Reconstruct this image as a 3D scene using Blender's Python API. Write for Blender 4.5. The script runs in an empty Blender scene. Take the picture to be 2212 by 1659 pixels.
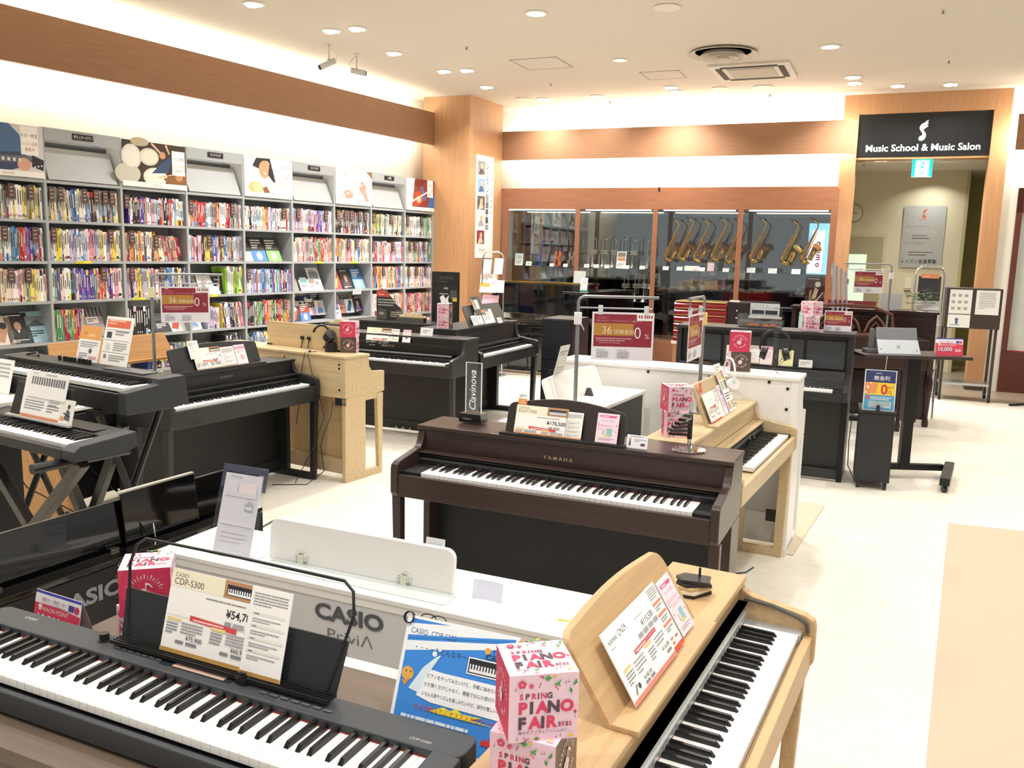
import bpy, bmesh, math, random
from mathutils import Matrix, Vector
random.seed(7)
S = bpy.context.scene
COL = S.collection
R = math.radians
# ------------------------------------------------------------------ camera, world, exposure
cam = bpy.data.objects.new('camera', bpy.data.cameras.new('camera'))
COL.objects.link(cam)
cam.data.sensor_width = 36.0
cam.data.lens = 36.0 * 1860 / 2212
PITCH, ROLL = 0.15424616, 0.02423163
cp, sp, cr, sr = math.cos(PITCH), math.sin(PITCH), math.cos(ROLL), math.sin(ROLL)
M3 = Matrix(((cr, -sr, 0), (sr, cr, 0), (0, 0, 1))) @ Matrix(((1, 0, 0), (0, cp, -sp), (0, sp, cp))) @ Matrix(((1, 0, 0), (0, 0, -1), (0, 1, 0)))
cm = Matrix((M3[0], -M3[1], -M3[2])).transposed().to_4x4()
cm.translation = (0, 0, 1.7526)
cam.matrix_world = cm
cam.data.clip_start = 0.02
S.camera = cam
vs = S.view_settings
vs.view_transform = 'Standard'
vs.look = 'None'
vs.gamma = 1.0
vs.use_curve_mapping = False
vs.exposure = 0.0
w = bpy.data.worlds.new('hall_light')
S.world = w
w.use_nodes = True
bg = w.node_tree.nodes['Background']
bg.inputs[0].default_value = (1.0, 0.98, 0.95, 1)
bg.inputs[1].default_value = 0.45
LIGHT_W = 25.0      # watts of one ceiling downlight
COVE_W = 52.0       # watts per metre of cove lighting

# ------------------------------------------------------------------ helpers
def lin(c):
    return tuple((v / 12.92 if v <= 0.04045 else ((v + 0.055) / 1.055) ** 2.4) for v in c)
def hexc(h):
    h = h.lstrip('#')
    if len(h) == 3:
        h = ''.join(c * 2 for c in h)
    return lin(tuple(int(h[i:i + 2], 16) / 255 for i in (0, 2, 4)))
MATS = {}
def mat(name, col, rough=0.5, metal=0.0, grain=None, bump=0.0, coat=0.0, emit=0.0, trans=0.0, spec=0.5, amount=0.25, alpha=1.0):
    """principled material; grain = (sx, sy, sz) stretches a noise for wood grain or fine speckle"""
    if name in MATS:
        return MATS[name]
    m = bpy.data.materials.new(name)
    m.use_nodes = True
    nt = m.node_tree
    b = nt.nodes['Principled BSDF']
    c = hexc(col) if isinstance(col, str) else col
    b.inputs['Base Color'].default_value = (*c, 1)
    b.inputs['Roughness'].default_value = rough
    b.inputs['Metallic'].default_value = metal
    b.inputs['Specular IOR Level'].default_value = spec
    b.inputs['Coat Weight'].default_value = coat
    b.inputs['Transmission Weight'].default_value = trans
    b.inputs['Alpha'].default_value = alpha
    if emit:
        b.inputs['Emission Color'].default_value = (*c, 1)
        b.inputs['Emission Strength'].default_value = emit
    if grain:
        tc = nt.nodes.new('ShaderNodeTexCoord')
        mp = nt.nodes.new('ShaderNodeMapping')
        mp.inputs['Scale'].default_value = grain
        nz = nt.nodes.new('ShaderNodeTexNoise')
        nz.inputs['Scale'].default_value = 1.0
        nz.inputs['Detail'].default_value = 5.0
        rp = nt.nodes.new('ShaderNodeValToRGB')
        rp.color_ramp.elements[0].position = 0.3
        rp.color_ramp.elements[1].position = 0.7
        rp.color_ramp.elements[0].color = (*[v * (1 - amount) for v in c], 1)
        rp.color_ramp.elements[1].color = (*[min(1, v * (1 + amount)) for v in c], 1)
        L = nt.links.new
        L(tc.outputs['Object'], mp.inputs['Vector'])
        L(mp.outputs['Vector'], nz.inputs['Vector'])
        L(nz.outputs['Fac'], rp.inputs['Fac'])
        L(rp.outputs['Color'], b.inputs['Base Color'])
        if bump:
            bp = nt.nodes.new('ShaderNodeBump')
            bp.inputs['Strength'].default_value = bump
            bp.inputs['Distance'].default_value = 0.002
            L(nz.outputs['Fac'], bp.inputs['Height'])
            L(bp.outputs['Normal'], b.inputs['Normal'])
    MATS[name] = m
    return m
def C(h):           # printed ink or plain paper of one colour
    return mat('ink_' + h.strip('#').lower(), h, 0.55)
def glass(name, tint=(1, 1, 1), refl=0.12, rough=0.01):
    if name in MATS:
        return MATS[name]
    m = bpy.data.materials.new(name)
    m.use_nodes = True
    nt = m.node_tree
    nt.nodes.clear()
    o = nt.nodes.new('ShaderNodeOutputMaterial')
    t = nt.nodes.new('ShaderNodeBsdfTransparent')
    t.inputs[0].default_value = (*tint, 1)
    g = nt.nodes.new('ShaderNodeBsdfGlossy')
    g.inputs['Roughness'].default_value = rough
    x = nt.nodes.new('ShaderNodeMixShader')
    x.inputs[0].default_value = refl * .7
    nt.links.new(t.outputs[0], x.inputs[1])
    nt.links.new(g.outputs[0], x.inputs[2])
    nt.links.new(x.outputs[0], o.inputs[0])
    MATS[name] = m
    return m

class B:
    """collects faces with materials and links them as one mesh"""
    def __init__(s):
        s.v, s.f, s.mi, s.ms = [], [], [], []
    def idx(s, m):
        if m not in s.ms:
            s.ms.append(m)
        return s.ms.index(m)
    def face(s, pts, m):
        n = len(s.v)
        s.v += [tuple(p) for p in pts]
        s.f.append(tuple(range(n, n + len(pts))))
        s.mi.append(s.idx(m))
    def raw(s, vs_, fs, m):
        n = len(s.v)
        s.v += [tuple(p) for p in vs_]
        k = s.idx(m)
        for f in fs:
            s.f.append(tuple(i + n for i in f))
            s.mi.append(k)
    def box(s, x0, y0, z0, x1, y1, z1, m):
        v = [(x0, y0, z0), (x1, y0, z0), (x1, y1, z0), (x0, y1, z0), (x0, y0, z1), (x1, y0, z1), (x1, y1, z1), (x0, y1, z1)]
        s.raw(v, [(3, 2, 1, 0), (4, 5, 6, 7), (0, 1, 5, 4), (1, 2, 6, 5), (2, 3, 7, 6), (3, 0, 4, 7)], m)
        return s
    def prism(s, poly, axis, a, b, m):
        """polygon in the two remaining axes (in order) extruded along axis from a to b"""
        n = len(poly)
        def P(p, t):
            return {'x': (t, p[0], p[1]), 'y': (p[0], t, p[1]), 'z': (p[0], p[1], t)}[axis]
        v = [P(p, a) for p in poly] + [P(p, b) for p in poly]
        area = sum(poly[i][0] * poly[(i + 1) % n][1] - poly[(i + 1) % n][0] * poly[i][1] for i in range(n))
        flip = (area < 0) != (axis == 'y') != (b < a)
        f = [tuple(range(n))[::-1], tuple(range(n, 2 * n))] + [(i, (i + 1) % n, n + (i + 1) % n, n + i) for i in range(n)]
        s.raw(v, [t[::-1] for t in f] if flip else f, m)
        return s
    def cyl(s, p0, p1, r, m, n=12, r2=None):
        p0, p1 = Vector(p0), Vector(p1)
        d = (p1 - p0).normalized()
        u = d.orthogonal().normalized()
        q = d.cross(u)
        r2 = r if r2 is None else r2
        v = []
        for p, rr in ((p0, r), (p1, r2)):
            v += [p + (u * math.cos(2 * math.pi * i / n) + q * math.sin(2 * math.pi * i / n)) * rr for i in range(n)]
        s.raw(v, [tuple(range(n))[::-1], tuple(range(n, 2 * n))] + [(i, (i + 1) % n, n + (i + 1) % n, n + i) for i in range(n)], m)
        return s
    def tube(s, pts, r, m, n=7):
        """swept round tube; r may be a list of radii"""
        P = [Vector(p) for p in pts]
        rs = r if isinstance(r, (list, tuple)) else [r] * len(P)
        v = []
        u = None
        for i, p in enumerate(P):
            d = (P[min(i + 1, len(P) - 1)] - P[max(i - 1, 0)]).normalized()
            u = d.orthogonal().normalized() if u is None else (u - d * u.dot(d)).normalized()
            q = d.cross(u)
            v += [p + (u * math.cos(2 * math.pi * k / n) + q * math.sin(2 * math.pi * k / n)) * rs[i] for k in range(n)]
        f = [tuple(range(n))[::-1], tuple(range((len(P) - 1) * n, len(P) * n))]
        for i in range(len(P) - 1):
            f += [(i * n + k, i * n + (k + 1) % n, (i + 1) * n + (k + 1) % n, (i + 1) * n + k) for k in range(n)]
        s.raw(v, f, m)
        return s
    def lathe(s, prof, m, c=(0, 0, 0), n=20):
        """profile of (radius, z) round the z axis through c"""
        v = []
        for r, z in prof:
            v += [(c[0] + r * math.cos(2 * math.pi * k / n), c[1] + r * math.sin(2 * math.pi * k / n), c[2] + z) for k in range(n)]
        f = [tuple(range(n))[::-1], tuple(range((len(prof) - 1) * n, len(prof) * n))]
        for i in range(len(prof) - 1):
            f += [(i * n + k, i * n + (k + 1) % n, (i + 1) * n + (k + 1) % n, (i + 1) * n + k) for k in range(n)]
        s.raw(v, f, m)
        return s
    def mesh(s, name):
        me = bpy.data.meshes.new(name)
        me.from_pydata(s.v, [], s.f)
        for m in s.ms:
            me.materials.append(m)
        me.polygons.foreach_set('material_index', s.mi)
        me.update()
        return me
    def build(s, name, parent=None, bevel=0.0, smooth=False, kind=None, loc=None, rz=None):
        me = s.mesh(name)
        if smooth:
            me.polygons.foreach_set('use_smooth', [True] * len(me.polygons))
            try:
                me.set_sharp_from_angle(angle=R(40))
            except Exception:
                pass
        o = bpy.data.objects.new(name, me)
        COL.objects.link(o)
        if parent:
            o.parent = parent
        if bevel:
            md = o.modifiers.new('bevel', 'BEVEL')
            md.width = bevel
            md.segments = 2
            md.limit_method = 'ANGLE'
        if kind:
            o['kind'] = kind
        if loc:
            o.location = loc
        if rz is not None:
            o.rotation_euler = (0, 0, R(rz))
        return o
def tag(o, label, cat, group=None):
    o['label'] = label
    o['category'] = cat
    if group:
        o['group'] = group
    return o
def thing(name, label, cat, loc, rz=0.0, group=None):
    o = bpy.data.objects.new(name, None)
    o.empty_display_size = 0.05
    COL.objects.link(o)
    o.location = loc
    o.rotation_euler = (0, 0, R(rz))
    return tag(o, label, cat, group)
def struct(name, b, bevel=0.0, parent=None):
    o = b.build(name, parent, bevel)
    if not parent:
        o['kind'] = 'structure'
    return o
def dup(o, loc, rz, label=None, group=None):
    c = o.copy()
    COL.objects.link(c)
    c.location = loc
    c.rotation_euler = (0, 0, R(rz))
    if label:
        c['label'] = label
    if group:
        c['group'] = group
    for ch in o.children:
        d = ch.copy()
        COL.objects.link(d)
        d.parent = c
        for g in ch.children:
            e = g.copy()
            COL.objects.link(e)
            e.parent = d
    return c
def instance(o, parent, loc, name=None):
    c = bpy.data.objects.new(name or o.name.split('.')[0], o.data)
    COL.objects.link(c)
    c.parent = parent
    c.location = loc
    return c
class Fr:
    """a frame on the floor: origin and heading; maps local points to the room"""
    def __init__(s, x, y, a):
        s.x, s.y, s.a = x, y, a
        s.c, s.s = math.cos(R(a)), math.sin(R(a))
    def __call__(s, x, y, z=0.0):
        return (s.x + s.c * x - s.s * y, s.y + s.s * x + s.c * y, z)
# ---- lettering
TXT = {}
def glyphs(t, bold=0.0, ital=0.0):
    k = (t, bold, ital)
    if k not in TXT:
        cu = bpy.data.curves.new('t', 'FONT')
        cu.body = t
        cu.size = 1.0
        cu.offset = bold
        cu.shear = ital
        cu.resolution_u = 3
        ob = bpy.data.objects.new('t', cu)
        me = bpy.data.meshes.new_from_object(ob)
        vs_ = [(v.co.x, v.co.y) for v in me.vertices]
        fs = [tuple(p.vertices) for p in me.polygons]
        bpy.data.objects.remove(ob)
        bpy.data.meshes.remove(me)
        bpy.data.curves.remove(cu)
        if vs_:
            x0 = min(v[0] for v in vs_)
            vs_ = [(x - x0, y) for x, y in vs_]
        TXT[k] = (vs_, fs)
    return TXT[k]
def text_on(b, t, x, y, size, m, P, align='l', bold=0.0, ital=0.0, sx=1.0, up=0.0):
    """puts lettering through the mapping P(x, y) -> 3-D point"""
    vs_, fs = glyphs(t, bold, ital)
    if not vs_:
        return
    wd = max(v[0] for v in vs_) * size * sx
    ox = {'l': 0, 'c': -wd / 2, 'r': -wd}[align]
    b.raw([P(x + ox + v[0] * size * sx, y + v[1] * size) for v in vs_], fs, m)
def printing(items, P):
    """a print: rectangles, discs, polygons, lettering and rows of small type, each a hair above the last"""
    b = B()
    k = 0
    rnd = random.Random(len(items) * 13 + 5)
    for it in items:
        k += 1
        e = 0.0003 + 0.00008 * k
        Q = lambda x, y, e=e: P(x, y, e)
        t = it[0]
        if t == 'r':
            _, x, y, ww, hh, c = it
            b.face([Q(x, y), Q(x + ww, y), Q(x + ww, y + hh), Q(x, y + hh)], C(c))
        elif t == 'c':
            _, x, y, r, c = it[:5]
            ry = it[5] if len(it) > 5 else r
            b.face([Q(x + r * math.cos(a * math.pi / 10), y + ry * math.sin(a * math.pi / 10)) for a in range(20)], C(c))
        elif t == 'p':
            pts = it[1]
            if sum(pts[i][0] * pts[(i + 1) % len(pts)][1] - pts[(i + 1) % len(pts)][0] * pts[i][1] for i in range(len(pts))) < 0:
                pts = pts[::-1]
            b.face([Q(*p) for p in pts], C(it[2]))
        elif t == 't':
            _, x, y, sz, s_, c = it[:6]
            o = it[6] if len(it) > 6 else {}
            text_on(b, s_, x, y, sz, C(c), Q, **o)
        elif t == 'l':           # rows of small type: x, y, width, rows, pitch, colour
            _, x, y, ww, n, dy, c = it
            for j in range(n):
                xx = x
                end = x + ww * (1 if j < n - 1 else rnd.uniform(.4, .9))
                while xx < end:
                    l = min(rnd.uniform(.04, .16) * ww, end - xx)
                    b.face([Q(xx, y - j * dy), Q(xx + l, y - j * dy), Q(xx + l, y - j * dy + dy * .5), Q(xx, y - j * dy + dy * .5)], C(c))
                    xx += l + ww * .012
        elif t == 'k':           # a small picture of a keyboard: x, y, width, height
            _, x, y, ww, hh = it
            b.face([Q(x, y), Q(x + ww, y), Q(x + ww, y + hh), Q(x, y + hh)], C('2a2a30'))
            e2 = e + .00003
            b.face([P(x + ww * .03, y + hh * .08, e2), P(x + ww * .97, y + hh * .08, e2), P(x + ww * .97, y + hh * .62, e2), P(x + ww * .03, y + hh * .62, e2)], C('e9eef2'))
            e3 = e + .00006
            for j in range(12):
                xa = x + ww * (.06 + .075 * j)
                b.face([P(xa, y + hh * .28, e3), P(xa + ww * .035, y + hh * .28, e3), P(xa + ww * .035, y + hh * .62, e3), P(xa, y + hh * .62, e3)], C('33363c'))
    return b
PAPER = 'f4f3f1'
def card(name, label, cat, loc, W, H, items, rz=0.0, tilt=0.0, base=PAPER, thick=0.002, group=None, foot=None, back=None, unit=None, cover=None):
    """a flat printed card standing at loc (middle of its lower edge), facing its own -y; print units: width = 100"""
    b = B()
    m = C(base) if isinstance(base, str) else base
    b.box(-W / 2, 0, 0, W / 2, thick, H, m)
    o = b.build(name)
    o.location = loc
    o.rotation_euler = Matrix.Rotation(R(rz), 3, 'Z').__matmul__(Matrix.Rotation(R(-tilt), 3, 'X')).to_euler()
    tag(o, label, cat, group)
    u = W / (unit or 100.0)
    if items:
        printing(items, lambda x, y, e: (-W / 2 + x * u, -e, y * u)).build('print', o)
    if back:
        printing(back, lambda x, y, e: (W / 2 - x * u, thick + e, y * u)).build('print', o)
    if foot:      # clear acrylic foot reaching forward (or back) from the lower edge
        f = B()
        f.box(-W / 2, min(0, -foot), -.001, W / 2, max(0, -foot), .0015, glass('acrylic', (.97, .98, .99), .07))
        f.build('acrylic_foot', o)
    if False:
        f = B()
        f.box(-W / 2 - .003, -.006, -.002, W / 2 + .003, -.0045, H + .004, glass('acrylic', (.97, .98, .99), .07))
        f.build('acrylic_sleeve', o)
    return o
# ------------------------------------------------------------------ the hall
H = 3.99
WALL = mat('wall_cream', 'f3efe4', 0.7)
VENEER = mat('veneer_beam', 'a2785a', 0.5, grain=(3, 3, 90), bump=.05, amount=.12)
VENEERV = mat('veneer_pillar', 'ba8c63', 0.45, grain=(70, 70, 2), bump=.05, amount=.12)
CABWOOD = mat('veneer_cabinet', '9a674b', 0.4, grain=(3, 3, 60), amount=.12)
DARKCAB = mat('veneer_cabinet_dark', '5e2f22', 0.45, grain=(3, 3, 60), amount=.12)
CEIL = mat('ceiling_paint', 'd9d2c6', 0.8)
FLOOR = mat('floor_vinyl', 'e6e0d4', 0.32, grain=(14, 14, 1), amount=.05, spec=.4)
FLOORD = mat('floor_taupe', '8d7f70', 0.35, grain=(9, 9, 1), amount=.05)
METAL = mat('brushed_metal', 'b9bcc0', 0.3, 1.0)
CHROME = mat('chrome', 'dadde0', 0.1, 1.0)
WHITEP = mat('white_plastic', 'eef0f2', 0.4)
BLACKP = mat('black_plastic', '17181a', 0.4)
# frames: left wall runs along +x of LW (heading 59.5 deg), y into the wall
LW = Fr(-1.259, 13.383, 59.5)
BW = Fr(-0.244, 14.023, -23.5)      # back wall: x to the right, y away from the room
PO = Fr(4.539, 12.471, -23.5)       # portal face
FLR = Fr(0, 0, 0)
b = B(); b.box(-22, -12, -.1, 26, 24, 0, FLOOR); struct('floor', b)
b = B(); b.box(-22, -4.5, H, 16, 24, H + .2, CEIL); struct('ceiling', b)
# left wall behind the book cases
b = B(); b.box(-13.5, .42, 0, .75, .6, H, WALL)
o = struct('wall_left', b); o.location = LW(0, 0); o.rotation_euler.z = R(LW.a)
b = B(); b.box(-13.5, 0, 3.29, .01, .05, 3.76, VENEER)
o = struct('trim_1', b); o.location = LW(0, 0); o.rotation_euler.z = R(LW.a)
b = B(); b.box(-.25, .55, 0, 5.15, .7, H, WALL); b.box(6.95, .55, 0, 12, .7, H, WALL); b.box(5.0, .70, 3.2, 7.1, .8, H, WALL)
o = struct('wall_back', b); o.location = BW(0, 0); o.rotation_euler.z = R(BW.a)
b = B(); b.box(0, 0, 3.155, 5.22, .05, 3.591, VENEER)
o = struct('trim_2', b); o.location = BW(0, 0); o.rotation_euler.z = R(BW.a)
b = B(); b.box(7.1, 0, 3.155, 12, .05, 3.591, VENEER)
o = struct('trim_3', b); o.location = BW(0, 0); o.rotation_euler.z = R(BW.a)
# pillar at the corner
b = B(); b.prism([(-.716, 13.138), (-.244, 14.023), (-1.05, 14.6), (-1.435, 13.462)], 'z', 0, H, VENEERV)
struct('pillar', b, .004)
# portal of the music school: two posts, a header, a dark sign board
PB = B()
PB.box(0, 0, 0, .206, .32, H, VENEERV); PB.box(1.851, 0, 0, 2.058, .32, H, VENEERV); PB.box(.206, 0, 3.727, 1.851, .32, H, VENEERV)
PB.box(.206, .06, 3.12, 1.851, .32, 3.15, VENEERV)
po = struct('door_1', PB, .003); po.location = PO(0, 0); po.rotation_euler.z = R(PO.a)
b = B(); b.box(1.845, -.012, 0, 2.07, .325, .09, mat('baseboard_dark', '4a3a30', .5)); b.box(-.012, -.012, 0, .212, .325, .09, MATS['baseboard_dark'])
o = struct('baseboard_portal', b); o.location = PO(0, 0); o.rotation_euler.z = R(PO.a)
sg = thing('fascia_sign', 'wide black glossy sign over the doorway lettered Music School & Music Salon', 'sign', PO(1.0285, .05, 3.15), PO.a)
b = B(); b.box(-.8225, 0, 0, .8225, .06, .577, mat('sign_black', '1b1d20', .16, spec=.6)); b.build('board', sg)
b = B()
WHITE_E = mat('sign_letters_lit', 'ffffff', .4, emit=1.6)
text_on(b, 'Music School & Music Salon', 0, .075, .128, WHITE_E, lambda x, y: (x, -.004, y), 'c', .012, sx=.99)
b.build('lettering', sg)
b = B()
def Lg(x, y): return (x, -.004, y)
# winged note emblem
b.face([Lg(*p) for p in [(-.052, .235), (-.04, .21), (-.012, .205), (.022, .225), (.038, .262), (.032, .3), (-.01, .36), (-.012, .392), (.0, .41), (.05, .437), (-.022, .43), (-.047, .395), (-.045, .36), (-.005, .30), (-.012, .275), (-.04, .262)]], WHITE_E)
for i in range(3):
    z = .345 + i * .033
    b.face([Lg(*p) for p in [(-.012 + i * .004, z), (.052, z + .05), (.053, z + .068), (-.012 + i * .004, z + .022)]], WHITE_E)
b.build('emblem', sg)
# lobby behind the portal
LB = Fr(5.748, 14.038, -23.5)
LOB = mat('lobby_cream', 'd3cbae', .7)
LOBG = mat('lobby_green', 'b9b486', .7)
b = B(); b.box(-1.7, 0, 0, 1.25, .1, 3.12, LOB); b.box(1.25, 0, 0, 1.3, 1.2, 3.12, LOBG); b.box(1.25, 1.2, 0, 2.6, 1.3, 3.12, LOBG)
b.box(-1.72, -1.45, 0, -1.62, .1, 3.12, LOB); b.box(2.0, -1.3, 0, 2.1, 1.3, 3.12, LOBG)
o = struct('wall_lobby', b); o.location = LB(0, 0); o.rotation_euler.z = R(LB.a)
b = B(); b.box(-1.72, -1.5, 3.12, 2.6, 1.3, 3.2, CEIL)
o = struct('ceiling_lobby', b); o.location = LB(0, 0); o.rotation_euler.z = R(LB.a)
b = B(); b.box(-5.5, -1.02, 0, 8, 2.5, .006, FLOORD)
o = struct('floor_corridor', b); o.location = PO(0, 0); o.rotation_euler.z = R(PO.a)
# lobby door on the left
b = B(); b.box(-1.15, -.02, 0, .2, .0, 2.15, mat('door_frame_paint', 'cbc3a2', .6)); b.box(-1.1, -.05, 0, .15, -.02, 2.1, mat('door_paint', 'a79f80', .6))
dr = struct('door_2', b); dr.location = LB(0, 0); dr.rotation_euler.z = R(LB.a)
b = B(); b.box(-1.0, -.06, .6, -.08, -.05, 1.82, mat('door_light', 'd6ead2', .3, emit=.7)); b.build('window_pane', dr)
b = B(); b.box(-.75, -.065, 1.33, -.32, -.06, 1.42, C('5a5348')); b.build('door_plate', dr)
# long floor mats
b = B()
RUG = mat('rug_beige', 'bfb19c', .9, grain=(160, 160, 20), bump=.2, amount=.06)
b.prism([(2.96, 5.60), (1.475, 2.77), (.6, 1.1), (4.2, 1.1), (7.2, 4.25)], 'z', 0, .008, RUG)
rug = tag(b.build('floor_mat'), 'large beige mat with pale metal edging on the open floor at right', 'mat')
b = B(); b.prism([(2.931, 5.615), (1.445, 2.785), (.57, 1.1), (.6, 1.1), (1.475, 2.77), (2.96, 5.60)], 'z', 0, .010, mat('mat_edge', 'dedad2', .4)); b.build('metal_edge', rug)
b = B()
b.prism([(2.253, 5.953), (1.688, 4.896), (.4, 5.52), (.9, 6.6)], 'z', 0, .008, mat('mat_taupe', 'cdbfa8', .9, grain=(160, 160, 20), amount=.06))
tag(b.build('floor_mat'), 'small beige mat under the tall white piano', 'mat')
b = B(); b.prism([(-6.2, 6.1), (-3.6, 6.9), (-1.9, 9.7), (-2.9, 10.9), (-6.5, 8)], 'z', 0, .006, mat('mat_brown', 'a39482', .9, grain=(120, 120, 20), amount=.06))
tag(b.build('floor_mat'), 'taupe mat on the floor in front of the book cases', 'mat')

# ------------------------------------------------------------------ ceiling fittings
def area(name, loc, size, watts, col=(1, .965, .91), spread=None, rot=None, sy=None, parent=None):
    l = bpy.data.lights.new(name, 'AREA')
    l.shape = 'DISK' if sy is None else 'RECTANGLE'
    l.size = size
    if sy:
        l.size_y = sy
    l.energy = watts
    l.color = col
    if spread:
        l.spread = R(spread)
    o = bpy.data.objects.new(name, l)
    COL.objects.link(o)
    o.location = loc
    if rot:
        o.rotation_euler = rot
    if parent:
        o.parent = parent
    return o
GLOW = mat('lamp_glow', 'fff6e6', .5, emit=14)
DIMG = mat('lamp_dim', 'fff3df', .5, emit=3)
RING = mat('lamp_ring', 'e4dfd4', .5)
lamp_pts = [(.144, 8.651, 'round', 'big round downlight nearest the middle of the ceiling'), (3.322, 9.679, 'round', 'big round downlight right of the ceiling diffuser'),
    (1.173, 10.575, 'small', 'small dim downlight left of the round diffuser'), (-2.523, 8.567, 'spot', 'adjustable spotlight nearest along the left cove'),
    (-1.99, 9.521, 'spot', 'adjustable spotlight above the two ceiling cameras, left of a pair'), (-1.695, 9.397, 'spot', 'adjustable spotlight above the two ceiling cameras, right of a pair'),
    (-1.468, 10.498, 'spot', 'lone adjustable spotlight right of the ceiling cameras'), (-.964, 11.46, 'spot', 'left spotlight of the pair before the corner pillar'),
    (-.664, 11.368, 'spot', 'right spotlight of the pair before the corner pillar'), (-.454, 12.464, 'spot', 'small spotlight close to the top of the corner pillar'),
    (.358, 13.313, 'spot', 'spotlight over the violin showcase'), (1.126, 12.974, 'small', 'flat downlight over the trumpet showcase'),
    (2.057, 12.173, 'spot', 'rear spotlight of the pair over the saxophone showcase'), (2.186, 12.466, 'spot', 'front spotlight of the pair over the saxophone showcase'),
    (4.163, 11.222, 'round', 'bright downlight left of the doorway header'), (4.314, 11.563, 'spot', 'tilted spotlight tucked by the bright downlight at the doorway header'),
    (4.922, 11.674, 'spot', 'left spotlight over the black doorway sign'), (5.523, 11.503, 'spot', 'right spotlight over the black doorway sign')]
for i, (x, y, k, lab) in enumerate(lamp_pts):
    t = thing('downlight', lab, 'light', (x, y, H))
    r = {'round': .095, 'small': .08, 'spot': .085}[k]
    b = B(); b.lathe([(r, 0), (r + .018, -.002), (r + .018, -.008), (r, -.012), (r - .006, -.012), (r - .006, 0)], RING, n=24); b.build('ring', t, smooth=True)
    b = B()
    if k == 'spot':
        b.lathe([(.001, -.03), (.045, -.028), (.062, -.012), (.062, 0)], GLOW, c=(-.02, 0, 0), n=16)
        b.cyl((.05, 0, -.004), (.075, .01, -.012), .018, GLOW, 10)
    else:
        b.lathe([(.001, -.012), (r - .007, -.009), (r - .007, 0)], GLOW if k == 'round' else DIMG, n=24)
    b.build('lamp', t, smooth=True)
    area('downlight_lamp', (0, 0, -.06), .16, LIGHT_W * (.4 if k == 'small' else 1), spread=130, parent=t)
# lamps over the shop floor behind and above the camera's view
for i, (x, y) in enumerate([(-2.6, 6.2), (-.6, 6.0), (1.6, 6.2), (3.8, 6.4), (-2.4, 3.6), (-.2, 3.4), (2.0, 3.6), (4.4, 3.8), (-1.4, 1.0), (.8, .9), (3.2, 1.2), (-.2, -1.4), (2.2, -1.2), (6.0, 6.5), (6.6, 9.0), (-4.6, 4.6), (.9, 7.9)]):
    area('shop_lamp', (x, y, H - .03), .16, LIGHT_W * 1.15, spread=130)
# cove lighting behind the two beams
l = area('cove_left', LW(-6.7, .2, 3.52), 13.2, COVE_W * 5.2, (1, .97, .86), sy=.3)
l.rotation_euler = Matrix.Rotation(R(LW.a), 3, 'Z').__matmul__(Matrix.Rotation(R(90), 3, 'X')).to_euler()
l = area('cove_back', BW(2.6, .2, 3.37), 5.1, COVE_W * 2.4, (1, .97, .86), sy=.3)
l.rotation_euler = Matrix.Rotation(R(BW.a), 3, 'Z').__matmul__(Matrix.Rotation(R(90), 3, 'X')).to_euler()
l = area('cove_back', BW(9.5, .2, 3.37), 4.8, COVE_W * 2.4, (1, .97, .86), sy=.3)
l.rotation_euler = Matrix.Rotation(R(BW.a), 3, 'Z').__matmul__(Matrix.Rotation(R(90), 3, 'X')).to_euler()
# lobby downlights
for lx, ly, lab in [(5.177, 12.332, 'left round downlight in the lobby ceiling behind the doorway'), (5.967, 12.087, 'right round downlight in the lobby ceiling behind the doorway'), (6.318, 13.051, 'third lobby downlight, further back')]:
    t = thing('downlight', lab, 'light', (lx, ly + .3, 3.12))
    b = B(); b.lathe([(.07, 0), (.085, -.002), (.085, -.008), (.07, -.01)], RING, n=20); b.build('ring', t)
    b = B(); b.lathe([(.001, -.008), (.066, -.006), (.066, 0)], GLOW, n=20); b.build('lamp', t)
    area('downlight_lamp', (0, 0, -.04), .12, 9, spread=130, parent=t)
# ceiling speakers
for x, y, r, lab in [(1.338, 8.342, .115, 'round ceiling speaker nearest the camera'), (.069, 13.353, .11, 'round ceiling speaker over the violin showcase'), (2.712, 12.155, .09, 'small round ceiling speaker left of the pair by the air conditioner'), (3.26, 11.984, .115, 'round ceiling speaker right of the air conditioner')]:
    t = thing('ceiling_speaker', lab, 'speaker', (x, y, H))
    b = B(); b.lathe([(r, 0), (r + .012, -.003), (r + .012, -.01), (r, -.012)], RING, n=24); b.build('rim', t)
    b = B(); b.lathe([(.001, -.009), (r * .6, -.008), (r, -.004)], mat('grille', 'bdb6aa', .8), n=24); b.build('grille', t)
# round air diffuser
t = thing('air_diffuser', 'large round air diffuser with nested rings in the ceiling', 'vent', (2.261, 10.054, H))
for k, (r, z) in enumerate([(.36, 0), (.25, -.03), (.16, -.045), (.07, -.055)]):
    b = B(); b.lathe([(r - .055, -.002 + z * .4), (r, -.03 + z), (r + .012, -.034 + z), (r + .012, -.026 + z), (r - .03, z * .4)], mat('diffuser_paint', 'cfc8bc', .5), n=36); b.build('ring', t, smooth=True)
b = B(); b.lathe([(.001, -.003), (.31, -.003)], mat('duct_dark', '4a4640', .8), n=36); b.build('duct', t)
b = B(); b.lathe([(.001, -.075), (.045, -.073), (.045, -.06)], MATS['diffuser_paint'], n=20); b.build('centre_cap', t)
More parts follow.
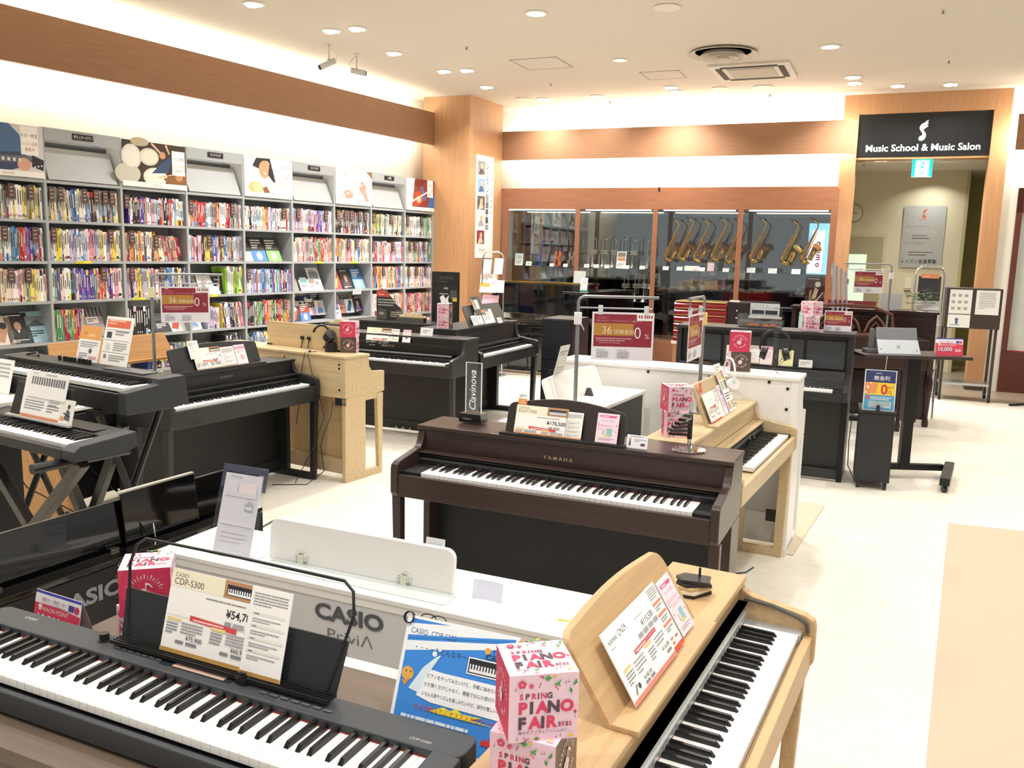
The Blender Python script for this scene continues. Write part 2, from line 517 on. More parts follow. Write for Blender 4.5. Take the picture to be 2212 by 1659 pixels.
# cassette air conditioner
t = thing('ceiling_air_conditioner', 'square cassette air conditioner with dark louvre slot in the ceiling', 'air conditioner', (2.85, 10.98, H), -23.5)
b = B(); b.box(-.47, -.47, -.03, .47, .47, 0, mat('ac_panel', 'dcd6cb', .5)); b.build('panel', t, .006)
b = B(); b.box(-.27, -.27, -.042, .27, .27, -.03, mat('ac_grille', 'c3bcb0', .7)); b.build('intake_grille', t, .003)
for k in range(4):
    b = B(); b.box(-.33, -.40, -.036, .33, -.33, -.03, mat('ac_slot', '2a2724', .7)); s_ = b.build('louvre_slot', t); s_.rotation_euler.z = k * math.pi / 2
# access panels
for x, y, r, lab in [(1.823, 11.389, .25, 'square ceiling access panel with a frame near the air conditioner'), (.264, 10.881, .3, 'plain square ceiling hatch left of the diffuser')]:
    t = thing('ceiling_hatch', lab, 'hatch', (x, y, H), -23.5)
    b = B()
    for q in ((-r, -r, r, -r + .02), (-r, r - .02, r, r), (-r, -r, -r + .02, r), (r - .02, -r, r, r)):
        b.box(q[0], q[1], -.006, q[2], q[3], 0, mat('hatch_frame', 'b5ad9f', .6))
    b.build('frame', t)
    b = B(); b.box(-r + .022, -r + .022, -.004, r - .022, r - .022, 0, CEIL); b.build('panel', t)
# sprinklers
for k, (x, y) in enumerate([(-.599, 10.107), (.427, 12.117), (1.368, 13.411), (3.813, 8.217), (4.847, 10.192), (3.508, 12.539)]):
    lab = ['left of the ceiling hatch', 'behind the ceiling hatch', 'over the trumpet showcase', 'nearest the right edge of the ceiling', 'before the doorway header', 'over the saxophone showcase'][k]
    t = thing('sprinkler', 'small sprinkler head ' + lab, 'sprinkler', (x, y, H))
    b = B(); b.cyl((0, 0, 0), (0, 0, -.008), .022, RING); b.cyl((0, 0, -.008), (0, 0, -.03), .008, mat('brass_dull', '8a8070', .4, .6)); b.cyl((0, 0, -.03), (0, 0, -.033), .016, MATS['brass_dull']); b.build('head', t)
# two cameras hanging from the ceiling
for x, y, a, tl, lab in [(-2.16, 10.18, 205, 28, 'white bullet camera hanging from the ceiling and facing left'), (-1.92, 10.6, 15, 8, 'white bullet camera hanging from the ceiling and facing right')]:
    t = thing('security_camera', lab, 'camera', (x, y, H), a)
    CW = mat('camera_paint', 'c9c8c2', .4)
    b = B(); b.cyl((0, 0, 0), (0, 0, -.006), .035, CW); b.cyl((0, 0, 0), (0, 0, -.16), .008, CW); b.cyl((0, 0, -.15), (0, 0, -.18), .016, CW); b.build('bracket', t)
    c_ = math.tan(R(tl))
    b = B(); b.cyl((-.07, 0, -.2 + .07 * c_), (.1, 0, -.2 - .1 * c_), .033, CW, 14); b.cyl((.1, 0, -.2 - .1 * c_), (.112, 0, -.2 - .112 * c_), .027, BLACKP, 14); b.build('body', t, smooth=True)
    b = B(); b.tube([(0, .01, -.02), (-.05, .03, -.06), (-.09, .02, -.11), (-.07, 0, -.17)], .003, CW); b.build('cable', t)
# ------------------------------------------------------------------ pianos
KEYW = mat('key_white', 'f4f4f2', 0.25)
KEYB = mat('key_black', '131416', 0.3)
FELT = mat('felt_red', '8a2b2b', .9)
ROSE = mat('case_rosewood', '3a2c28', 0.34, grain=(2, 60, 60), amount=.18)
SATIN = mat('case_satin_black', '202123', 0.42, grain=(4, 90, 90), amount=.15)
SATIND = mat('board_satin_black', '141517', 0.5)
GLOSSB = mat('case_gloss_black', '08080a', 0.06, coat=.6)
OAK = mat('case_oak', 'c4a47a', 0.42, grain=(2.5, 55, 55), amount=.13, bump=.08)
OAKD = mat('board_oak', 'b79a72', 0.5, grain=(2.5, 50, 50), amount=.10)
OAKL = mat('case_pale_oak', 'c8b28c', 0.42, grain=(2.5, 45, 45), amount=.11, bump=.08)
OAKLD = mat('board_pale_oak', 'bfa478', 0.5, grain=(45, 45, 2.5), amount=.09)
WHITEC = mat('case_white', 'eeeeec', 0.35)
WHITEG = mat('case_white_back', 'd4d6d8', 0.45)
BROWN = mat('case_walnut', '5a3323', .35, grain=(2.5, 50, 50), amount=.2)
DBROWN = mat('case_dark_walnut', '2c1712', .2, grain=(2.5, 40, 40), amount=.2)
KW_ = .0235
def wk_mesh():
    b = B()
    b.prism([(.0015, -.021), (.0, -.019), (.0, -.002), (.0018, 0), (.150, 0), (.150, -.021)], 'x', .0007, KW_ - .0007, KEYW)
    return b.mesh('white_key')
def bk_mesh():
    b = B()
    w0, w1 = .0055, .0042
    y0, y1, y2 = .050, .059, .148
    v = [(-w0, y0, 0), (w0, y0, 0), (w0, y2, 0), (-w0, y2, 0), (-w1, y1, .0105), (w1, y1, .0105), (w1, y2, .0115), (-w1, y2, .0115)]
    b.raw(v, [(4, 5, 6, 7), (0, 1, 5, 4), (1, 2, 6, 5), (2, 3, 7, 6), (3, 0, 4, 7)], KEYB)
    return b.mesh('black_key')
WKM, BKM = wk_mesh(), bk_mesh()
OFFS = {'C': -.0024, 'D': .0024, 'F': -.0033, 'G': 0.0, 'A': .0033}
def keyboard(root, x0, zk, n=52, first=5, single=True, show=None):
    """n white keys from letter index first (0 = C), starting at local x0; show = span of white keys kept as single parts"""
    rest = B()
    names = 'CDEFGAB'
    for i in range(n):
        nm = names[(first + i) % 7]
        if single and (show is None or show[0] <= i < show[1]):
            o = bpy.data.objects.new('white_key', WKM); COL.objects.link(o); o.parent = root; o.location = (x0 + i * KW_, 0, zk)
            if nm in OFFS and i < n - 1:
                o = bpy.data.objects.new('black_key', BKM); COL.objects.link(o); o.parent = root; o.location = (x0 + (i + 1) * KW_ + OFFS[nm], 0, zk)
        elif show is None or not single:
            for me, xx, mm in ((WKM, x0 + i * KW_, KEYW),) + (((BKM, x0 + (i + 1) * KW_ + OFFS[nm], KEYB),) if nm in OFFS and i < n - 1 else ()):
                rest.raw([(v.co.x + xx, v.co.y, v.co.z + zk) for v in me.vertices], [tuple(p.vertices) for p in me.polygons], mm)
    if rest.v:
        rest.build('keys', root, kind='stuff')
def panel_round(b, x0, x1, h, m, th, r, P, arch=0.0, n=7):
    """upright panel in a mapping P(x, up, through): rounded top corners and an optional arched top"""
    pts = [(x0, 0), (x1, 0)]
    for k in range(n):
        a = k / (n - 1) * math.pi / 2
        pts.append((x1 - r + r * math.cos(a), h - r + r * math.sin(a)))
    if arch:
        for k in range(1, 10):
            t = k / 10
            pts.append((x1 - r + (x0 - x1 + 2 * r) * t, h + arch * math.sin(math.pi * t)))
    for k in range(n):
        a = math.pi / 2 + k / (n - 1) * math.pi / 2
        pts.append((x0 + r + r * math.cos(a), h - r + r * math.sin(a)))
    N = len(pts)
    v = [P(x, z, 0) for x, z in pts] + [P(x, z, th) for x, z in pts]
    b.raw(v, [tuple(range(N)), tuple(range(N, 2 * N))[::-1]] + [(i, N + i, N + (i + 1) % N, (i + 1) % N) for i in range(N)], m)
def music_rest(root, x0, x1, y, z, h, tilt, m, r=.03, arch=0.0, th=.012, ledge=True, name='music_rest', ledge_mat=None, ly=-.035, lx=None):
    t = math.tan(R(tilt)); b = B()
    panel_round(b, x0, x1, h, m, th, r, lambda x, u, w: (x, y + u * t + w, z + u), arch)
    o = b.build(name, root, .0015)
    if ledge:
        b = B(); a0, a1 = lx or (x0 - .015, x1 + .015); b.box(a0, y + ly, z, a1, y + .005, z + .012, ledge_mat or m); b.build('rest_ledge', root, .002)
    return o
def cheek_profile(zk, zl, yl, yb, yf=-.04, zf=.04, drop=.12):
    """outline of a side cheek: low front rising in a curve to the lid"""
    pts = [(yf + .012, zk - drop), (yb, zk - drop), (yb, zl), (yl, zl)]
    for k in range(1, 7):
        t = k / 7
        pts.append((yl - .005 - .05 * t ** 1.3, zl - .008 - (zl - zk - zf - .035) * (1 - (1 - t) ** 1.8)))
    pts += [(yf + .03, zk + zf + .004), (yf + .006, zk + zf - .008), (yf, zk + zf - .03), (yf, zk - drop + .02)]
    return pts
def digital_piano(name, label, F, zk, zl, yl, yb, case, fascia=None, keyslip=None, W=1.40, side=.035, legs='side', keys='single', show=None, board=None,
                  control=None, cx=.611, drop=.12, fz=.06, lid_over=.004, kick_y=None, cheek=None, back=None, stripe=None, rail=None, group=None, fallboard=True, legw=.045):
    """home digital piano; local x along the keys from the first white key, y away from the player"""
    fascia = fascia or case; keyslip = keyslip or case; board = board or SATIND; back = back or case
    t = thing(name, label, 'piano', F(0, 0), F.a, group)
    xa, xb = cx - W / 2, cx + W / 2
    prof = cheek or cheek_profile(zk, zl - .02, yl + .01, yb, drop=drop)
    for x in (xa, xb - side):
        b = B(); b.prism(prof, 'x', x, x + side, case); b.build('side_cheek', t, .004)
    b = B(); b.box(xa - lid_over, yl, zl - .02, xb + lid_over, yb + .004, zl, case); b.build('lid', t, .004)
    b = B(); b.box(xa + side, -.032, zk - drop, xb - side, -.008, zk - .014, keyslip); b.build('key_slip', t, .003)
    b = B(); b.box(xa + side, -.008, zk - drop, xb - side, yb - .02, zk - .03, case); b.build('key_bed', t)
    b = B(); b.box(xa + side, yl + .012, zk + fz, xb - side, yl + .03, zl - .02, fascia); b.build('name_board', t, .002)
    for x0_, x1_ in ((xa + side, 0 - .001), (52 * KW_ + .001, xb - side)):
        b = B(); b.box(x0_, -.006, zk - .03, x1_, .15, zk - .001, control or BLACKP); b.build('end_block', t, .002)
    b = B()
    if fallboard:
        b.prism([(.150, zk - .02), (.150, zk + .022), (.165, zk + .032), (yl + .012, zk + .036), (yl + .012, zk - .02)], 'x', xa + side, xb - side, control or SATIN)
        b.build('control_strip', t, .002)
        b = B(); b.box(xa + side, .16, zk + .036, xb - side, yl + .02, zk + .044, SATIND); b.box(xa + side, .150, zk + .05, xb - side, yl + .012, zk + fz, case); b.build('fall_board', t, .002)
    b = B(); b.box(xa + side, yb - .03, zk - drop, xb - side, yb - .012, zl - .02, back); b.build('back_board', t)
    ky = yb - .10 if kick_y is None else kick_y
    b = B(); b.box(xa + side, ky, .10, xb - side, ky + .018, zk - drop, board); b.build('kick_board', t)
    zb = zk - drop
    for x in (xa, xb - side):
        if legs == 'side':      # rear panel leg, slim front leg, foot rail
            b = B(); b.box(x, yb - .19, 0, x + side, yb, zb, case); b.build('rear_leg', t, .003)
            b = B(); lw = legw; v = [(x - .004, -.02, zb), (x + side + .004, -.02, zb), (x + side + .004, -.02 + lw, zb), (x - .004, -.02 + lw, zb), (x, .0, .0), (x + side, .0, .0), (x + side, lw * .8, .0), (x, lw * .8, .0)]
            b.raw(v, [(0, 1, 2, 3), (7, 6, 5, 4), (4, 5, 1, 0), (5, 6, 2, 1), (6, 7, 3, 2), (7, 4, 0, 3)], case); b.build('front_leg', t, .003)
            b = B(); b.box(x, lw * .5, 0, x + side, yb - .18, .05, case); b.build('foot_rail', t, .003)
    b = B(); b.box(xa + side, ky - .012, .03, xb - side, ky + .03, .12, rail or case); b.build('pedal_rail', t, .003)
    for k in (-1, 0, 1):
        b = B(); b.cyl((cx + k * .075, ky, .075), (cx + k * .075, ky - .06, .055), .012, CHROME, 8); b.lathe([(.001, .01), (.024, .006), (.024, -.002)], CHROME, (cx + k * .075, ky - .075, .05), 12); b.build('pedal', t, smooth=True)
    if keys == 'single':
        keyboard(t, 0, zk, show=show)
    elif keys == 'stuff':
        keyboard(t, 0, zk, single=False)
    b = B(); b.box(0, .1495, zk - .004, 52 * KW_, .1505, zk + .003, FELT); b.build('key_felt', t)
    return t
def letters(root, s_, x, y, z, size, m, flip=False, name='lettering', bold=0.0, tilt=0.0, sx=1.0, align='c', ital=0.0):
    """lettering on an upright board at local y (facing -y, or +y when flip)"""
    b = B(); k = -1 if flip else 1
    text_on(b, s_, 0, 0, size, m, lambda u, v: (x + k * u, y - k * .0015, z + v), align, bold, ital, sx)
    return b.build(name, root)
GOLD = mat('gold_letters', 'c9b58a', .3, .6)
SILV = mat('silver_letters', 'a9a9b0', .3, .6)

# --- brown Yamaha in the middle
YA = Fr(-.399, 3.75, -24.03)
ya = digital_piano('digital_piano', 'dark rosewood brown digital piano in the middle, gold maker name, clear upright sign on it', YA, .757, .927, .20, .45, ROSE, W=1.47, cx=.60, drop=.115, fz=.055, control=SATIND)
letters(ya, 'Y A M A H A', .573, .2125, .838, .024, GOLD, bold=.012, sx=1.05)
music_rest(ya, .30, .86, .24, .927, .14, 18, mat('rest_dark_brown', '2e2523', .4), r=.03, arch=.03, ledge_mat=SATIND)
# --- oak Kawai at lower right
CN = Fr(.248, 1.18, 62.45)
cn = digital_piano('digital_piano', 'light oak digital piano in the right foreground with slanted wooden music rest', CN, .713, .83, .165, .385, OAK, W=1.365, control=mat('panel_silver', 'c3c9cc', .35, .5), drop=.11, fz=.05, side=.03, board=OAKD, lid_over=0)
music_rest(cn, .32, .905, .205, .83, .17, 33, OAK, r=.035, ly=-.052, arch=.012, th=.016, lx=(.32, .90))
b = B(); b.tube([(52 * KW_ + .036, .16, .775), (52 * KW_ + .036, .08, .768), (52 * KW_ + .036, .01, .75), (52 * KW_ + .036, -.014, .738), (52 * KW_ + .036, -.02, .71)], .006, mat('rubber_grey', '55534e', .7), 6); b.build('rubber_strip', cn)
# --- pale oak Roland behind the Yamaha
RO = Fr(1.02, 3.745, 62.3)
ro = digital_piano('digital_piano', 'pale oak digital piano partly hidden behind the dark brown one, black control panel', RO, .745, .915, .20, .42, OAKL, W=1.36, show=(14, 52), control=SATIN, board=WHITEG, drop=.10, fz=.06, legw=.06)
for x in (.86, .95):
    b = B(); b.cyl((x, .148, .765), (x, .135, .768), .011, BLACKP, 12); b.cyl((x, .135, .768), (x, .133, .7685), .009, CHROME, 12); b.build('control_knob', ro)
b = B(); text_on(b, 'Roland', .905, .768, .008, C('d8d8d8'), lambda x, z: (x, .1485, z), 'c'); b.build('lettering', ro)
music_rest(ro, .34, .92, .235, .915, .2, 24, OAKL, r=.02, th=.016, ly=-.05)
# --- black Kawai at left
KA = Fr(-2.064, 5.193, 62.26)
ka = digital_piano('digital_piano', 'satin black digital piano at left with wide black music rest and silver maker name', KA, .74, .905, .20, .45, SATIN, W=1.37, keys='stuff', drop=.13, fz=.06, legw=.05)
letters(ka, 'K A W A I', .626, .2125, .84, .024, SILV, bold=.01, sx=1.05)
music_rest(ka, .20, .98, .235, .905, .155, 20, mat('rest_black', '24262a', .45), r=.02, arch=.02, ledge_mat=SATIN)
b = B(); b.box(.11, -.034, .625, .18, .02, .655, BLACKP); b.build('headphone_socket', ka)
# --- black Kawai in the middle distance
KM = Fr(-1.712, 7.985, -23.4)
km = digital_piano('digital_piano', 'black digital piano in the middle distance with gold maker name and white price cards', KM, .745, .95, .22, .48, SATIN, fascia=SATIND, W=1.40, keys='stuff', drop=.12, fz=.05)
letters(km, 'K A W A I', .5, .2325, .835, .028, GOLD, bold=.02, sx=1.05)
b = B(); b.box(.02, .155, .787, 1.2, .172, .80, mat('speaker_strip', '8b8f92', .5)); b.build('speaker_strip', km)
b = B(); b.box(.1, .205, .87, 1.2, .212, .885, SATIN); b.build('rest_ledge', km)
# --- black hybrid piano standing end-on
HY = Fr(-.29, 8.06, 66)
hy = digital_piano('digital_piano', 'tall black hybrid piano seen from its end, covered with upright leaflets', HY, .76, 1.0, .22, .62, SATIN, W=1.42, keys='stuff', drop=.12, fz=.06, side=.06)
music_rest(hy, .25, 1.1, .26, 1.0, .2, 25, mat('rest_grey', '4a4a48', .5), r=.03)
# --- pale oak piano seen from behind
OB = Fr(-1.223 - .86 * .0, 6.236, 148.8)
ob = thing('digital_piano', 'pale oak digital piano seen from behind, its wooden rest propped open', 'piano', OB(0, 0), OB.a)
prof = [(0, .64), (0, .95), (-.262, .95), (-.268, .86), (-.295, .825), (-.33, .815), (-.445, .807), (-.445, .65), (-.33, .638)]
for x in (0, 1.375):
    b = B(); b.prism(prof, 'x', x, x + .035, OAKL); b.build('side_cheek', ob, .004)
    b = B(); b.box(x, -.225, 0, x + .035, 0, .64, OAKL); b.build('rear_leg', ob, .003)
    b = B(); b.prism([(-.36, .64), (-.43, .64), (-.42, 0), (-.385, 0)], 'x', x, x + .035, OAKL); b.build('front_leg', ob, .003)
    b = B(); b.box(x + .003, -.39, 0, x + .032, -.22, .055, OAKL); b.box(x + .003, -.385, .60, x + .032, -.22, .64, OAKL); b.build('foot_rail', ob, .003)
b = B(); b.box(.035, -.012, .64, 1.375, -.003, .935, OAKL); b.build('back_board', ob)
b = B(); b.box(-.006, -.27, .935, 1.416, .006, .955, OAKL); b.build('lid', ob, .004)
b = B(); b.box(.035, -.1, .10, 1.375, -.085, .64, OAKLD); b.box(.035, -.12, .05, 1.375, -.05, .16, OAKL); b.build('kick_board', ob)
b = B(); b.box(.035, -.44, .66, 1.375, -.1, .70, OAKL); b.build('key_bed', ob)
keyboard_ob = B(); keyboard_ob.box(.09, -.43, .70, 1.32, -.29, .722, KEYW); keyboard_ob.build('keys', ob, kind='stuff')
b = B(); panel_round(b, .215, .99, .19, OAKL, .016, .02, lambda x, u, w: (x, -.20 + .06 * u + w, .957 + u)); b.build('music_rest', ob, .002)
for x in (.53, .60):
    b = B(); b.tube([(x, -.16, .957), (x, -.175, 1.03)], .004, BLACKP); b.box(x - .014, -.192, 1.025, x + .014, -.165, 1.05, BLACKP); b.build('rest_prop', ob)
for x, z in ((.33, .945), (.06, .89), (.06, .70), (.06, .86), (.93, .89), (.62, .9)):
    b = B(); b.cyl((x, -.004, z), (x, .001, z), .008, mat('screw_dark', '3a3630', .4, .8), 10); b.build('screw', ob)
b = B(); b.box(.2, -.205, .957, .26, -.18, .968, BLACKP); b.box(.94, -.205, .957, 1.0, -.18, .968, BLACKP); b.build('rest_hinge', ob)
b = B(); b.box(.0, -.02, .585, .1, .0, .64, SATIN); b.build('socket_box', ob)

# --- tall white piano seen from behind
WT = Fr(1.64, 4.88, 154)
wt = thing('digital_piano', 'tall white digital piano seen from behind with pink boxes and headphones on top', 'piano', WT(0, 0), WT.a)
for x in (0, 1.44):
    b = B(); b.prism([(0, .02), (0, 1.045), (-.255, 1.045), (-.262, .90), (-.30, .84), (-.435, .82), (-.435, .665), (-.25, .655), (-.25, .02)], 'x', x, x + .04, WHITEC); b.build('side_panel', wt, .004)
    b = B(); b.prism([(-.37, .66), (-.43, .66), (-.42, 0), (-.385, 0)], 'x', x, x + .04, WHITEC); b.build('front_leg', wt, .003)
    b = B(); b.box(x, -.42, 0, x + .04, .01, .055, WHITEC); b.build('foot_rail', wt, .003)
b = B(); b.box(.04, -.014, .62, 1.44, -.004, 1.045, WHITEC); b.build('back_board', wt)
b = B(); b.box(-.008, -.27, 1.045, 1.488, .006, 1.067, WHITEC); b.build('lid', wt, .004)
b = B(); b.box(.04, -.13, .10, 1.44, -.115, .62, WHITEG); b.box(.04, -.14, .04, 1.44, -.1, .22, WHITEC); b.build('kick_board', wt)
b = B(); b.box(.04, -.43, .665, 1.44, -.2, .72, WHITEC); b.build('key_bed', wt)
for x, z in ((1.246, 1.03), (.892, 1.03), (.511, 1.03), (.163, 1.03), (.057, 1.0), (.056, .88), (.7, .75)):
    b = B(); b.cyl((x, -.005, z), (x, .001, z), .009, MATS['screw_dark'], 10); b.build('screw', wt)
b = B(); b.box(.07, -.02, .2, .13, -.004, .27, BLACKP); b.build('power_box', wt)
# --- white piano with dark back, turned away
WS = Fr(.82, 5.19, 243)
ws = thing('digital_piano', 'white digital piano with black rear board, between the brown and tall white pianos', 'piano', WS(0, 0), WS.a)
b = B(); b.box(0, -.30, .908, 1.36, .0, .93, WHITEC); b.build('lid', ws, .004)
for x in (.006, 1.315):
    b = B(); b.prism([(-.004, .02), (-.004, .908), (-.28, .908), (-.30, .82), (-.44, .79), (-.44, .66), (-.2, .65), (-.2, .02)], 'x', x, x + .04, WHITEC); b.build('side_panel', ws, .004)
b = B(); b.box(.046, -.02, .05, 1.315, -.006, .908, SATIN); b.build('back_board', ws)
b = B(); panel_round(b, .10, .87, .14, WHITEC, .014, .03, lambda x, u, w: (x, -.245 - .35 * u - w, .93 + u), .012); b.build('music_rest', ws, .002)
b = B(); b.prism([(-.185, .93), (-.235, .93), (-.222, .975), (-.205, .975)], 'x', .395, .42, mat('rubber_dark', '3c3c3e', .6)); b.build('rest_stop', ws)

# --- white Casio seen from behind
PV = Fr(-1.094, 2.582, 156)
pv = thing('digital_piano', 'white digital piano seen from behind with big maker name on its rear board', 'piano', PV(0, 0), PV.a)
b = B(); b.box(-1.392, -.29, .783, .004, .003, .800, WHITEC); b.build('lid', pv, .003)
for x in (-1.388, -.03):
    b = B(); b.prism([(-.004, .0), (-.004, .782), (-.28, .782), (-.30, .72), (-.30, .60), (-.13, .59), (-.13, 0)], 'x', x, x + .03, WHITEC); b.build('side_panel', pv, .003)
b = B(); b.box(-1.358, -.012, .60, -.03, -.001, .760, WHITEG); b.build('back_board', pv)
b = B(); b.box(-1.37, -.008, .762, -.01, .001, .783, WHITEC); b.build('lid_rim', pv)
b = B(); b.box(-1.358, -.09, .20, -.03, -.075, .34, WHITEC); b.build('stretcher', pv)
b = B(); b.box(-1.358, -.27, .60, -.03, -.02, .64, WHITEC); b.build('key_bed', pv)
letters(pv, 'CASIO', -.712, 0, .700, .064, C('55575c'), flip=True, bold=.035, sx=1.25)
letters(pv, 'Privi\u039b', -.716, 0, .642, .048, C('6a6c70'), flip=True, sx=1.35, bold=-.012)
for x, z in ((-.01, .745), (-.045, .745), (-.42, .745), (-.73, .745), (-1.03, .745), (-.70, .612), (-.02, .68)):
    b = B(); b.lathe([(.008, 0), (.007, .003), (.001, .005)], CHROME, n=10); s_ = b.build('screw', pv, smooth=True); s_.location = (x, .0, z); s_.rotation_euler.x = -math.pi / 2
b = B(); panel_round(b, -.985, -.345, .125, WHITEC, .016, .03, lambda x, u, w: (x, -.105 - .10 * u - w, .800 + u), 0); b.build('music_rest', pv, .003)
b = B(); b.box(-1.0, -.102, .8005, -.37, -.03, .8025, mat('clear_strip', 'c9d3d2', .2)); b.build('rest_strip', pv)
for x in (-.47, -.83):
    b = B(); b.box(x - .010, -.104, .802, x + .010, -.096, .832, mat('hinge_cream', 'd9dac8', .4)); b.box(x - .022, -.105, .812, x + .022, -.099, .832, MATS['hinge_cream'])
    for dx, dz in ((-.016, .817), (.016, .817), (-.016, .827), (.016, .827)):
        b.cyl((x + dx, -.1, dz), (x + dx, -.0965, dz), .003, CHROME, 8)
    b.build('hinge', pv)
# --- black Casio with open lid at left
CS = Fr(-1.375, 2.214, 243)
cs = thing('digital_piano', 'glossy black digital piano at lower left seen from behind, lid standing open', 'piano', CS(0, 0), CS.a)
b = B(); b.box(-1.0, -.26, .60, .62, -.02, .765, SATIN); b.build('case', cs, .003)
b = B(); b.box(-1.0, -.015, .58, .62, .0, .762, SATIND); b.build('back_board', cs)
b = B(); b.box(-1.0, -.06, .765, .62, .002, .782, GLOSSB); b.build('rear_lid', cs, .003)
b = B(); panel_round(b, -1.0, .62, .155, GLOSSB, .012, .004, lambda x, u, w: (x, -.10 - .16 * u - w, .765 + u)); b.build('open_lid', cs, .002)
b = B(); panel_round(b, -.78, -.475, .185, GLOSSB, .010, .004, lambda x, u, w: (x, -.085 - .12 * u - w, .76 + u)); b.build('music_rest', cs, .002)
b = B(); b.box(-.78, -.124, .943, -.475, -.108, .950, METAL); b.build('rest_trim', cs)
b = B(); b.tube([(-.56, -.08, .79), (-.56, -.06, .83), (-.56, -.055, .785)], .003, CHROME); b.build('rest_prop', cs)
for x in (-.03, -.41):
    b = B(); b.box(x - .015, -.08, .782, x + .015, -.06, .79, CHROME); b.build('hinge', cs)
letters(cs, 'CASIO', -.262, 0, .672, .066, C('8a8c90'), flip=True, bold=.035, sx=1.3)
for x in (-1.0, .59):
    b = B(); b.box(x, -.26, 0, x + .03, -.02, .6, SATIN); b.build('side_panel', cs, .003)
b = B(); b.box(-.97, -.1, .12, .59, -.085, .45, SATIND); b.build('stretcher', cs)
# ------------------------------------------------------------------ foreground slab keyboard on a table
CD = Fr(-1.307, 1.844, -24.16)
SLAB = mat('slab_black', '3a3d42', .55, grain=(300, 300, 300), amount=.1)
SLABD = mat('slab_dark', '1c1d20', .5)
TABW = mat('table_taupe', '6b5c50', .5, grain=(2, 40, 40), amount=.12)
t = thing('display_table', 'dark taupe display table under the black slab keyboard in the foreground', 'table', CD(.6, .1), CD.a)
b = B(); b.box(-.55, -.20, .70, .66, .40, .735, TABW); b.build('table_top', t, .003)
b = B(); b.box(-.53, -.17, .55, .64, -.15, .70, TABW); b.build('apron', t, .003)
for x in (-.53, .58):
    for y in (-.17, .2):
        b = B(); b.box(x, y, 0, x + .04, y + .04, .70, TABW); b.build('leg', t, .003)
cd = thing('slab_keyboard', 'black slab digital piano with long row of keys across the lower left', 'keyboard', CD(0, 0), CD.a)
zk = .814
XA, XB = -.055, 52 * KW_ + .062
def rrect(x0, y0, x1, y1, r, n=5):
    p = []
    for cx_, cy_, a0 in ((x1 - r, y0 + r, -90), (x1 - r, y1 - r, 0), (x0 + r, y1 - r, 90), (x0 + r, y0 + r, 180)):
        for k in range(n):
            a = R(a0 + 90 * k / (n - 1)); p.append((cx_ + r * math.cos(a), cy_ + r * math.sin(a)))
    return p
b = B(); b.box(XA, -.012, .742, XB, .215, .785, SLABD); b.build('lower_case', cd, .004)
b = B(); b.prism(rrect(XA, .142, XB, .222, .02), 'z', .785, .832, SLAB); b.build('control_panel', cd, .004)
b = B(); b.prism([(-.016, .785), (-.016, .826), (.145, .832), (.145, .785)], 'x', XA, -.0015, SLAB); b.build('end_block', cd, .004); b = B(); b.prism([(-.016, .785), (-.016, .826), (.145, .832), (.145, .785)], 'x', 52 * KW_ + .0015, XB, SLAB); b.build('end_block', cd, .004)
b = B(); b.box(XA, -.022, .742, XB, -.006, .792, SLAB); b.build('front_rail', cd, .004)
keyboard(cd, 0, zk)
b = B(); b.box(0, .1405, zk - .006, 52 * KW_, .1418, zk + .0028, FELT); b.build('key_felt', cd)
SLT = mat('slab_print', 'b9bcc2', .4)
b = B(); text_on(b, 'CASIO', .05, .190, .012, SLT, lambda x, y: (x, y, .8325), bold=.02, sx=1.2); text_on(b, 'CDP-S300', 1.165, .158, .011, SLT, lambda x, y: (x, y, .8325), ital=.25); b.build('lettering', cd)
b = B(); b.box(.52, .165, .8322, .72, .205, .8330, mat('lcd_dark', '26303a', .3)); b.build('display_surround', cd)
b = B(); b.box(.555, .168, .8330, .70, .203, .8334, mat('lcd_glass', 'd7b9a8', .08, spec=.8)); b.build('display', cd)
BTN = mat('button_grey', '4c5056', .5)
def key_btn(x, y, w_=.02, h_=.007):
    b = B(); b.box(x, y, .832, x + w_, y + h_, .8355, BTN); b.build('button', cd, .001)
for k in range(7):
    key_btn(.375 + k * .021, .172, .016)
    key_btn(.80 + k * .027, .163, .02)
for k in range(6):
    key_btn(.375 + k * .023, .190, .017)
    if k < 4:
        key_btn(.805 + k * .03, .184, .024)
b = B(); b.cyl((.322, .192, .832), (.322, .192, .850), .011, BLACKP, 16); b.cyl((.322, .192, .832), (.322, .192, .834), .016, SLABD, 16); b.build('volume_knob', cd, smooth=True)
b = B(); b.cyl((.745, .178, .832), (.745, .178, .852), .009, BLACKP, 10); b.box(.730, .170, .836, .760, .186, .846, BLACKP); b.box(.738, .175, .852, .752, .181, .858, BLACKP); b.build('clamp', cd)
# wire music rest
rs = thing('music_rest', 'black wire framed music rest standing on the slab keyboard', 'music rest', CD(.66, .205, .832), CD.a)
tl = math.tan(R(16))
Q = lambda x, u: (x, u * tl, u)
b = B(); b.tube([Q(-.275, .0), Q(-.29, .06), Q(-.315, .17), Q(-.305, .215), Q(-.28, .232), Q(0, .234), Q(.28, .232), Q(.305, .215), Q(.315, .17), Q(.29, .06), Q(.275, 0)], .0035, BLACKP, 8); b.build('wire_frame', rs, smooth=True)
b = B(); b.raw([Q(-.300, .012), Q(.300, .012), Q(.312, .118), Q(-.312, .118)] + [(p[0], p[1] + .004, p[2]) for p in (Q(-.300, .012), Q(.300, .012), Q(.312, .118), Q(-.312, .118))], [(0, 1, 2, 3), (7, 6, 5, 4), (0, 4, 5, 1), (1, 5, 6, 2), (2, 6, 7, 3), (3, 7, 4, 0)], mat('rest_panel', '24272b', .5)); b.build('panel', rs)
b = B(); b.box(-.302, -.03, .008, .302, .006, .012, BLACKP)
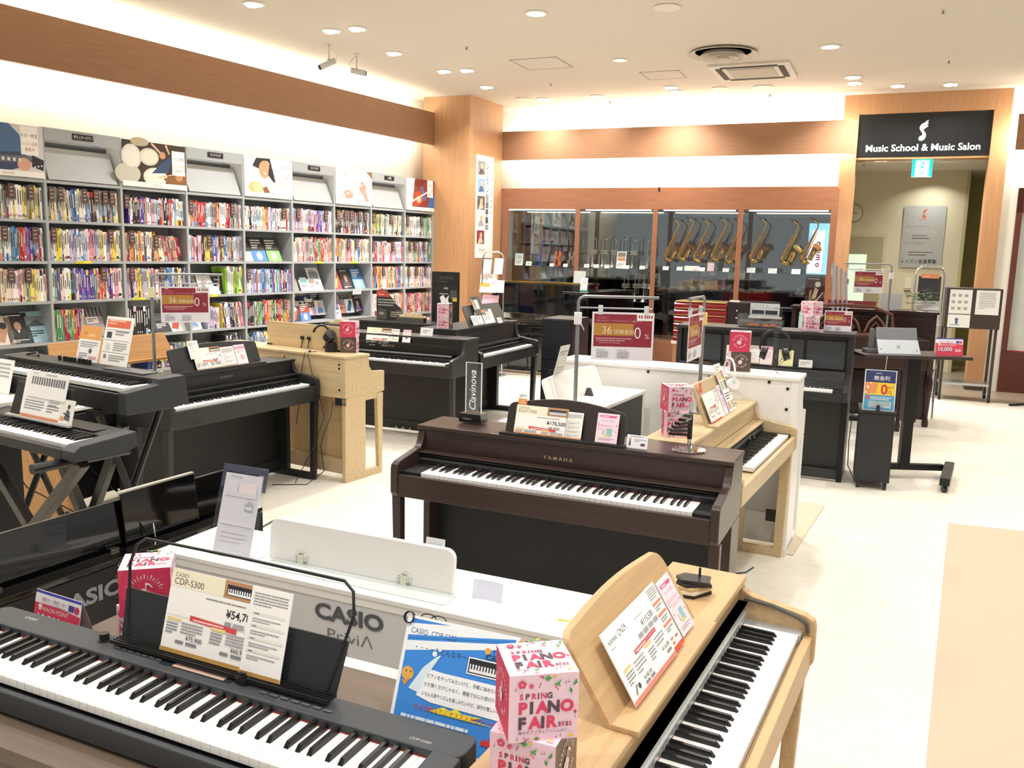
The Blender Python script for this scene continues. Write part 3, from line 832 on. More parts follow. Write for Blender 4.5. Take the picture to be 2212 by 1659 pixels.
for k in range(4):
    b.box(-.302, -.028 + k * .008, .012, .302, -.024 + k * .008, .015, BLACKP)
b.build('ledge', rs)
for x in (-.25, .25):
    b = B(); b.tube([(x, -.0, .012), (x, -.02, .0), (x, -.022, -.004)], .0035, BLACKP); b.build('foot', rs)

# ------------------------------------------------------------------ printed cards
def price_items(model, price, maker='', accent='b98f4e', H_=66, w_=100, tone='f1ead2', pk=True, p2=('75,900', '60,940')):
    it = [('r', 0, H_ - 15, w_, 15, tone), ('t', 4, H_ - 6.5, 5.2, maker, '4b4640'), ('t', 4, H_ - 13, 8, model, '4b4640')]
    if pk:
        it += [('r', w_ * .60, H_ - 15, w_ * .4, 15, 'b98a63'), ('k', w_ * .63, H_ - 12.5, w_ * .34, 9)]
    it += [('l', w_ * .42, H_ - 20, w_ * .5, 1, 2.2, '8f8f92'), ('t', w_ * .97, H_ - 31, 9.5, '\u00a5' + price, '2f2f31', dict(align='r', bold=.012)),
           ('r', w_ * .66, H_ - 38.5, 7, 4, '9a9a9e'), ('r', w_ * .75, H_ - 38.5, 12, 4, 'a5a5aa'), ('r', w_ * .02, H_ - 39.6, w_ * .94, .35, 'c4c4c8'),
           ('p', [(w_ * .28, H_ - 36.5), (w_ * .8, H_ - 38.5), (w_ * .8, H_ - 43), (w_ * .28, H_ - 41)], 'd24a50'), ('l', w_ * .32, H_ - 40.5, w_ * .42, 1, 2.6, 'f6dada')]
    for k, x in enumerate((w_ * .03, w_ * .53)):
        it += [('r', x, H_ - 44, 16, 2.6, 'ecd08a'), ('l', x, H_ - 47, 13, 4, 2.6, '8e8e94'), ('l', x + 17, H_ - 45, 24, 4, 2.6, '9b9ba0'),
               ('t', x + 42, H_ - 58, 5.6, '\u00a5' + p2[k], '3a3a3c', dict(align='r')), ('r', x + 13, H_ - 62, 9, 2.6, '86868b'), ('r', x + 25, H_ - 62, 12, 2.6, '86868b')]
    it += [('r', 0, 0, w_, H_ * .05, accent)]
    return it
def spec_items(H_, accent='b98f4e', w_=100, bar='e2e4de'):
    it = [('l', 8, H_ - 12, 84, 5, 5.5, '9a9a9e')]
    for k in range(4):
        y = H_ - 52 - k * 24
        if y > 12:
            it += [('r', 8, y, 84, 5, bar), ('l', 14, y + .8, 24, 1, 6, '808086'), ('l', 12, y - 9, 70, 2, 5, 'a2a2a6')]
    it += [('r', 0, 0, w_, 8, accent)]
    return it
def gift_items(H_=150):
    return [('r', 0, 0, 100, H_, 'f3dbe6'), ('p', [(10, H_ - 8), (90, H_ - 8), (86, H_ - 18), (14, H_ - 18)], 'dd5b8e'), ('l', 20, H_ - 15, 58, 1, 7, 'fbe6ee'),
            ('t', 50, H_ - 36, 12, '22, 13, 2022', 'c9779b', dict(align='c')), ('t', 50, H_ - 60, 13, 'お手入れセット', 'c9779b', dict(align='c')), ('t', 50, H_ - 76, 13, 'プレゼント!', 'c9779b', dict(align='c')),
            ('r', 48, 30, 26, 34, '8fbfc6'), ('r', 30, 34, 9, 20, 'cdbfa0'), ('r', 40, 28, 26, 8, 'c8cf7a'), ('l', 14, 18, 72, 2, 6, 'b9a9b2'),
            ('c', 10, 60, 3, 'b98aa2'), ('c', 90, 52, 3, 'c9889a'), ('c', 9, 84, 3, '9aa28a'), ('c', 91, 80, 3, 'b98aa2')]
def finance_items():
    """red 0 % finance notice, 100 wide and 78 high"""
    it = [('r', 3, 22, 94, 53, '8f2b3a'), ('r', 3, 40, 64, 20, 'b8863f'), ('r', 7, 66, 20, 6, 'a9495a'), ('r', 7.5, 66.5, 19, 5, '8f2b3a'), ('t', 17, 67.3, 3.6, '期間限定', 'c9808c', dict(align='c')),
          ('r', 72, 65, 26, 11, 'f4f2ee'), ('t', 6, 62.5, 3.3, 'グランドピアノ・アップライトピアノ・電子ピアノ', 'e9c9cc'), ('t', 17, 43, 17, '36', 'f4ead2', dict(bold=-.012)), ('t', 37, 43.5, 8, '回無金利', 'efe0bc'),
          ('t', 69, 36, 27, '0', 'f7f1ea', dict(bold=-.012, sx=.9)), ('t', 86, 36, 11, '%', 'f4e6e0', dict(bold=-.01)), ('l', 7, 34.5, 58, 2, 3.4, 'd8a6aa'), ('l', 12, 27.5, 46, 1, 3, 'c08a90')]
    for k, x in enumerate((75, 79, 84, 87.5, 91, 95)):
        it.append(('r', x, 69, 2, 5, '8f2b3a'))
    for x in (8, 42):
        it += [('l', x, 16.5, 20, 1, 2, 'b9b9c4'), ('r', x, 5, 20, 10, 'd3d4de'), ('l', x + 1, 12, 18, 4, 2.4, '9d9da8')]
    return it
def waon_items():
    return [('r', 0, 0, 100, 50, 'dd4560'), ('r', 0, 46, 100, 16, 'f6eef4'), ('r', 0, 60, 100, 4, '4a4fb4'), ('p', [(0, 46), (0, 50), (60, 48), (100, 42), (100, 46)], 'f6eef4'), ('t', 14, 50, 6.5, '対象のカード新規ご入会・ご利用で', '5a5a66', dict(sx=.72)),
            ('r', 74, 46, 12, 9, '4a4f9c'), ('c', 92, 50, 5.5, 'd2466a'), ('t', 17, 36, 9, 'WAON POINT', 'f8e6ea'), ('p', [(8, 42), (11, 45), (15, 45), (18, 42), (16, 40), (15, 36), (11, 36), (10, 40)], 'f8e6ea'),
            ('t', 9, 17, 20, '10,000', '3a3f78', dict(bold=.06)), ('t', 10, 17.5, 20, '10,000', 'f8f4fa', dict(bold=.015)), ('t', 70, 16, 11, '進呈!', 'f8e0e6', dict(bold=.02)), ('r', 8, 7, 84, 5, 'f2c6d0'), ('l', 30, 2, 40, 1, 3.4, 'f6dfe4')]
# pink and red fair boxes: twelve-centimetre cubes with a print on every side
BX = .118
PINK, RED_, DKB = 'efcfe0', 'd23a5c', '4a3a3c'
def fair_print(dark=False):
    a, k = 'dc3f63', '54404e'
    it = [('t', 14, 66, 13.5, 'S', a, dict(bold=.03))]
    it = []
    x = 15
    for i, ch in enumerate('SPRING'):
        it.append(('t', x, 64, 11.5, ch, a if i % 2 == 0 else k, dict(bold=.035))); x += 4.5 if ch == 'I' else 8.6
    x = 14
    for i, ch in enumerate('PIANO'):
        it.append(('t', x, 43, 23.5, ch, (a, k, a, k, a)[i], dict(bold=.05))); x += (16, 8, 17.5, 18, 18)[i]
    x = 14
    for i, ch in enumerate('FAIR'):
        it.append(('t', x, 20.5, 23.5, ch, (k, a, k, a)[i], dict(bold=.05))); x += (14, 18.5, 8, 16)[i]
    it += [('t', 71, 21, 8.5, '2', k, dict(bold=.04)), ('t', 76, 21, 8.5, '0', a, dict(bold=.04)), ('t', 81.5, 21, 8.5, '2', k, dict(bold=.04)), ('t', 86.5, 21, 8.5, '2', a, dict(bold=.04)),
           ('t', 14, 12.5, 5.6, '春のピアノフェア', '4a3c46'), ('t', 60, 12.5, 4.6, '3.13 sunまで', '6a5c66')]
    for cx_, cy_, r in ((18, 87, 3.6), (31, 84, 2.1)):
        for j in range(5):
            an = math.pi / 2 + j * 2 * math.pi / 5
            it.append(('c', cx_ + r * math.cos(an), cy_ + r * math.sin(an), r * .75, 'd8476a'))
        it.append(('c', cx_, cy_, r * .35, 'f4d7df'))
    for cx_, cy_ in ((44, 86), (42, 82.5), (8, 80), (80, 86), (84, 87.5), (12, 6), (68, 6), (74, 8)):
        it += [('c', cx_, cy_, .9, '3e3440'), ('r', cx_ + .5, cy_, .5, 4, '3e3440')]
    it += [('p', [(90, 84), (95, 92), (97, 86), (92, 82)], '4c9a52'), ('p', [(86, 80), (90, 76), (89, 70), (85, 74)], '4c9a52'), ('p', [(62, 86), (68, 88), (74, 93), (71, 86), (73, 82), (67, 84)], '4fa05a'),
           ('p', [(64, 82), (67, 84), (67, 79)], 'd8476a'), ('p', [(67, 79), (70, 80), (69, 76)], 'd8476a'), ('p', [(92, 44), (95, 46), (97, 42), (94, 39)], 'c23a52'), ('r', 94.6, 33, .6, 6, '4a3840'),
           ('c', 87, 7, 3, 'e6c84a', 2.2), ('c', 91.5, 7, 2.6, 'e6c84a', 2), ('c', 40, 6, 4.4, 'd88a9a', 3), ('c', 40, 6.4, 3, '55a35a', 2.6), ('c', 22, 8, 1.8, 'd88a9a'), ('c', 28, 7, 1.8, 'd88a9a'), ('p', [(18, 0), (20, 0), (27, 6), (26, 7)], '4a3840'),
           ('p', [(48, 96), (54, 100), (60, 96), (54, 91)], '4fa05a'), ('p', [(42, 98), (48, 95), (48, 100), (42, 100)], 'd0607a'), ('p', [(60, 95), (66, 98), (66, 100), (60, 100)], 'dcc050')]
    return it
def spring_print():
    c = 'f4d3dc'
    it = []
    for k in range(15):
        a = R(12 + k * 11.2)
        r0, r1 = 27, 38 if k % 2 else 35
        dx, dy = -math.sin(a) * 1.0, math.cos(a) * 1.0
        w1 = 1.4 if k % 3 else .7
        it.append(('p', [(50 + r0 * math.cos(a) - dx * .4, 50 + r0 * math.sin(a) - dy * .4), (50 + r1 * math.cos(a) - dx * w1, 50 + r1 * math.sin(a) - dy * w1), (50 + r1 * math.cos(a) + dx * w1, 50 + r1 * math.sin(a) + dy * w1), (50 + r0 * math.cos(a) + dx * .4, 50 + r0 * math.sin(a) + dy * .4)], c))
    for j in range(5):
        an = math.pi / 2 + j * 2 * math.pi / 5
        it.append(('c', 47 + 6.4 * math.cos(an), 47 + 6.4 * math.sin(an), 5.2, c))
    it += [('r', 51, 55, 2.2, 16, c), ('p', [(51, 71), (59, 69), (64, 63), (65, 58), (62, 60), (58, 65), (52, 66)], c)]
    s_ = '2022 SPRING'
    for i, ch in enumerate(s_):
        a = R(208 + i * 12.4)
        it.append(('arc', 50 + 33 * math.cos(a), 52 + 33 * math.sin(a), 9.5, ch, c, a + math.pi / 2))
    return it
def box_faces(sides):
    """six faces: front, right, back, left, top; each ('fair'|'spring', base colour)"""
    root = None
    out = []
    for i, (kind, base) in enumerate(sides):
        h = BX / 2
        def P(x, y, e, i=i):
            u = (x / 100 - .5) * BX
            v = y / 100 * BX
            if i < 4:
                p = Vector((u, -h - e, v)); p.rotate(Matrix.Rotation(i * math.pi / 2, 3, 'Z')); return tuple(p)
            q = (u, (y / 100 - .5) * BX, BX + e)
            return q
        b0 = B()
        b0.face([P(0, 0, 0), P(100, 0, 0), P(100, 100, 0), P(0, 100, 0)], C(base) if base != DKB else mat('foil_dark', '6a5a54', .3, .5))
        items = fair_print() if kind == 'fair' else spring_print()
        arcs = [t for t in items if t[0] == 'arc']
        pb = printing([t for t in items if t[0] != 'arc'], P)
        for (_, x, y, sz, ch, c, a) in arcs:
            vs_, fs = glyphs(ch, .02)
            if vs_:
                wd = max(v[0] for v in vs_) / 2
                ca, sa = math.cos(a), math.sin(a)
                pb.raw([P(x + ((v[0] - wd) * ca - v[1] * sa) * sz, y + ((v[0] - wd) * sa + v[1] * ca) * sz, .0008) for v in vs_], fs, C(c))
        out.append((b0, pb))
    return out
FACES = {}
def fair_box(loc, rz, sides, label, group=None):
    key = tuple(sides)
    if key not in FACES:
        body = B(); pr_ = B()
        for b0, pb in box_faces(sides):
            for src, dst in ((b0, body), (pb, pr_)):
                for f, m in zip(src.f, src.mi):
                    dst.face([src.v[i] for i in f], src.ms[m])
        h = BX / 2
        body.face([(-h, h, 0), (h, h, 0), (h, -h, 0), (-h, -h, 0)], C(PINK))
        FACES[key] = (body.mesh('paper_box'), pr_.mesh('print'))
    me, mp_ = FACES[key]
    o = bpy.data.objects.new('paper_box', me); COL.objects.link(o); o.location = loc; o.rotation_euler = (0, 0, R(rz))
    tag(o, label, 'box', group)
    instance(mp_ and type('x', (), {'data': mp_, 'name': 'print'})(), o, (0, 0, 0), 'print')
    return o
FA, SPR, SPD = ('fair', PINK), ('spring', RED_), ('spring', DKB)
def stack(F, x, y, z, r_low, r_up, low, up, where, tw=0.0):
    fair_box(F(x, y, z + .001), F.a + r_low, low, 'lower pink fair box ' + where)
    fair_box(F(x + tw, y, z + BX + .001), F.a + r_up, up, 'upper pink fair box ' + where)
S1 = (FA, SPD, FA, SPR, FA)      # front fair, right dark foil, back fair, left red
S2 = (SPR, FA, SPD, FA, FA)
S3 = (FA, SPD, FA, SPR, FA)
stack(CN, .088, .265, .83, -62.45 - 24 + 2, -49.0 - 2, S1, S1, 'on the left end of the oak piano in the foreground')
stack(CD, .30, .345, .735, -22, 24 + 16, S1, S2, 'behind the slab keyboard at lower left')
stack(OB, .165, -.235, .955, 180 - 28 + 60, 180 + 28, (SPD, FA, SPR, FA, FA), S2, 'on the pale oak piano seen from behind')
stack(RO, .07, .32, .915, -62.3 - 5, -62.3 + 8, S1, S1, 'behind the round sample tree on the brown piano')
stack(WT, .37, -.14, 1.067, 180 + 20, 180 + 8, (SPD, FA, SPR, FA, FA), (SPR, FA, SPD, FA, FA), 'on top of the tall white piano')
# ------------------------------------------------------------------ book cases along the left wall
SHG = mat('shelf_grey', 'a9adb0', .5)
SHD = mat('shelf_slot', '55585a', .6)
DIV = [0.0, -.705, -1.46, -2.205, -2.965, -3.74, -4.53, -5.315, -6.10]
SZ = [1.925, 1.547, 1.174, .786, .41, .08]
BAYN = ['violin poster', 'header right of flute poster', 'flute poster', 'header left of flute poster', 'smiling guitarist poster', 'header right of drum poster', 'drum poster', 'header left of drum poster', 'guitar neck poster']
ROWN = ['top row', 'second row', 'third row', 'fourth row', 'fifth row', 'lowest row']
HEADT = {1: '入門書', 3: 'バンドスコア', 5: 'バンドスコア', 7: 'ポピュラーピアノ'}
def LWO(o, x, y, z, lean=0.0, tilt=0.0, rz=0.0):
    o.location = LW(x, y, z)
    m = Matrix.Rotation(R(LW.a + rz), 3, 'Z') @ Matrix.Rotation(R(-tilt), 3, 'X') @ Matrix.Rotation(R(lean), 3, 'Y')
    o.rotation_euler = m.to_euler()
    return o
def bay(k):
    xb = DIV[k]; xa = DIV[k + 1]
    w_ = xb - xa
    t = thing('bookcase', 'grey steel book case bay under ' + BAYN[k], 'bookcase', LW(xa, 0), LW.a)
    b = B(); b.box(0, 0, 0, .013, .33, 2.765, SHG); b.build('upright', t)
    b = B(); b.box(w_ - .013, 0, 0, w_, .33, 2.765, SHG); b.build('upright', t)
    b = B(); b.box(.013, .31, 0, w_ - .013, .33, 2.765, SHG); b.build('back_panel', t)
    for z in SZ + [2.29]:
        b = B(); b.box(.013, .004, z - .026, w_ - .013, .31, z, SHG); b.build('shelf', t)
    if k in HEADT:
        b = B(); b.box(.013, -.004, 2.65, w_ - .013, .01, 2.765, SHG); b.build('header_rail', t)
        b = B(); b.box(.04, .16, 2.56, w_ - .04, .17, 2.65, SHD); b.build('header_slot', t)
        b = B(); b.raw([(.04, .0, 2.30), (w_ - .04, .0, 2.30), (w_ - .04, .12, 2.60), (.04, .12, 2.60), (.04, .012, 2.30), (w_ - .04, .012, 2.30), (w_ - .04, .132, 2.60), (.04, .132, 2.60)], [(0, 1, 2, 3), (7, 6, 5, 4), (0, 4, 5, 1), (2, 6, 7, 3), (1, 5, 6, 2), (3, 7, 4, 0)], SHG); b.build('display_slope', t)
        b = B(); b.box(w_ / 2 - .105, -.012, 2.685, w_ / 2 + .105, -.004, 2.74, C('18181a')); s_ = b.build('category_plate', t)
        b = B(); text_on(b, HEADT[k], 0, 0, .033, C('f2f2f2'), lambda x, y: (w_ / 2 + x, -.0125, 2.70 + y), 'c', .01, sx=.75); b.build('lettering', s_)
for k in range(8):
    bay(k)
# posters in the header boards
def school(x, y, name, c='c4623c', sx=1.0):
    return [('r', x, y, 21, 34, 'fbf7f2'), ('t', x + 10.5, y + 21, 5.2, name, '3a3634', dict(align='c', sx=.8 * sx)), ('t', x + 10.5, y + 11.5, 5.0, 'レッスン会員', c, dict(align='c', sx=.66)), ('t', x + 10.5, y + 4.5, 5.0, '募集中', c, dict(align='c', sx=.8))]
PH = 62
def logo_line(x=46): return [('r', 0, 0, 100, 7, 'f4f0ea'), ('t', x, 2.2, 3.4, '島村楽器', 'a89b90')]
posters = {
 6: ('poster of a drum kit seen from above, drummer in dark clothes', [('r', 0, 7, 100, 55, '3a2c22'), ('c', 14, 40, 15, 'd9d4c6', 17), ('c', 8, 17, 19, 'c9c4b6', 14), ('c', 41, 42, 15, 'd4cdbb', 12), ('c', 27, 61, 14, 'b7a98e', 6), ('c', 50, 15, 19, 'dcd9c8', 13), ('c', 14, 40, 12, 'e6e2d6', 14), ('c', 41, 42, 12, 'e3dcca', 9), ('c', 50, 15, 16, 'e9e6d8', 10), ('p', [(44, 20), (70, 22), (78, 46), (66, 40)], '33486a'), ('p', [(70, 7), (100, 7), (100, 26), (62, 14)], '8a5f34'), ('p', [(44, 60), (60, 46), (62, 48), (46, 62)], 'd8b890'), ('c', 62, 46, 5, 'c98f6c'), ('p', [(54, 14), (80, 20), (80, 22), (54, 15.5)], 'cfa877'), ('c', 88, 18, 6, 'c08a64'), ('p', [(66, 60), (72, 48), (74, 49), (69, 62)], 'd0ac80')] + school(77, 20, 'ドラム教室') + logo_line()),
 8: ('poster of a hand on a guitar neck, player in blue denim', [('r', 0, 7, 100, 55, 'd5d2d4'), ('p', [(30, 30), (80, 24), (72, 50), (60, 62), (30, 62)], '4f6d96'), ('p', [(30, 7), (60, 7), (80, 14), (72, 30), (30, 26)], '3c4a66'), ('p', [(30, 15), (86, 18), (86, 26), (30, 23)], '6a6a70'), ('p', [(85, 13), (99, 9), (100, 22), (86, 27)], '2a2a2e'), ('c', 76, 15, 8, 'd9a58c', 8)] + [('r', 50 + j * 6.5, 18, 3, 4, 'e4e4e2') for j in range(4)] + [('c', 89 + j * 4, 13 + j, 1.1, 'dadada') for j in range(3)] + school(73, 27, 'ギター教室') + logo_line(50)),
 4: ('poster of a smiling person in a beanie playing acoustic guitar', [('r', 0, 7, 100, 55, 'f6f2ec'), ('p', [(22, 7), (82, 7), (78, 36), (60, 46), (40, 30)], 'e7e2da'), ('p', [(16, 48), (24, 61), (52, 62), (56, 50), (46, 58), (30, 44)], '2c2a2c'), ('c', 41, 44, 12, 'd99a72', 14), ('p', [(52, 58), (58, 44), (64, 24), (58, 26), (48, 36)], '262428'), ('c', 22, 15, 15, 'e8b878', 9), ('c', 26, 16, 9, 'f2d79a', 8), ('p', [(36, 12), (48, 14), (78, 28), (76, 31), (44, 18)], 'd8d2ca'), ('p', [(36, 14), (44, 18), (52, 8), (40, 7)], '8a5a38'), ('p', [(37, 40), (46, 38), (42, 36)], 'fbf3ee'), ('c', 80, 23, 7, 'cfcac2', 5)] + school(76, 27, 'ギター教室') + logo_line()),
 2: ('poster of two hands playing a silver flute', [('r', 0, 7, 100, 55, 'e3ded6'), ('p', [(48, 62), (100, 62), (100, 7), (56, 7), (44, 26)], 'cdcbd0'), ('p', [(12, 10), (98, 46), (99, 50), (12, 14)], 'b9bcc2'), ('c', 34, 18, 13, 'c99a86', 8), ('c', 74, 32, 9, 'c4937e', 11), ('p', [(68, 28), (80, 30), (92, 8), (82, 8)], 'c99a86'), ('p', [(84, 62), (100, 62), (100, 50)], '8a6a58')] + [('c', 24 + j * 9, 16 + j * 4, 2.4, 'eceef0') for j in range(7)] + school(6, 28, 'フルート教室') + logo_line()),
 0: ('poster of a red violin and bow held against blue', [('r', 0, 7, 100, 55, 'eee6de'), ('p', [(20, 7), (100, 7), (100, 62), (30, 62)], '8a3a2c'), ('p', [(76, 7), (100, 7), (100, 32), (84, 28)], '3f6fae'), ('p', [(26, 8), (44, 10), (60, 20), (50, 38), (30, 36)], 'c8442a'), ('p', [(42, 58), (54, 56), (72, 22), (60, 20)], '5a6a96'), ('c', 44, 22, 8, 'e6b49a', 7), ('p', [(22, 16), (84, 40), (84, 43), (22, 20)], 'e8dccb'), ('p', [(26, 50), (52, 46), (70, 62), (30, 62)], '7a2822')] + school(74, 28, '教室') + logo_line())}
for k in (0, 2, 4, 6, 8):
    if k == 8:
        xa, xb = -6.873, -6.108
    else:
        xa, xb = DIV[k + 1] + .012, DIV[k] - .008
    lab, items = posters[k]
    wd = xb - xa
    o = card('poster', lab, 'poster', (0, 0, 0), wd, .455, items, base='f4f0ea', thick=.006, unit=100)
    u = wd / 100
    for ch in o.children:
        ch.scale = (1, 1, .455 / (PH * u))
    LWO(o, (xa + xb) / 2, -.012, 2.30)
# the leftmost bay runs out of the picture
def bay8():
    t = thing('bookcase', 'grey steel book case bay at far left under ' + BAYN[8], 'bookcase', LW(-6.885, 0), LW.a)
    b = B(); b.box(0, 0, 0, .013, .33, 2.765, SHG); b.build('upright', t)
    b = B(); b.box(.772, 0, 0, .785, .33, 2.765, SHG); b.build('upright', t)
    b = B(); b.box(.013, .31, 0, .772, .33, 2.765, SHG); b.build('back_panel', t)
    for z in SZ + [2.29]:
        b = B(); b.box(.013, .004, z - .026, .772, .31, z, SHG); b.build('shelf', t)
bay8()
# books
HUES = {'white': ['f2f0ec', 'eae8e6', 'f5f2ea'], 'cream': ['e6dcc2', 'ece2c8'], 'pink': ['e6a9b8', 'efc6cf', 'd9879c'], 'red': ['b8323a', 'c94a44', 'a3222e'], 'orange': ['e08a4a', 'e5622e'], 'yellow': ['ecd75a', 'e6cf6e'], 'green': ['7fb48a', '8fae6a', '4f8f5e'], 'lime': ['93c83a'],
        'blue': ['5a8ac6', '3a5fa8', '8fb4dc'], 'pale blue': ['c4d6e6', 'b6d0dc'], 'purple': ['6a4aa8', '8f74b8', '5c3f94'], 'lavender': ['c9c0dc', 'b6b2d0'], 'black': ['222226', '2e2c30'], 'grey': ['9a9a9e', 'b8b6b6', '85868c'], 'brown': ['6b4a44', '5a4440'], 'beige': ['d0b79c', 'c9a98a'], 'teal': ['5f8f96', '4f7d80'], 'navy': ['2c3560', '33406a'], 'olive': ['a29a3e', '8f8a3a']}
BM = {}
def book_mesh(c, c2, style):
    key = (c, c2, style)
    if key not in BM:
        b = B(); m = C(c)
        b.raw([(0, 0, 0), (1, 0, 0), (1, 1, 0), (0, 1, 0), (0, 0, 1), (1, 0, 1), (1, 1, 1), (0, 1, 1)], [(0, 1, 5, 4), (1, 2, 6, 5), (3, 0, 4, 7)], m)
        b.raw([(0, 0, 0), (1, 0, 0), (1, 1, 0), (0, 1, 0), (0, 0, 1), (1, 0, 1), (1, 1, 1), (0, 1, 1)], [(3, 2, 1, 0), (4, 5, 6, 7), (2, 3, 7, 6)], C('e9e6de'))
        def q(x0, z0, x1, z1, cc):
            b.face([(x0, -.006, z0), (x1, -.006, z0), (x1, -.006, z1), (x0, -.006, z1)], C(cc))
        ink = '3a3a40' if sum(int(c[i:i + 2], 16) for i in (0, 2, 4)) > 380 else 'd8d6d0'
        if style == 0:
            q(.3, .42, .7, .85, ink); q(.3, .06, .7, .12, ink)
        elif style == 1:
            q(0, 0, 1, .22, c2); q(.32, .35, .68, .62, ink); q(.3, .68, .7, .9, c2)
        elif style == 2:
            q(0, .82, 1, 1, c2); q(.34, .3, .66, .74, ink)
        else:
            q(.3, .55, .7, .92, ink); q(0, .08, 1, .16, c2)
        BM[key] = b.mesh('music_book')
    return BM[key]
STUFF = B()
ORD = 'first second third fourth fifth sixth seventh eighth ninth tenth eleventh twelfth thirteenth fourteenth fifteenth sixteenth seventeenth eighteenth nineteenth twentieth'.split() + [f'twenty-{q}' for q in 'first second third fourth fifth sixth seventh eighth ninth'.split()]
NB = [0]
NCELL = {}
def put_book(k, r, x, th, h, d, colour, lean, y=.02):
    c = random.choice(HUES[colour])
    c2 = random.choice(HUES[random.choice(['red', 'blue', 'yellow', 'black', 'white', 'pink'])])
    me = book_mesh(c, c2, random.choice((0, 0, 1, 2, 3)))
    if NB[0] < 300:
        NB[0] += 1
        o = bpy.data.objects.new('music_book', me); COL.objects.link(o)
        NCELL[(k, r, colour)] = n_ = NCELL.get((k, r, colour), 0) + 1
        tag(o, f'{ORD[n_ - 1]} {colour} music book from left, {ROWN[r]}, under {BAYN[k]}', 'book', f'music books, {ROWN[r]}, under {BAYN[k]}')
        LWO(o, x, y, SZ[r] + .0005 + (max(0, -math.sin(R(lean)) * 0)), lean)
        o.scale = (th * .97, d, h)
    else:
        m = Matrix.Translation(LW(x, y, SZ[r] + .0005)) @ (Matrix.Rotation(R(LW.a), 4, 'Z') @ Matrix.Rotation(R(lean), 4, 'Y')) @ Matrix.Diagonal((th * .97, d, h, 1))
        for p in me.polygons:
            STUFF.face([m @ me.vertices[i].co for i in p.vertices], me.materials[p.material_index])
DVM = None
def divider(k, r, x, w_=.055, c='5e4640', zt=.30):
    b = B(); b.box(0, 0, 0, w_, .004, .135, C(c))
    for j in range(3):
        b.face([(w_ * .25, -.0004, .03 + j * .035), (w_ * .25 + w_ * .5, -.0004, .03 + j * .035), (w_ * .25 + w_ * .5, -.0004, .037 + j * .035), (w_ * .25, -.0004, .037 + j * .035)], C('c9bdb4'))
    b.box(w_ * .1, .004, .01, w_ * .16, .2, .13, C(c))
    o = b.build('index_divider')
    n = 'first second third fourth fifth sixth seventh'.split()
    i = NCELL.get((k, r), 0); NCELL[(k, r)] = i + 1
    tag(o, f'{n[i]} brown index divider from the left, {ROWN[r]}, under {BAYN[k]}', 'divider')
    LWO(o, x, .005, SZ[r] + zt - .125)
def run(k, r, x0, x1, cols, hh=.30, lean=0.0, divs=(), tmin=.010, tmax=.024, y=.02, jit=.02):
    """fills a span of one shelf with spines; divs are positions 0..1 of the brown index plates"""
    base = DIV[k + 1] if k < 8 else -6.885
    w_ = (DIV[k] if k < 8 else -6.10) - base
    xa = base + .018 + x0 * (w_ - .036); xe = base + .018 + x1 * (w_ - .036)
    x = xa + (abs(math.tan(R(lean))) * hh if lean < 0 else 0)
    xe -= abs(math.tan(R(lean))) * hh if lean > 0 else 0
    i = 0; cur = random.choice(cols); run_l = 0
    while True:
        th = random.uniform(tmin, tmax)
        if x + th > xe:
            break
        if run_l <= 0:
            cur = random.choice(cols); run_l = random.choice((1, 1, 1, 2, 3))
        run_l -= 1
        put_book(k, r, x, th, hh + random.uniform(-jit, jit * .5), .225, cur, lean, y + random.uniform(0, .008))
        x += th / math.cos(R(lean))
    for dpos in divs:
        divider(k, r, base + .02 + dpos * (w_ - .1), zt=hh)
# nearest bays first, so that the largest books become single things
run(8, 0, .42, 1, ['grey', 'cream', 'white', 'brown', 'grey', 'olive', 'yellow'], divs=(.62, .88))
run(8, 1, .42, 1, ['white', 'pink', 'blue', 'orange', 'purple', 'teal', 'white', 'red'], divs=(.5, .9))
run(8, 2, .42, 1, ['pink', 'cream', 'beige', 'white', 'cream', 'yellow', 'green'], divs=(.55, .78))
run(7, 0, 0, 1, ['grey', 'grey', 'teal', 'cream', 'beige', 'brown', 'white', 'blue'], lean=-2.5, divs=(.02, .15, .5, .68, .82, .93))
run(7, 1, 0, 1, ['white', 'white', 'white', 'pale blue', 'yellow', 'pink', 'lavender', 'cream'], divs=(.02, .88))
run(7, 2, 0, 1, ['white', 'white', 'pink', 'teal', 'purple', 'orange', 'green', 'red', 'cream'], divs=(.74,))
run(6, 0, .09, 1, ['white', 'pink', 'red', 'blue', 'pale blue', 'black', 'white', 'grey', 'purple'], hh=.275, divs=(.02,))
run(6, 1, .0, .5, ['beige', 'white', 'orange', 'cream', 'brown', 'grey'], divs=(.08,))
run(6, 1, .42, .95, ['beige', 'pink', 'red', 'orange', 'cream', 'white', 'grey'], lean=-12, hh=.26, divs=(.5,))
run(6, 2, .0, 1, ['white', 'grey', 'black', 'blue', 'navy', 'lavender', 'yellow', 'pink'], divs=(.06, .58))
run(5, 0, .0, 1, ['orange', 'red', 'white', 'black', 'white', 'grey', 'cream'], hh=.27, divs=(.02, .85))
run(5, 1, .0, 1, ['blue', 'yellow', 'black', 'grey', 'brown', 'pink', 'beige', 'white'], hh=.28, divs=(.35, .6))
run(7, 3, .0, .42, ['lavender', 'red', 'pink', 'purple', 'red', 'green', 'yellow', 'white'], hh=.30)
run(6, 3, .0, .38, ['black'], hh=.30, tmin=.02, tmax=.03)
run(5, 3, .3, .55, ['white', 'lavender', 'pink'], hh=.25)
run(5, 3, .55, 1, ['purple', 'lavender', 'yellow', 'black', 'white', 'pink', 'brown'], lean=-7, hh=.29)
run(5, 2, .66, 1, ['lime', 'orange', 'pink', 'white', 'lime'], hh=.31)
run(4, 0, .0, 1, ['lavender', 'red', 'white', 'pale blue', 'yellow', 'white', 'purple', 'black'], hh=.26, divs=(.88,))
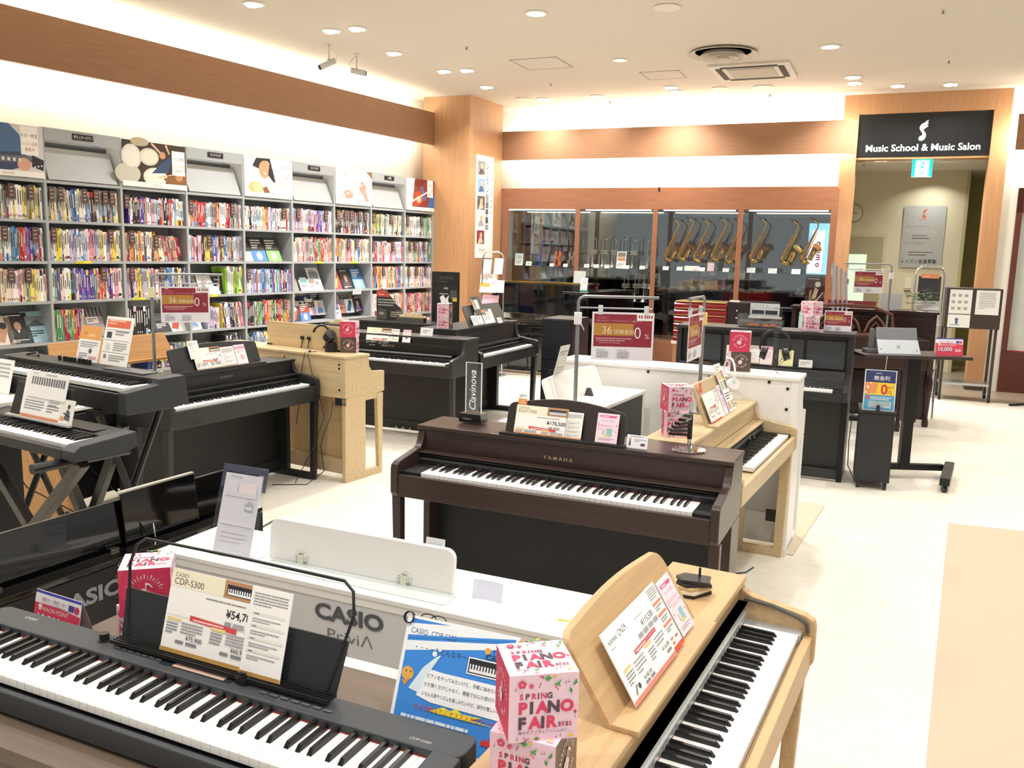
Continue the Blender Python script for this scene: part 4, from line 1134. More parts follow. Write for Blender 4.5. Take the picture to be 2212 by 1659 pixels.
run(4, 2, .0, 1, ['white', 'blue', 'navy', 'red', 'green', 'purple', 'pale blue', 'lavender', 'cream'], hh=.28, divs=(.02,))
run(4, 3, .0, 1, ['green', 'red', 'black', 'navy', 'orange', 'grey', 'brown', 'olive'], hh=.29, divs=(.88,))
run(3, 0, .0, 1, ['lavender', 'purple', 'pink', 'white', 'red', 'white', 'grey'], hh=.27, divs=(.1, .85))
run(3, 1, .0, 1, ['red', 'white', 'beige', 'pink', 'red', 'green', 'grey'], hh=.30, lean=-3)
run(2, 0, .0, 1, ['brown', 'grey', 'black', 'grey', 'brown', 'pale blue'], hh=.29, divs=(.05, .28, .45, .72, .9))
run(2, 1, .0, 1, ['orange', 'olive', 'white', 'beige', 'pink', 'blue', 'cream'], hh=.30, divs=(.36, .62))
run(1, 0, .0, 1, ['grey', 'teal', 'black', 'yellow', 'white', 'white', 'cream'], hh=.28, lean=3, divs=(.02, .6))
run(1, 1, .0, 1, ['white', 'red', 'pink', 'white', 'yellow', 'lavender'], hh=.28, divs=(.02, .68))
run(1, 2, .0, 1, ['yellow', 'beige', 'blue', 'white', 'cream', 'orange'], hh=.30, divs=(.05, .35))
run(1, 3, .0, 1, ['beige', 'pink', 'white', 'cream', 'orange'], hh=.30)
run(0, 0, .0, 1, ['white', 'brown', 'green', 'white', 'pale blue', 'beige'], hh=.28, divs=(.05, .6))
run(0, 1, .0, 1, ['lavender', 'white', 'grey', 'pink', 'green', 'beige'], hh=.29, divs=(.15, .36, .72))
run(0, 2, .0, 1, ['white', 'pink', 'lavender', 'cream', 'blue'], hh=.29, divs=(.1, .42, .78))
run(0, 3, .0, 1, ['pink', 'beige', 'brown', 'red', 'grey'], hh=.29)
run(8, 4, .45, .85, ['brown', 'white', 'cream', 'blue', 'beige'], hh=.17, jit=.03); run(8, 4, .86, 1, ['purple', 'white'], hh=.24)
run(7, 4, .0, .45, ['purple', 'lavender', 'white', 'brown', 'pale blue'], hh=.24); run(7, 4, .6, 1, ['white', 'pink', 'cream'], hh=.26)
run(6, 4, .3, 1, ['black', 'black', 'brown', 'grey', 'navy', 'green'], hh=.25)
run(5, 4, .0, .6, ['pink', 'lavender', 'brown', 'pink', 'white'], hh=.2); run(5, 4, .62, .95, ['black', 'black', 'white'], hh=.3)
run(4, 4, .0, 1, ['blue', 'white', 'cream', 'black'], hh=.29)
run(1, 4, .0, 1, ['beige', 'pink', 'white', 'brown'], hh=.29); run(0, 4, .0, 1, ['beige', 'pink', 'brown'], hh=.29)
so = STUFF.build('music_books', kind='stuff')
tag(so, 'densely packed music books on the shelves farther along the wall', 'books')
# books and leaflets standing face out
def cover_items(style, a, c, txt=None):
    ink = 'f2f0ec' if sum(int(a[i:i + 2], 16) for i in (0, 2, 4)) < 380 else '33333a'
    it = []
    if style == 0:      # dark upper half, coloured lower half
        it = [('r', 0, 0, 100, 62, c), ('l', 12, 118, 70, 3, 15, ink), ('c', 50, 30, 20, ink, 24), ('l', 12, 76, 60, 1, 10, ink)]
    elif style == 1:    # portrait
        it = [('c', 50, 78, 15, 'c99a7c', 19), ('p', [(18, 20), (82, 20), (66, 62), (34, 62)], c), ('l', 14, 124, 70, 1, 8, ink), ('l', 14, 14, 70, 2, 7, ink), ('p', [(44, 60), (56, 60), (50, 46)], 'f0ece6')]
    elif style == 2:    # photo on a pale ground
        it = [('r', 12, 70, 76, 44, '7f888c'), ('p', [(12, 70), (88, 70), (60, 100), (40, 92)], c), ('l', 16, 46, 60, 3, 10, ink)]
    elif style == 3:    # stripes
        it = [('r', x, 96, 9, 44, c) for x in range(4, 96, 18)] + [('r', 22, 66, 56, 30, 'f1e6ea'), ('l', 28, 84, 44, 2, 10, '6a5a60'), ('c', 30, 26, 22, c, 24), ('r', 0, 0, 100, 6, c)]
    elif style == 4:
        it = [('p', [(10, 20), (60, 110), (90, 90), (50, 10)], c), ('c', 62, 92, 16, ink), ('l', 12, 126, 70, 1, 9, ink)]
    if txt:
        it.append(('t', 50, 108, 26, txt, ink, dict(align='c', bold=.03, sx=.8)))
    return it
def face_out(k, r, xf, w_, h_, base, style, c, label, tilt=24, txt=None, y=.06, z=0.0):
    bx_ = DIV[k + 1] if k < 8 else -6.885
    ww = (DIV[k] if k < 8 else -6.10) - bx_
    o = card('music_book', label, 'book', (0, 0, 0), w_, h_, cover_items(style, base, c, txt), base=base, thick=.012)
    LWO(o, bx_ + xf * ww, y, SZ[r] + .002 + z, tilt=tilt)
    return o
face_out(8, 3, .46, .2, .28, 'e6d9cc', 4, 'b58a6a', 'pale music book standing face out at the far left of the fourth row')
face_out(8, 3, .66, .22, .30, '33302f', 1, '222022', 'black music book with a portrait standing face out under the guitar neck poster')
face_out(8, 3, .88, .23, .31, '9fc4d2', 2, '4f5a60', 'light blue music book standing face out under the guitar neck poster')
face_out(7, 3, .62, .23, .31, '9a9298', 3, '4a4650', 'grey striped music book standing face out left of the drum poster bay')
face_out(6, 3, .62, .2, .15, '2c2b2e', 2, '8a8a90', 'small black booklet standing face out under the drum poster', tilt=30)
face_out(6, 3, .86, .2, .17, 'e8e2de', 4, 'c2564a', 'small white booklet with red dots standing face out under the drum poster', tilt=30)
face_out(5, 3, .12, .22, .27, 'e6eaf2', 1, '7a9ac8', 'white illustrated music book face out beside the leaning purple books')
face_out(5, 2, .1, .2, .31, '8d8a88', 2, '4c4a4a', 'tall grey music book face out left of the pianist booklet')
face_out(5, 2, .36, .19, .25, 'd6d8da', 1, '2a2a2e', 'pale booklet with a seated pianist standing face out', tilt=20)
face_out(5, 2, .58, .13, .25, '1c1c1e', 1, '3a3a3e', 'narrow black booklet face out beside the green folders', tilt=10)
face_out(5, 2, .66, .16, .31, '8cc63a', 0, 'a5d45c', 'lime green folder standing face out behind the pianist booklets', tilt=8, y=.12)
face_out(5, 2, .28, .14, .11, 'e03c96', 4, 'f4f0f2', 'small magenta leaflet in front of the pianist booklet', tilt=35, y=.03)
face_out(5, 2, .46, .17, .13, 'f4f2f4', 3, 'd6d2d6', 'small white leaflet stand in front of the pianist booklet', tilt=30, y=.025)
face_out(4, 1, .12, .2, .29, '2f2a2a', 0, 'e9e4dc', 'dark music book with a white lower cover, first of three face out')
face_out(4, 1, .40, .22, .31, '2a2a2c', 0, '4f86c6', 'dark music book with a blue guitar cover, second of three face out')
face_out(4, 1, .70, .22, .31, '3a4032', 0, '8cc86a', 'dark music book with a green guitar cover, third of three face out')
face_out(3, 2, .1, .18, .24, 'a49c98', 4, '6a5a58', 'grey booklet at the left of the guitar leaflets')
face_out(3, 2, .34, .16, .15, 'e3ece6', 2, '5fa08a', 'small green leaflet under the header left of the flute poster', y=.03)
face_out(3, 2, .52, .14, .15, 'ece4e2', 2, 'd87a5a', 'small orange leaflet under the header left of the flute poster', y=.03)
face_out(3, 2, .66, .22, .31, 'dadad6', 2, '8a8a8c', 'white music book titled for guitar standing behind the small leaflets', txt='ギター')
face_out(2, 2, .16, .2, .27, 'e2506a', 4, 'f2cf4a', 'pink and yellow music book, first of three under the flute poster')
face_out(2, 2, .46, .21, .30, '2b2a2c', 1, '5a4a44', 'black music book with a singer, second of three under the flute poster')
face_out(2, 2, .78, .22, .30, '3f78b4', 0, '8fc0e0', 'blue guitar music book, third of three under the flute poster')
low = [('c23a3a', 'BASS'), ('3a3450', 'BASS'), ('33507f', None), ('26242a', None), ('8f86b8', None), ('e4dcd2', None), ('5a4438', 'HAMMER'), ('d6d4dc', 'CUO'), ('46465a', None), ('a8443a', None)]
for i, (c, tx) in enumerate(low):
    row = i // 4
    o = face_out(3, 3, .12 + (i % 4) * .24, .175, .2, c, (0, 1, 4)[i % 3], random.choice(['d86a4a', '5a86c6', 'c9b45a', 'b8a0c8']), f'{["first", "second", "third", "fourth"][i % 4]} small songbook from left in the {["front", "middle", "rear"][2 - row]} tier left of the flute poster bay', tilt=16, txt=tx, y=.22 - row * .085, z=.11 - row * .055)
for i, c in enumerate(['6a2c2c', 'd4cfc4', '8a6f5a', 'b08a62', 'e2dcd2', 'd88a7a', 'cfe0e6', '2f2a2a', 'e4c8e0']):
    row = i // 4
    face_out(2, 3, .14 + (i % 4) * .24, .165, .19, c, (4, 1, 2)[i % 3], random.choice(['8a3a3a', '3a5a8a', 'c9b45a', '8f6aa8']), f'{["first", "second", "third", "fourth"][i % 4]} small songbook from left in the {["front", "middle", "rear"][2 - row]} tier under the flute poster', tilt=16, y=.22 - row * .085, z=.11 - row * .055)
for i, c in enumerate(['7a96d0', '5a7ac0', 'b9b0d8', 'e4dccc', 'd0c8e4']):
    face_out(3, 4, .1 + i * .2, .165, .2, c, i % 3, random.choice(['3a3a60', 'e0dcf0']), f'{["first", "second", "third", "fourth", "fifth"][i]} pale blue songbook from left in the fifth row left of the flute poster bay', tilt=16, y=.1, z=.08)
for i in range(3):
    o = card('binder_label', f'{["first", "second", "third"][i]} yellow spine sticker on the black files under the drum poster', 'sticker', (0, 0, 0), .03, .08, [('l', 20, 170, 60, 3, 40, '4a4a20')], base='e6e022', thick=.002)
    LWO(o, DIV[7] + .33 + i * .065, .012, SZ[4] + .08)
for x, z in ((.1, 1.174), (.5, 1.547), (-.3, 1.547), (.62, .786 + .0)):
    pass
# acrylic notice hanging from a shelf, pale price tag
o = card('shelf_tag', 'small white price tag on the shelf edge under the flute poster books', 'tag', (0, 0, 0), .17, .07, [('l', 12, 30, 76, 3, 9, 'b08a8a')], base='f2eeee'); LWO(o, DIV[3] + .42, -.01, SZ[2] - .07, tilt=-12)
for j, (k, xf, r) in enumerate([(7, .45, 1), (5, .4, 2), (6, .2, 2), (3, .6, 1), (2, .5, 1)]):
    o = card('shelf_tag', f'yellow shelf edge strip in the {ROWN[r]} under {BAYN[k]}', 'tag', (0, 0, 0), .16, .024, [('l', 8, 5, 80, 1, 8, '8a8430')], base='e4dc3a'); LWO(o, DIV[k + 1] + xf * .76, .0, SZ[r] - .024)
# ------------------------------------------------------------------ glass showcases on the back wall
MIRR = mat('mirror_back', '9aa0a2', .03, 1.0)
PANE = glass('showcase_glass', (.93, .95, .95), .10)
SHELFG = glass('glass_shelf', (.86, .93, .91), .12)
PX = [0.0, 1.30, 2.518, 3.76, 5.03]
NAMES = ['violin', 'trumpet', 'first saxophone', 'second saxophone']
for i in range(4):
    xa, xb = PX[i], PX[i + 1]
    w_ = xb - xa
    t = thing('glass_showcase', f'tall brown veneered glass showcase of the {NAMES[i]} display', 'showcase', BW(xa, 0), BW.a)
    b = B(); b.box(0, 0, 2.40, w_, .52, 2.717, CABWOOD); b.build('header', t, .003)
    for x in ((.0, .035) if i else (.02, .12)), (w_ - .035, w_) if i < 3 else (w_ - .06, w_ + .03):
        b = B(); b.box(x[0], 0, 0, x[1], .03, 2.40, CABWOOD); b.build('post', t, .003)
    b = B(); b.box(0, .01, 0, w_, .52, .45, CABWOOD); b.build('base', t, .003)
    b = B(); b.box(.0, .50, .45, w_, .52, 2.40, MIRR); b.build('mirror_back', t)
    b = B(); b.box(.04, .012, .45, w_ - .04, .018, 2.40, PANE); b.build('glass_pane', t)
    b = B(); b.box(.04, .06, 1.50, w_ - .04, .48, 1.512, SHELFG); b.build('glass_shelf', t)
    b = B(); b.box(.04, .06, 1.0, w_ - .04, .48, 1.012, SHELFG); b.build('glass_shelf', t)
    l = area('showcase_lamp', (w_ / 2, .12, 2.39), w_ - .2, 42, (1, .98, .94), sy=.05, parent=t)
    b = B(); b.box(.1, .08, 2.385, w_ - .1, .16, 2.398, mat('lamp_strip', 'fffaf0', .5, emit=4)); b.build('lamp_strip', t)
BRASS = mat('brass_lacquer', 'd9a842', .16, 1.0)
SILVER = mat('silver_plate', 'cfd0c8', .14, 1.0)
# saxophone
def make_sax():
    t = thing('saxophone', 'x', 'saxophone', (0, 0, 0))
    b = B()
    pts, rs = [], []
    for k in range(9):
        u = k / 8; pts.append((.035 - .065 * u, 0, .50 - .42 * u)); rs.append(.012 + .018 * u)
    for k in range(1, 8):
        a = math.pi + k / 8 * math.pi; pts.append((.022 + .052 * math.cos(a), 0, .07 + .05 * math.sin(a))); rs.append(.030 + .004 * k / 8)
    b.tube(pts, rs, BRASS, 12); b.build('body', t, smooth=True)
    b = B(); b.tube([(.074, 0, .07), (.082, -.003, .14), (.092, -.008, .19), (.108, -.022, .235), (.122, -.036, .262), (.128, -.042, .272)], [.034, .037, .041, .052, .068, .072], BRASS, 16)
    b.tube([(.127, -.041, .2715), (.100, -.014, .215)], [.066, .036], mat('brass_inside', 'b57f28', .3, 1.0), 16); b.build('bell', t, smooth=True)
    b = B(); b.tube([(.035, 0, .50), (.04, 0, .535), (.036, 0, .57), (.015, 0, .592), (-.02, 0, .606), (-.05, 0, .622)], [.011, .0105, .010, .009, .008, .007], BRASS, 10); b.build('neck', t, smooth=True)
    b = B(); b.tube([(-.045, 0, .619), (-.075, 0, .636), (-.105, 0, .648)], [.010, .011, .004], BLACKP, 8); b.build('mouthpiece', t, smooth=True)
    b = B()
    for k in range(13):
        u = .08 + k * .07; x, z = .035 - .065 * u, .50 - .42 * u; r = .008 + .011 * u
        b.cyl((x + .004, -.012 - .014 * u, z), (x + .004, -.024 - .02 * u, z), r, BRASS, 10)
        b.cyl((x + .02 + .012 * u, -.006, z - .01), (x + .034 + .016 * u, -.008, z - .012), r * .8, BRASS, 8)
    for dx in (-.018, .024):
        b.tube([(.035 + dx, -.012, .47), (-.022 + dx * 1.4, -.03, .10)], .0025, BRASS, 5)
    b.build('key_work', t, kind='stuff')
    return t
sx0 = make_sax()
sax = [(2.66, 'first saxophone from left, nearest the trumpets'), (2.87, 'second saxophone from left, with pale mouthpiece cap'), (3.10, 'third saxophone from left, above the wide price card'), (3.36, 'fourth saxophone from left, deep gold'), (3.57, 'fifth saxophone from left, against the showcase post'), (3.92, 'first saxophone in the right hand showcase'), (4.36, 'second saxophone in the right hand showcase'), (4.63, 'third saxophone in the right hand showcase, by the screen reflection')]
for i, (x, lab) in enumerate(sax):
    o = sx0 if i == 0 else dup(sx0, (0, 0, 0), 0)
    o.location = BW(x, .22, 1.64 + (.02 if i % 2 else 0)); o.rotation_euler = (Matrix.Rotation(R(BW.a), 3, 'Z') @ Matrix.Rotation(R(14), 3, 'Y')).to_euler()
    o['label'] = lab + ', hanging behind glass'; o['group'] = 'saxophones in the showcase'
    s_ = B(); s_.tube([(0, 0, 0), (0, 0, .12)], .0015, METAL, 5); s_.build('hanger', o, loc=(.03, 0, .56))
# trumpet
def make_trumpet():
    t = thing('trumpet', 'x', 'trumpet', (0, 0, 0))
    b = B(); b.tube([(0, 0, 0), (0, 0, .012), (0, 0, .03), (0, 0, .06), (0, 0, .11), (0, 0, .2), (0, 0, .4), (.004, 0, .425), (.02, 0, .44), (.04, 0, .442), (.056, 0, .43), (.06, 0, .41), (.06, 0, .26)], [.06, .048, .033, .02, .012, .0075, .006, .006, .006, .006, .006, .006, .006], SILVER, 10); b.build('bell_tube', t, smooth=True)
    b = B(); b.tube([(.06, 0, .48), (.06, 0, .455), (.06, .012, .30), (.06, .012, .14), (.05, .012, .12), (.03, .012, .118), (.022, .012, .13), (.022, .012, .25)], [.012, .005, .005, .005, .005, .005, .005, .005], SILVER, 8); b.build('lead_pipe', t, smooth=True)
    for k in range(3):
        b = B(); b.cyl((-.035, .004, .215 + k * .024), (.075, .004, .215 + k * .024), .0095, SILVER, 10); b.cyl((.075, .004, .215 + k * .024), (.095, .004, .215 + k * .024), .004, SILVER, 8); b.cyl((.095, .004, .215 + k * .024), (.098, .004, .215 + k * .024), .0085, SILVER, 10); b.build('valve', t, smooth=True)
    return t
tr0 = make_trumpet()
tr = [(1.47, 1.513, .30, 'first trumpet from left'), (1.63, 1.513, .30, 'second trumpet from left'), (1.79, 1.513, .30, 'third trumpet from left'), (1.93, 1.513, .38, 'fourth trumpet from left'), (2.11, 1.513, .30, 'fifth trumpet from left'), (2.35, 1.513, .30, 'sixth trumpet from left')]
for i, (x, z, y, lab) in enumerate(tr):
    o = tr0 if i == 0 else dup(tr0, (0, 0, 0), 0)
    o.location = BW(x, y, z); o.rotation_euler = (0, 0, R(BW.a + (20 if i % 2 else -15)))
    o['label'] = 'silver ' + lab + ' standing on its bell on the showcase shelf'; o['group'] = 'trumpets in the showcase'
for i, x in enumerate((2.03, 2.20, 2.34)):
    o = dup(tr0, (0, 0, 0), 0)
    o.location = BW(x, .2, 1.0125); o.rotation_euler = (0, 0, R(BW.a + 10))
    o['label'] = ['first', 'second', 'third'][i] + ' silver cornet from left on the lower showcase shelf'; o['group'] = 'cornets on the lower shelf'
# violins
def violin(x, y, col, lab, s=1.0, dark='1e1614'):
    vm = mat('varnish_' + col, col, .2, coat=.5)
    t = thing('violin', lab, 'violin', BW(x, y, 1.5125), BW.a)
    t.rotation_euler = (Matrix.Rotation(R(BW.a), 3, 'Z') @ Matrix.Rotation(R(-6), 3, 'X') @ Matrix.Rotation(R(5), 3, 'Y')).to_euler()
    out = []
    prof = [(0, .0), (.045, .004), (.082, .03), (.092, .07), (.082, .11), (.060, .14), (.052, .165), (.056, .19), (.072, .215), (.076, .25), (.066, .29), (.04, .31), (.0, .316)]
    pts = prof + [(-a, z) for a, z in prof[-2:0:-1]]
    b = B(); b.prism([(a * s, z * s) for a, z in pts], 'y', -.022 * s, .022 * s, vm); b.build('body', t, .006, True)
    D = mat('ebony', dark, .35)
    b = B(); b.box(-.012 * s, -.036 * s, .2 * s, .012 * s, -.028 * s, .44 * s, D); b.build('fingerboard', t)
    b = B(); b.box(-.011 * s, -.028 * s, .30 * s, .011 * s, -.008 * s, .45 * s, vm); b.build('neck', t, .003)
    b = B(); b.box(-.012 * s, -.026 * s, .45 * s, .012 * s, -.004 * s, .51 * s, D); b.cyl((-.016 * s, -.012 * s, .525 * s), (.016 * s, -.012 * s, .525 * s), .017 * s, D, 12)
    for k in range(4):
        b.cyl((-.035 * s if k % 2 else -.01, -.014 * s, (.46 + .014 * k) * s), (.035 * s if not k % 2 else .01, -.014 * s, (.46 + .014 * k) * s), .004 * s, D, 6)
    b.build('scroll', t)
    b = B(); b.box(-.02 * s, -.05 * s, .158 * s, .02 * s, -.022 * s, .163 * s, mat('maple', 'cda36a', .5)); b.build('bridge', t)
    b = B(); b.prism([(-.02 * s, .03 * s), (.02 * s, .03 * s), (.012 * s, .13 * s), (-.012 * s, .13 * s)], 'y', -.036 * s, -.026 * s, D); b.build('tailpiece', t)
    return t
violin(.88, .26, 'd9641e', 'bright orange violin standing upright behind the showcase glass', .80)
violin(1.10, .30, '3a1c14', 'dark brown violin standing beside the orange one', .80)
t = thing('blue_cello_stand', 'slim blue instrument stand in the violin showcase', 'stand', BW(.60, .3, 1.5125), BW.a)
bm_ = mat('blue_lacquer', '2a3fb0', .3)
b = B(); b.tube([(-.04, 0, 0), (0, 0, .2), (.02, 0, .40)], [.03, .014, .006], bm_, 8); b.build('shaft', t, smooth=True)
b = B(); b.cyl((.0, 0, .38), (.04, 0, .41), .02, bm_, 10); b.build('head', t)
# cards on the showcase shelf
def sc(x, y, z, w_, h_, lab, items=None, base='fbfbf8', tilt=20):
    return card('price_card', lab, 'price card', BW(x, y, z), w_, h_, items or [('l', 14, 100 * h_ / w_ * .75, 70, 3, 100 * h_ / w_ * .2, 'c6c6c6')], rz=BW.a, tilt=tilt, base=base)
n_ = ['first', 'second', 'third', 'fourth', 'fifth']
sc(.27, .14, 1.513, .14, .19, 'blue and white notice standing at the left in the violin showcase', [('r', 6, 74, 88, 50, 'b9d3e2'), ('c', 55, 92, 22, 'd8b9a8', 14), ('l', 12, 60, 76, 5, 10, '8a8a90')], tilt=8)
sc(.45, .12, 1.513, .10, .07, 'white picture card beside the blue notice', [('p', [(20, 20), (70, 30), (74, 40), (24, 34)], '3a3a3a')])
sc(.86, .09, 1.513, .075, .05, 'white price card in front of the orange violin')
sc(1.09, .09, 1.513, .075, .05, 'white price card in front of the dark violin')
for i, x in enumerate((1.44, 1.60, 1.77, 2.07, 2.33)):
    sc(x, .09, 1.513, .085 if i != 3 else .11, .055, n_[i] + ' white price card from left in the trumpet showcase')
sc(1.98, .14, 1.513, .15, .26, 'tall notice with brown picture and orange band among the trumpets', [('r', 8, 118, 84, 46, '8f7d70'), ('r', 8, 78, 84, 34, 'd98a5a'), ('l', 14, 50, 70, 4, 9, '9a9488')], tilt=8)
for i, x in enumerate((2.69, 2.90, 3.23, 3.58)):
    sc(x, .09, 1.513, .09, .058, n_[i] + ' white price card from left below the first saxophones')
sc(3.08, .10, 1.513, .22, .075, 'wide cream and white notice below the third saxophone', [('r', 4, 4, 50, 26, 'efe6c8'), ('l', 58, 24, 36, 3, 7, 'c99'), ('r', 58, 2, 38, 6, 'd88')])
sc(3.36, .09, 1.513, .10, .13, 'pink striped notice between the saxophone cards', [('r', 0, j * 28, 100, 14, 'd28aa8') for j in range(5)], tilt=8)
for i, x in enumerate((3.94, 4.24, 4.56)):
    sc(x, .08, 1.513, .12, .075, n_[i] + ' white price card from left in the right hand saxophone showcase', [('l', 14, 46, 70, 2, 12, 'c6c6c6'), ('t', 52, 12, 22, '42,', '3c3c3c')])
# screen reflection imitated by a glowing panel, then a red flyer below it
t = thing('screen_reflection', 'tall blue and white screen reflection as a glowing panel, right end of showcases', 'sign', BW(4.80, .40, 1.513), BW.a)
b = B(); b.box(-.13, 0, 0, .15, .02, .72, mat('reflection_blue', '86c4f2', .3, emit=1.3)); b.build('panel', t)
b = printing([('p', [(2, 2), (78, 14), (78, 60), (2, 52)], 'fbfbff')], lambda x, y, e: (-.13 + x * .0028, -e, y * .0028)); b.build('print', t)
b = B(); b.face([(-.12, -.001, .02), (.07, -.001, .02), (.09, -.001, .62), (-.08, -.001, .62)], mat('reflection_white', 'f4f8ff', .3, emit=1.4)); b.build('white_field', t)
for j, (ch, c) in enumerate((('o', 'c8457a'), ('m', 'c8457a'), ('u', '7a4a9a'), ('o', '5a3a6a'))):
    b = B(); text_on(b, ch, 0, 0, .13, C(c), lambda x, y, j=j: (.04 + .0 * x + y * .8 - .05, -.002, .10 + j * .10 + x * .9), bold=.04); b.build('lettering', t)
card('flyer', 'dark red flyer with pale musician figures below the glowing screen reflection', 'poster', BW(4.83, .36, .97), .30, .50, [('p', [(30, 60), (50, 70), (60, 110), (44, 120)], 'd8c0a0'), ('c', 56, 134, 13, 'e6d8c0'), ('p', [(40, 20), (70, 20), (58, 64), (46, 64)], 'c9a878'), ('p', [(20, 50), (26, 50), (30, 110), (20, 100)], 'b89a78'), ('l', 10, 158, 80, 1, 7, 'd8c8c0'), ('p', [(60, 60), (84, 96), (80, 98), (56, 64)], 'e6d0b0')], rz=BW.a, base='4a1a26')
# header fixings
for x, lab in ((2.56, 'small dark bracket on top of the showcase between trumpets and saxophones'),):
    t = thing('bracket', lab, 'bracket', BW(x, -.005, 2.70), BW.a); b = B(); b.box(-.012, -.004, -.04, .012, .004, .02, BLACKP); b.build('plate', t)
# ------------------------------------------------------------------ things on the pianos
ACR = glass('acrylic', (.97, .98, .99), .07)
def on(F, x, y, z, W_, H_, name, lab, cat, items, tilt=18, rz=0.0, **kw):
    return card(name, lab, cat, F(x, y, z), W_, H_, items, rz=F.a + rz, tilt=tilt, **kw)
# brown piano
on(YA, .475, .224, .940, .25, .128, 'price_card', 'large price card lettered SCLP-7350 on the brown piano rest', 'price card', price_items('SCLP-7350', '170,500', 'YAMAHA', H_=51, p2=('200,145', '181,380'), accent='d99b6a')[:2] + price_items('SCLP-7350', '170,500', 'YAMAHA', H_=51, p2=('200,145', '181,380'), accent='d99b6a')[2:], tilt=17, cover=True)
on(YA, .632, .224, .940, .078, .118, 'spec_card', 'narrow white specification card beside the large price card on the brown piano', 'price card', spec_items(150, accent='e0a070', bar='ece6d0'), tilt=17)
on(YA, .785, .224, .940, .098, .128, 'gift_card', 'pink gift leaflet at the right end of the brown piano rest', 'leaflet', gift_items(130), tilt=17, cover=True)
on(YA, .372, .268, 1.062, .042, .05, 'orange_tag', 'orange and white tag clipped on top of the brown piano rest', 'tag', [('r', 0, 0, 100, 62, 'e08a3c'), ('l', 12, 96, 74, 2, 14, '6a88b0'), ('t', 52, 30, 26, '推奨', 'f6e6d6', dict(align='c')), ('l', 12, 12, 76, 1, 14, 'f6dcc4')], tilt=12)
on(YA, .92, .235, .928, .092, .058, 'card_holder', 'small white card in a clear stand beside the brown piano rest', 'card stand', [('l', 16, 54, 70, 1, 6, '8a8a9a'), ('c', 16, 42, 5, 'b98a6a'), ('p', [(11, 12), (21, 12), (19, 36), (13, 36)], '3c4a66'), ('l', 36, 40, 58, 2, 7, 'a8a8b4'), ('r', 68, 14, 20, 12, '7a3a4a')], tilt=15, base='eceef4', foot=.03, cover=True)
t = thing('acrylic_sign', 'clear upright acrylic sign lettered Clavinova on a small black base', 'sign', YA(.07, .375, .927), YA.a)
b = B(); b.box(-.058, -.04, 0, .058, .04, .008, ACR); b.box(-.058, -.04, .008, .058, .04, .05, mat('sign_base_black', '17181a', .2)); b.build('base', t, .002)
b = B(); b.box(-.042, -.004, .05, .042, .004, .292, glass('acrylic_smoky', (.86, .88, .9), .16)); b.build('panel', t)
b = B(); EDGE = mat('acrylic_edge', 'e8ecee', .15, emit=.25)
for x in (-.042, .041):
    b.box(x, -.0045, .05, x + .0012, .0045, .292, EDGE)
b.box(-.042, -.0045, .2908, .042, .0045, .292, EDGE); b.build('panel_edge', t)
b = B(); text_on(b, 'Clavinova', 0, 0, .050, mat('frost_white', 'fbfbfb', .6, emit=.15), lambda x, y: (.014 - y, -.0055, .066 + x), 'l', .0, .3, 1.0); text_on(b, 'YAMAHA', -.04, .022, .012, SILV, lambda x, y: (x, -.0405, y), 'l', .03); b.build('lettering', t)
# sample tree on a round base
t = thing('sample_tree', 'black fan of finish samples on a chrome pole with round mirror base', 'sample stand', YA(1.125, .325, .927), YA.a)
b = B(); b.lathe([(.001, 0), (.07, 0), (.072, .003), (.07, .006), (.001, .007)], mat('mirror_base', 'b9bbb8', .05, 1.0), n=32); b.build('base', t, smooth=True)
b = B(); b.cyl((0, 0, .006), (0, 0, .205), .0085, CHROME, 16); b.cyl((0, 0, .05), (0, 0, .165), .0105, BLACKP, 16); b.build('pole', t, smooth=True)
for i in range(6):
    a = R(186 + i * 17)
    dx, dy = math.cos(a), math.sin(a)
    z = .062 + i * .0185
    b = B(); L_ = .088 - i * .004
    p0, p1 = (.008 * dx, .008 * dy), (L_ * dx, L_ * dy); nx, ny = -dy * .018, dx * .018
    b.prism([(p0[0] - nx * .5, p0[1] - ny * .5), (p1[0] - nx, p1[1] - ny), (p1[0] + nx, p1[1] + ny), (p0[0] + nx * .5, p0[1] + ny * .5)], 'z', z, z + .011, mat('sample_dark', '1f191a', .12, coat=.5)); b.build('sample', t, .001)
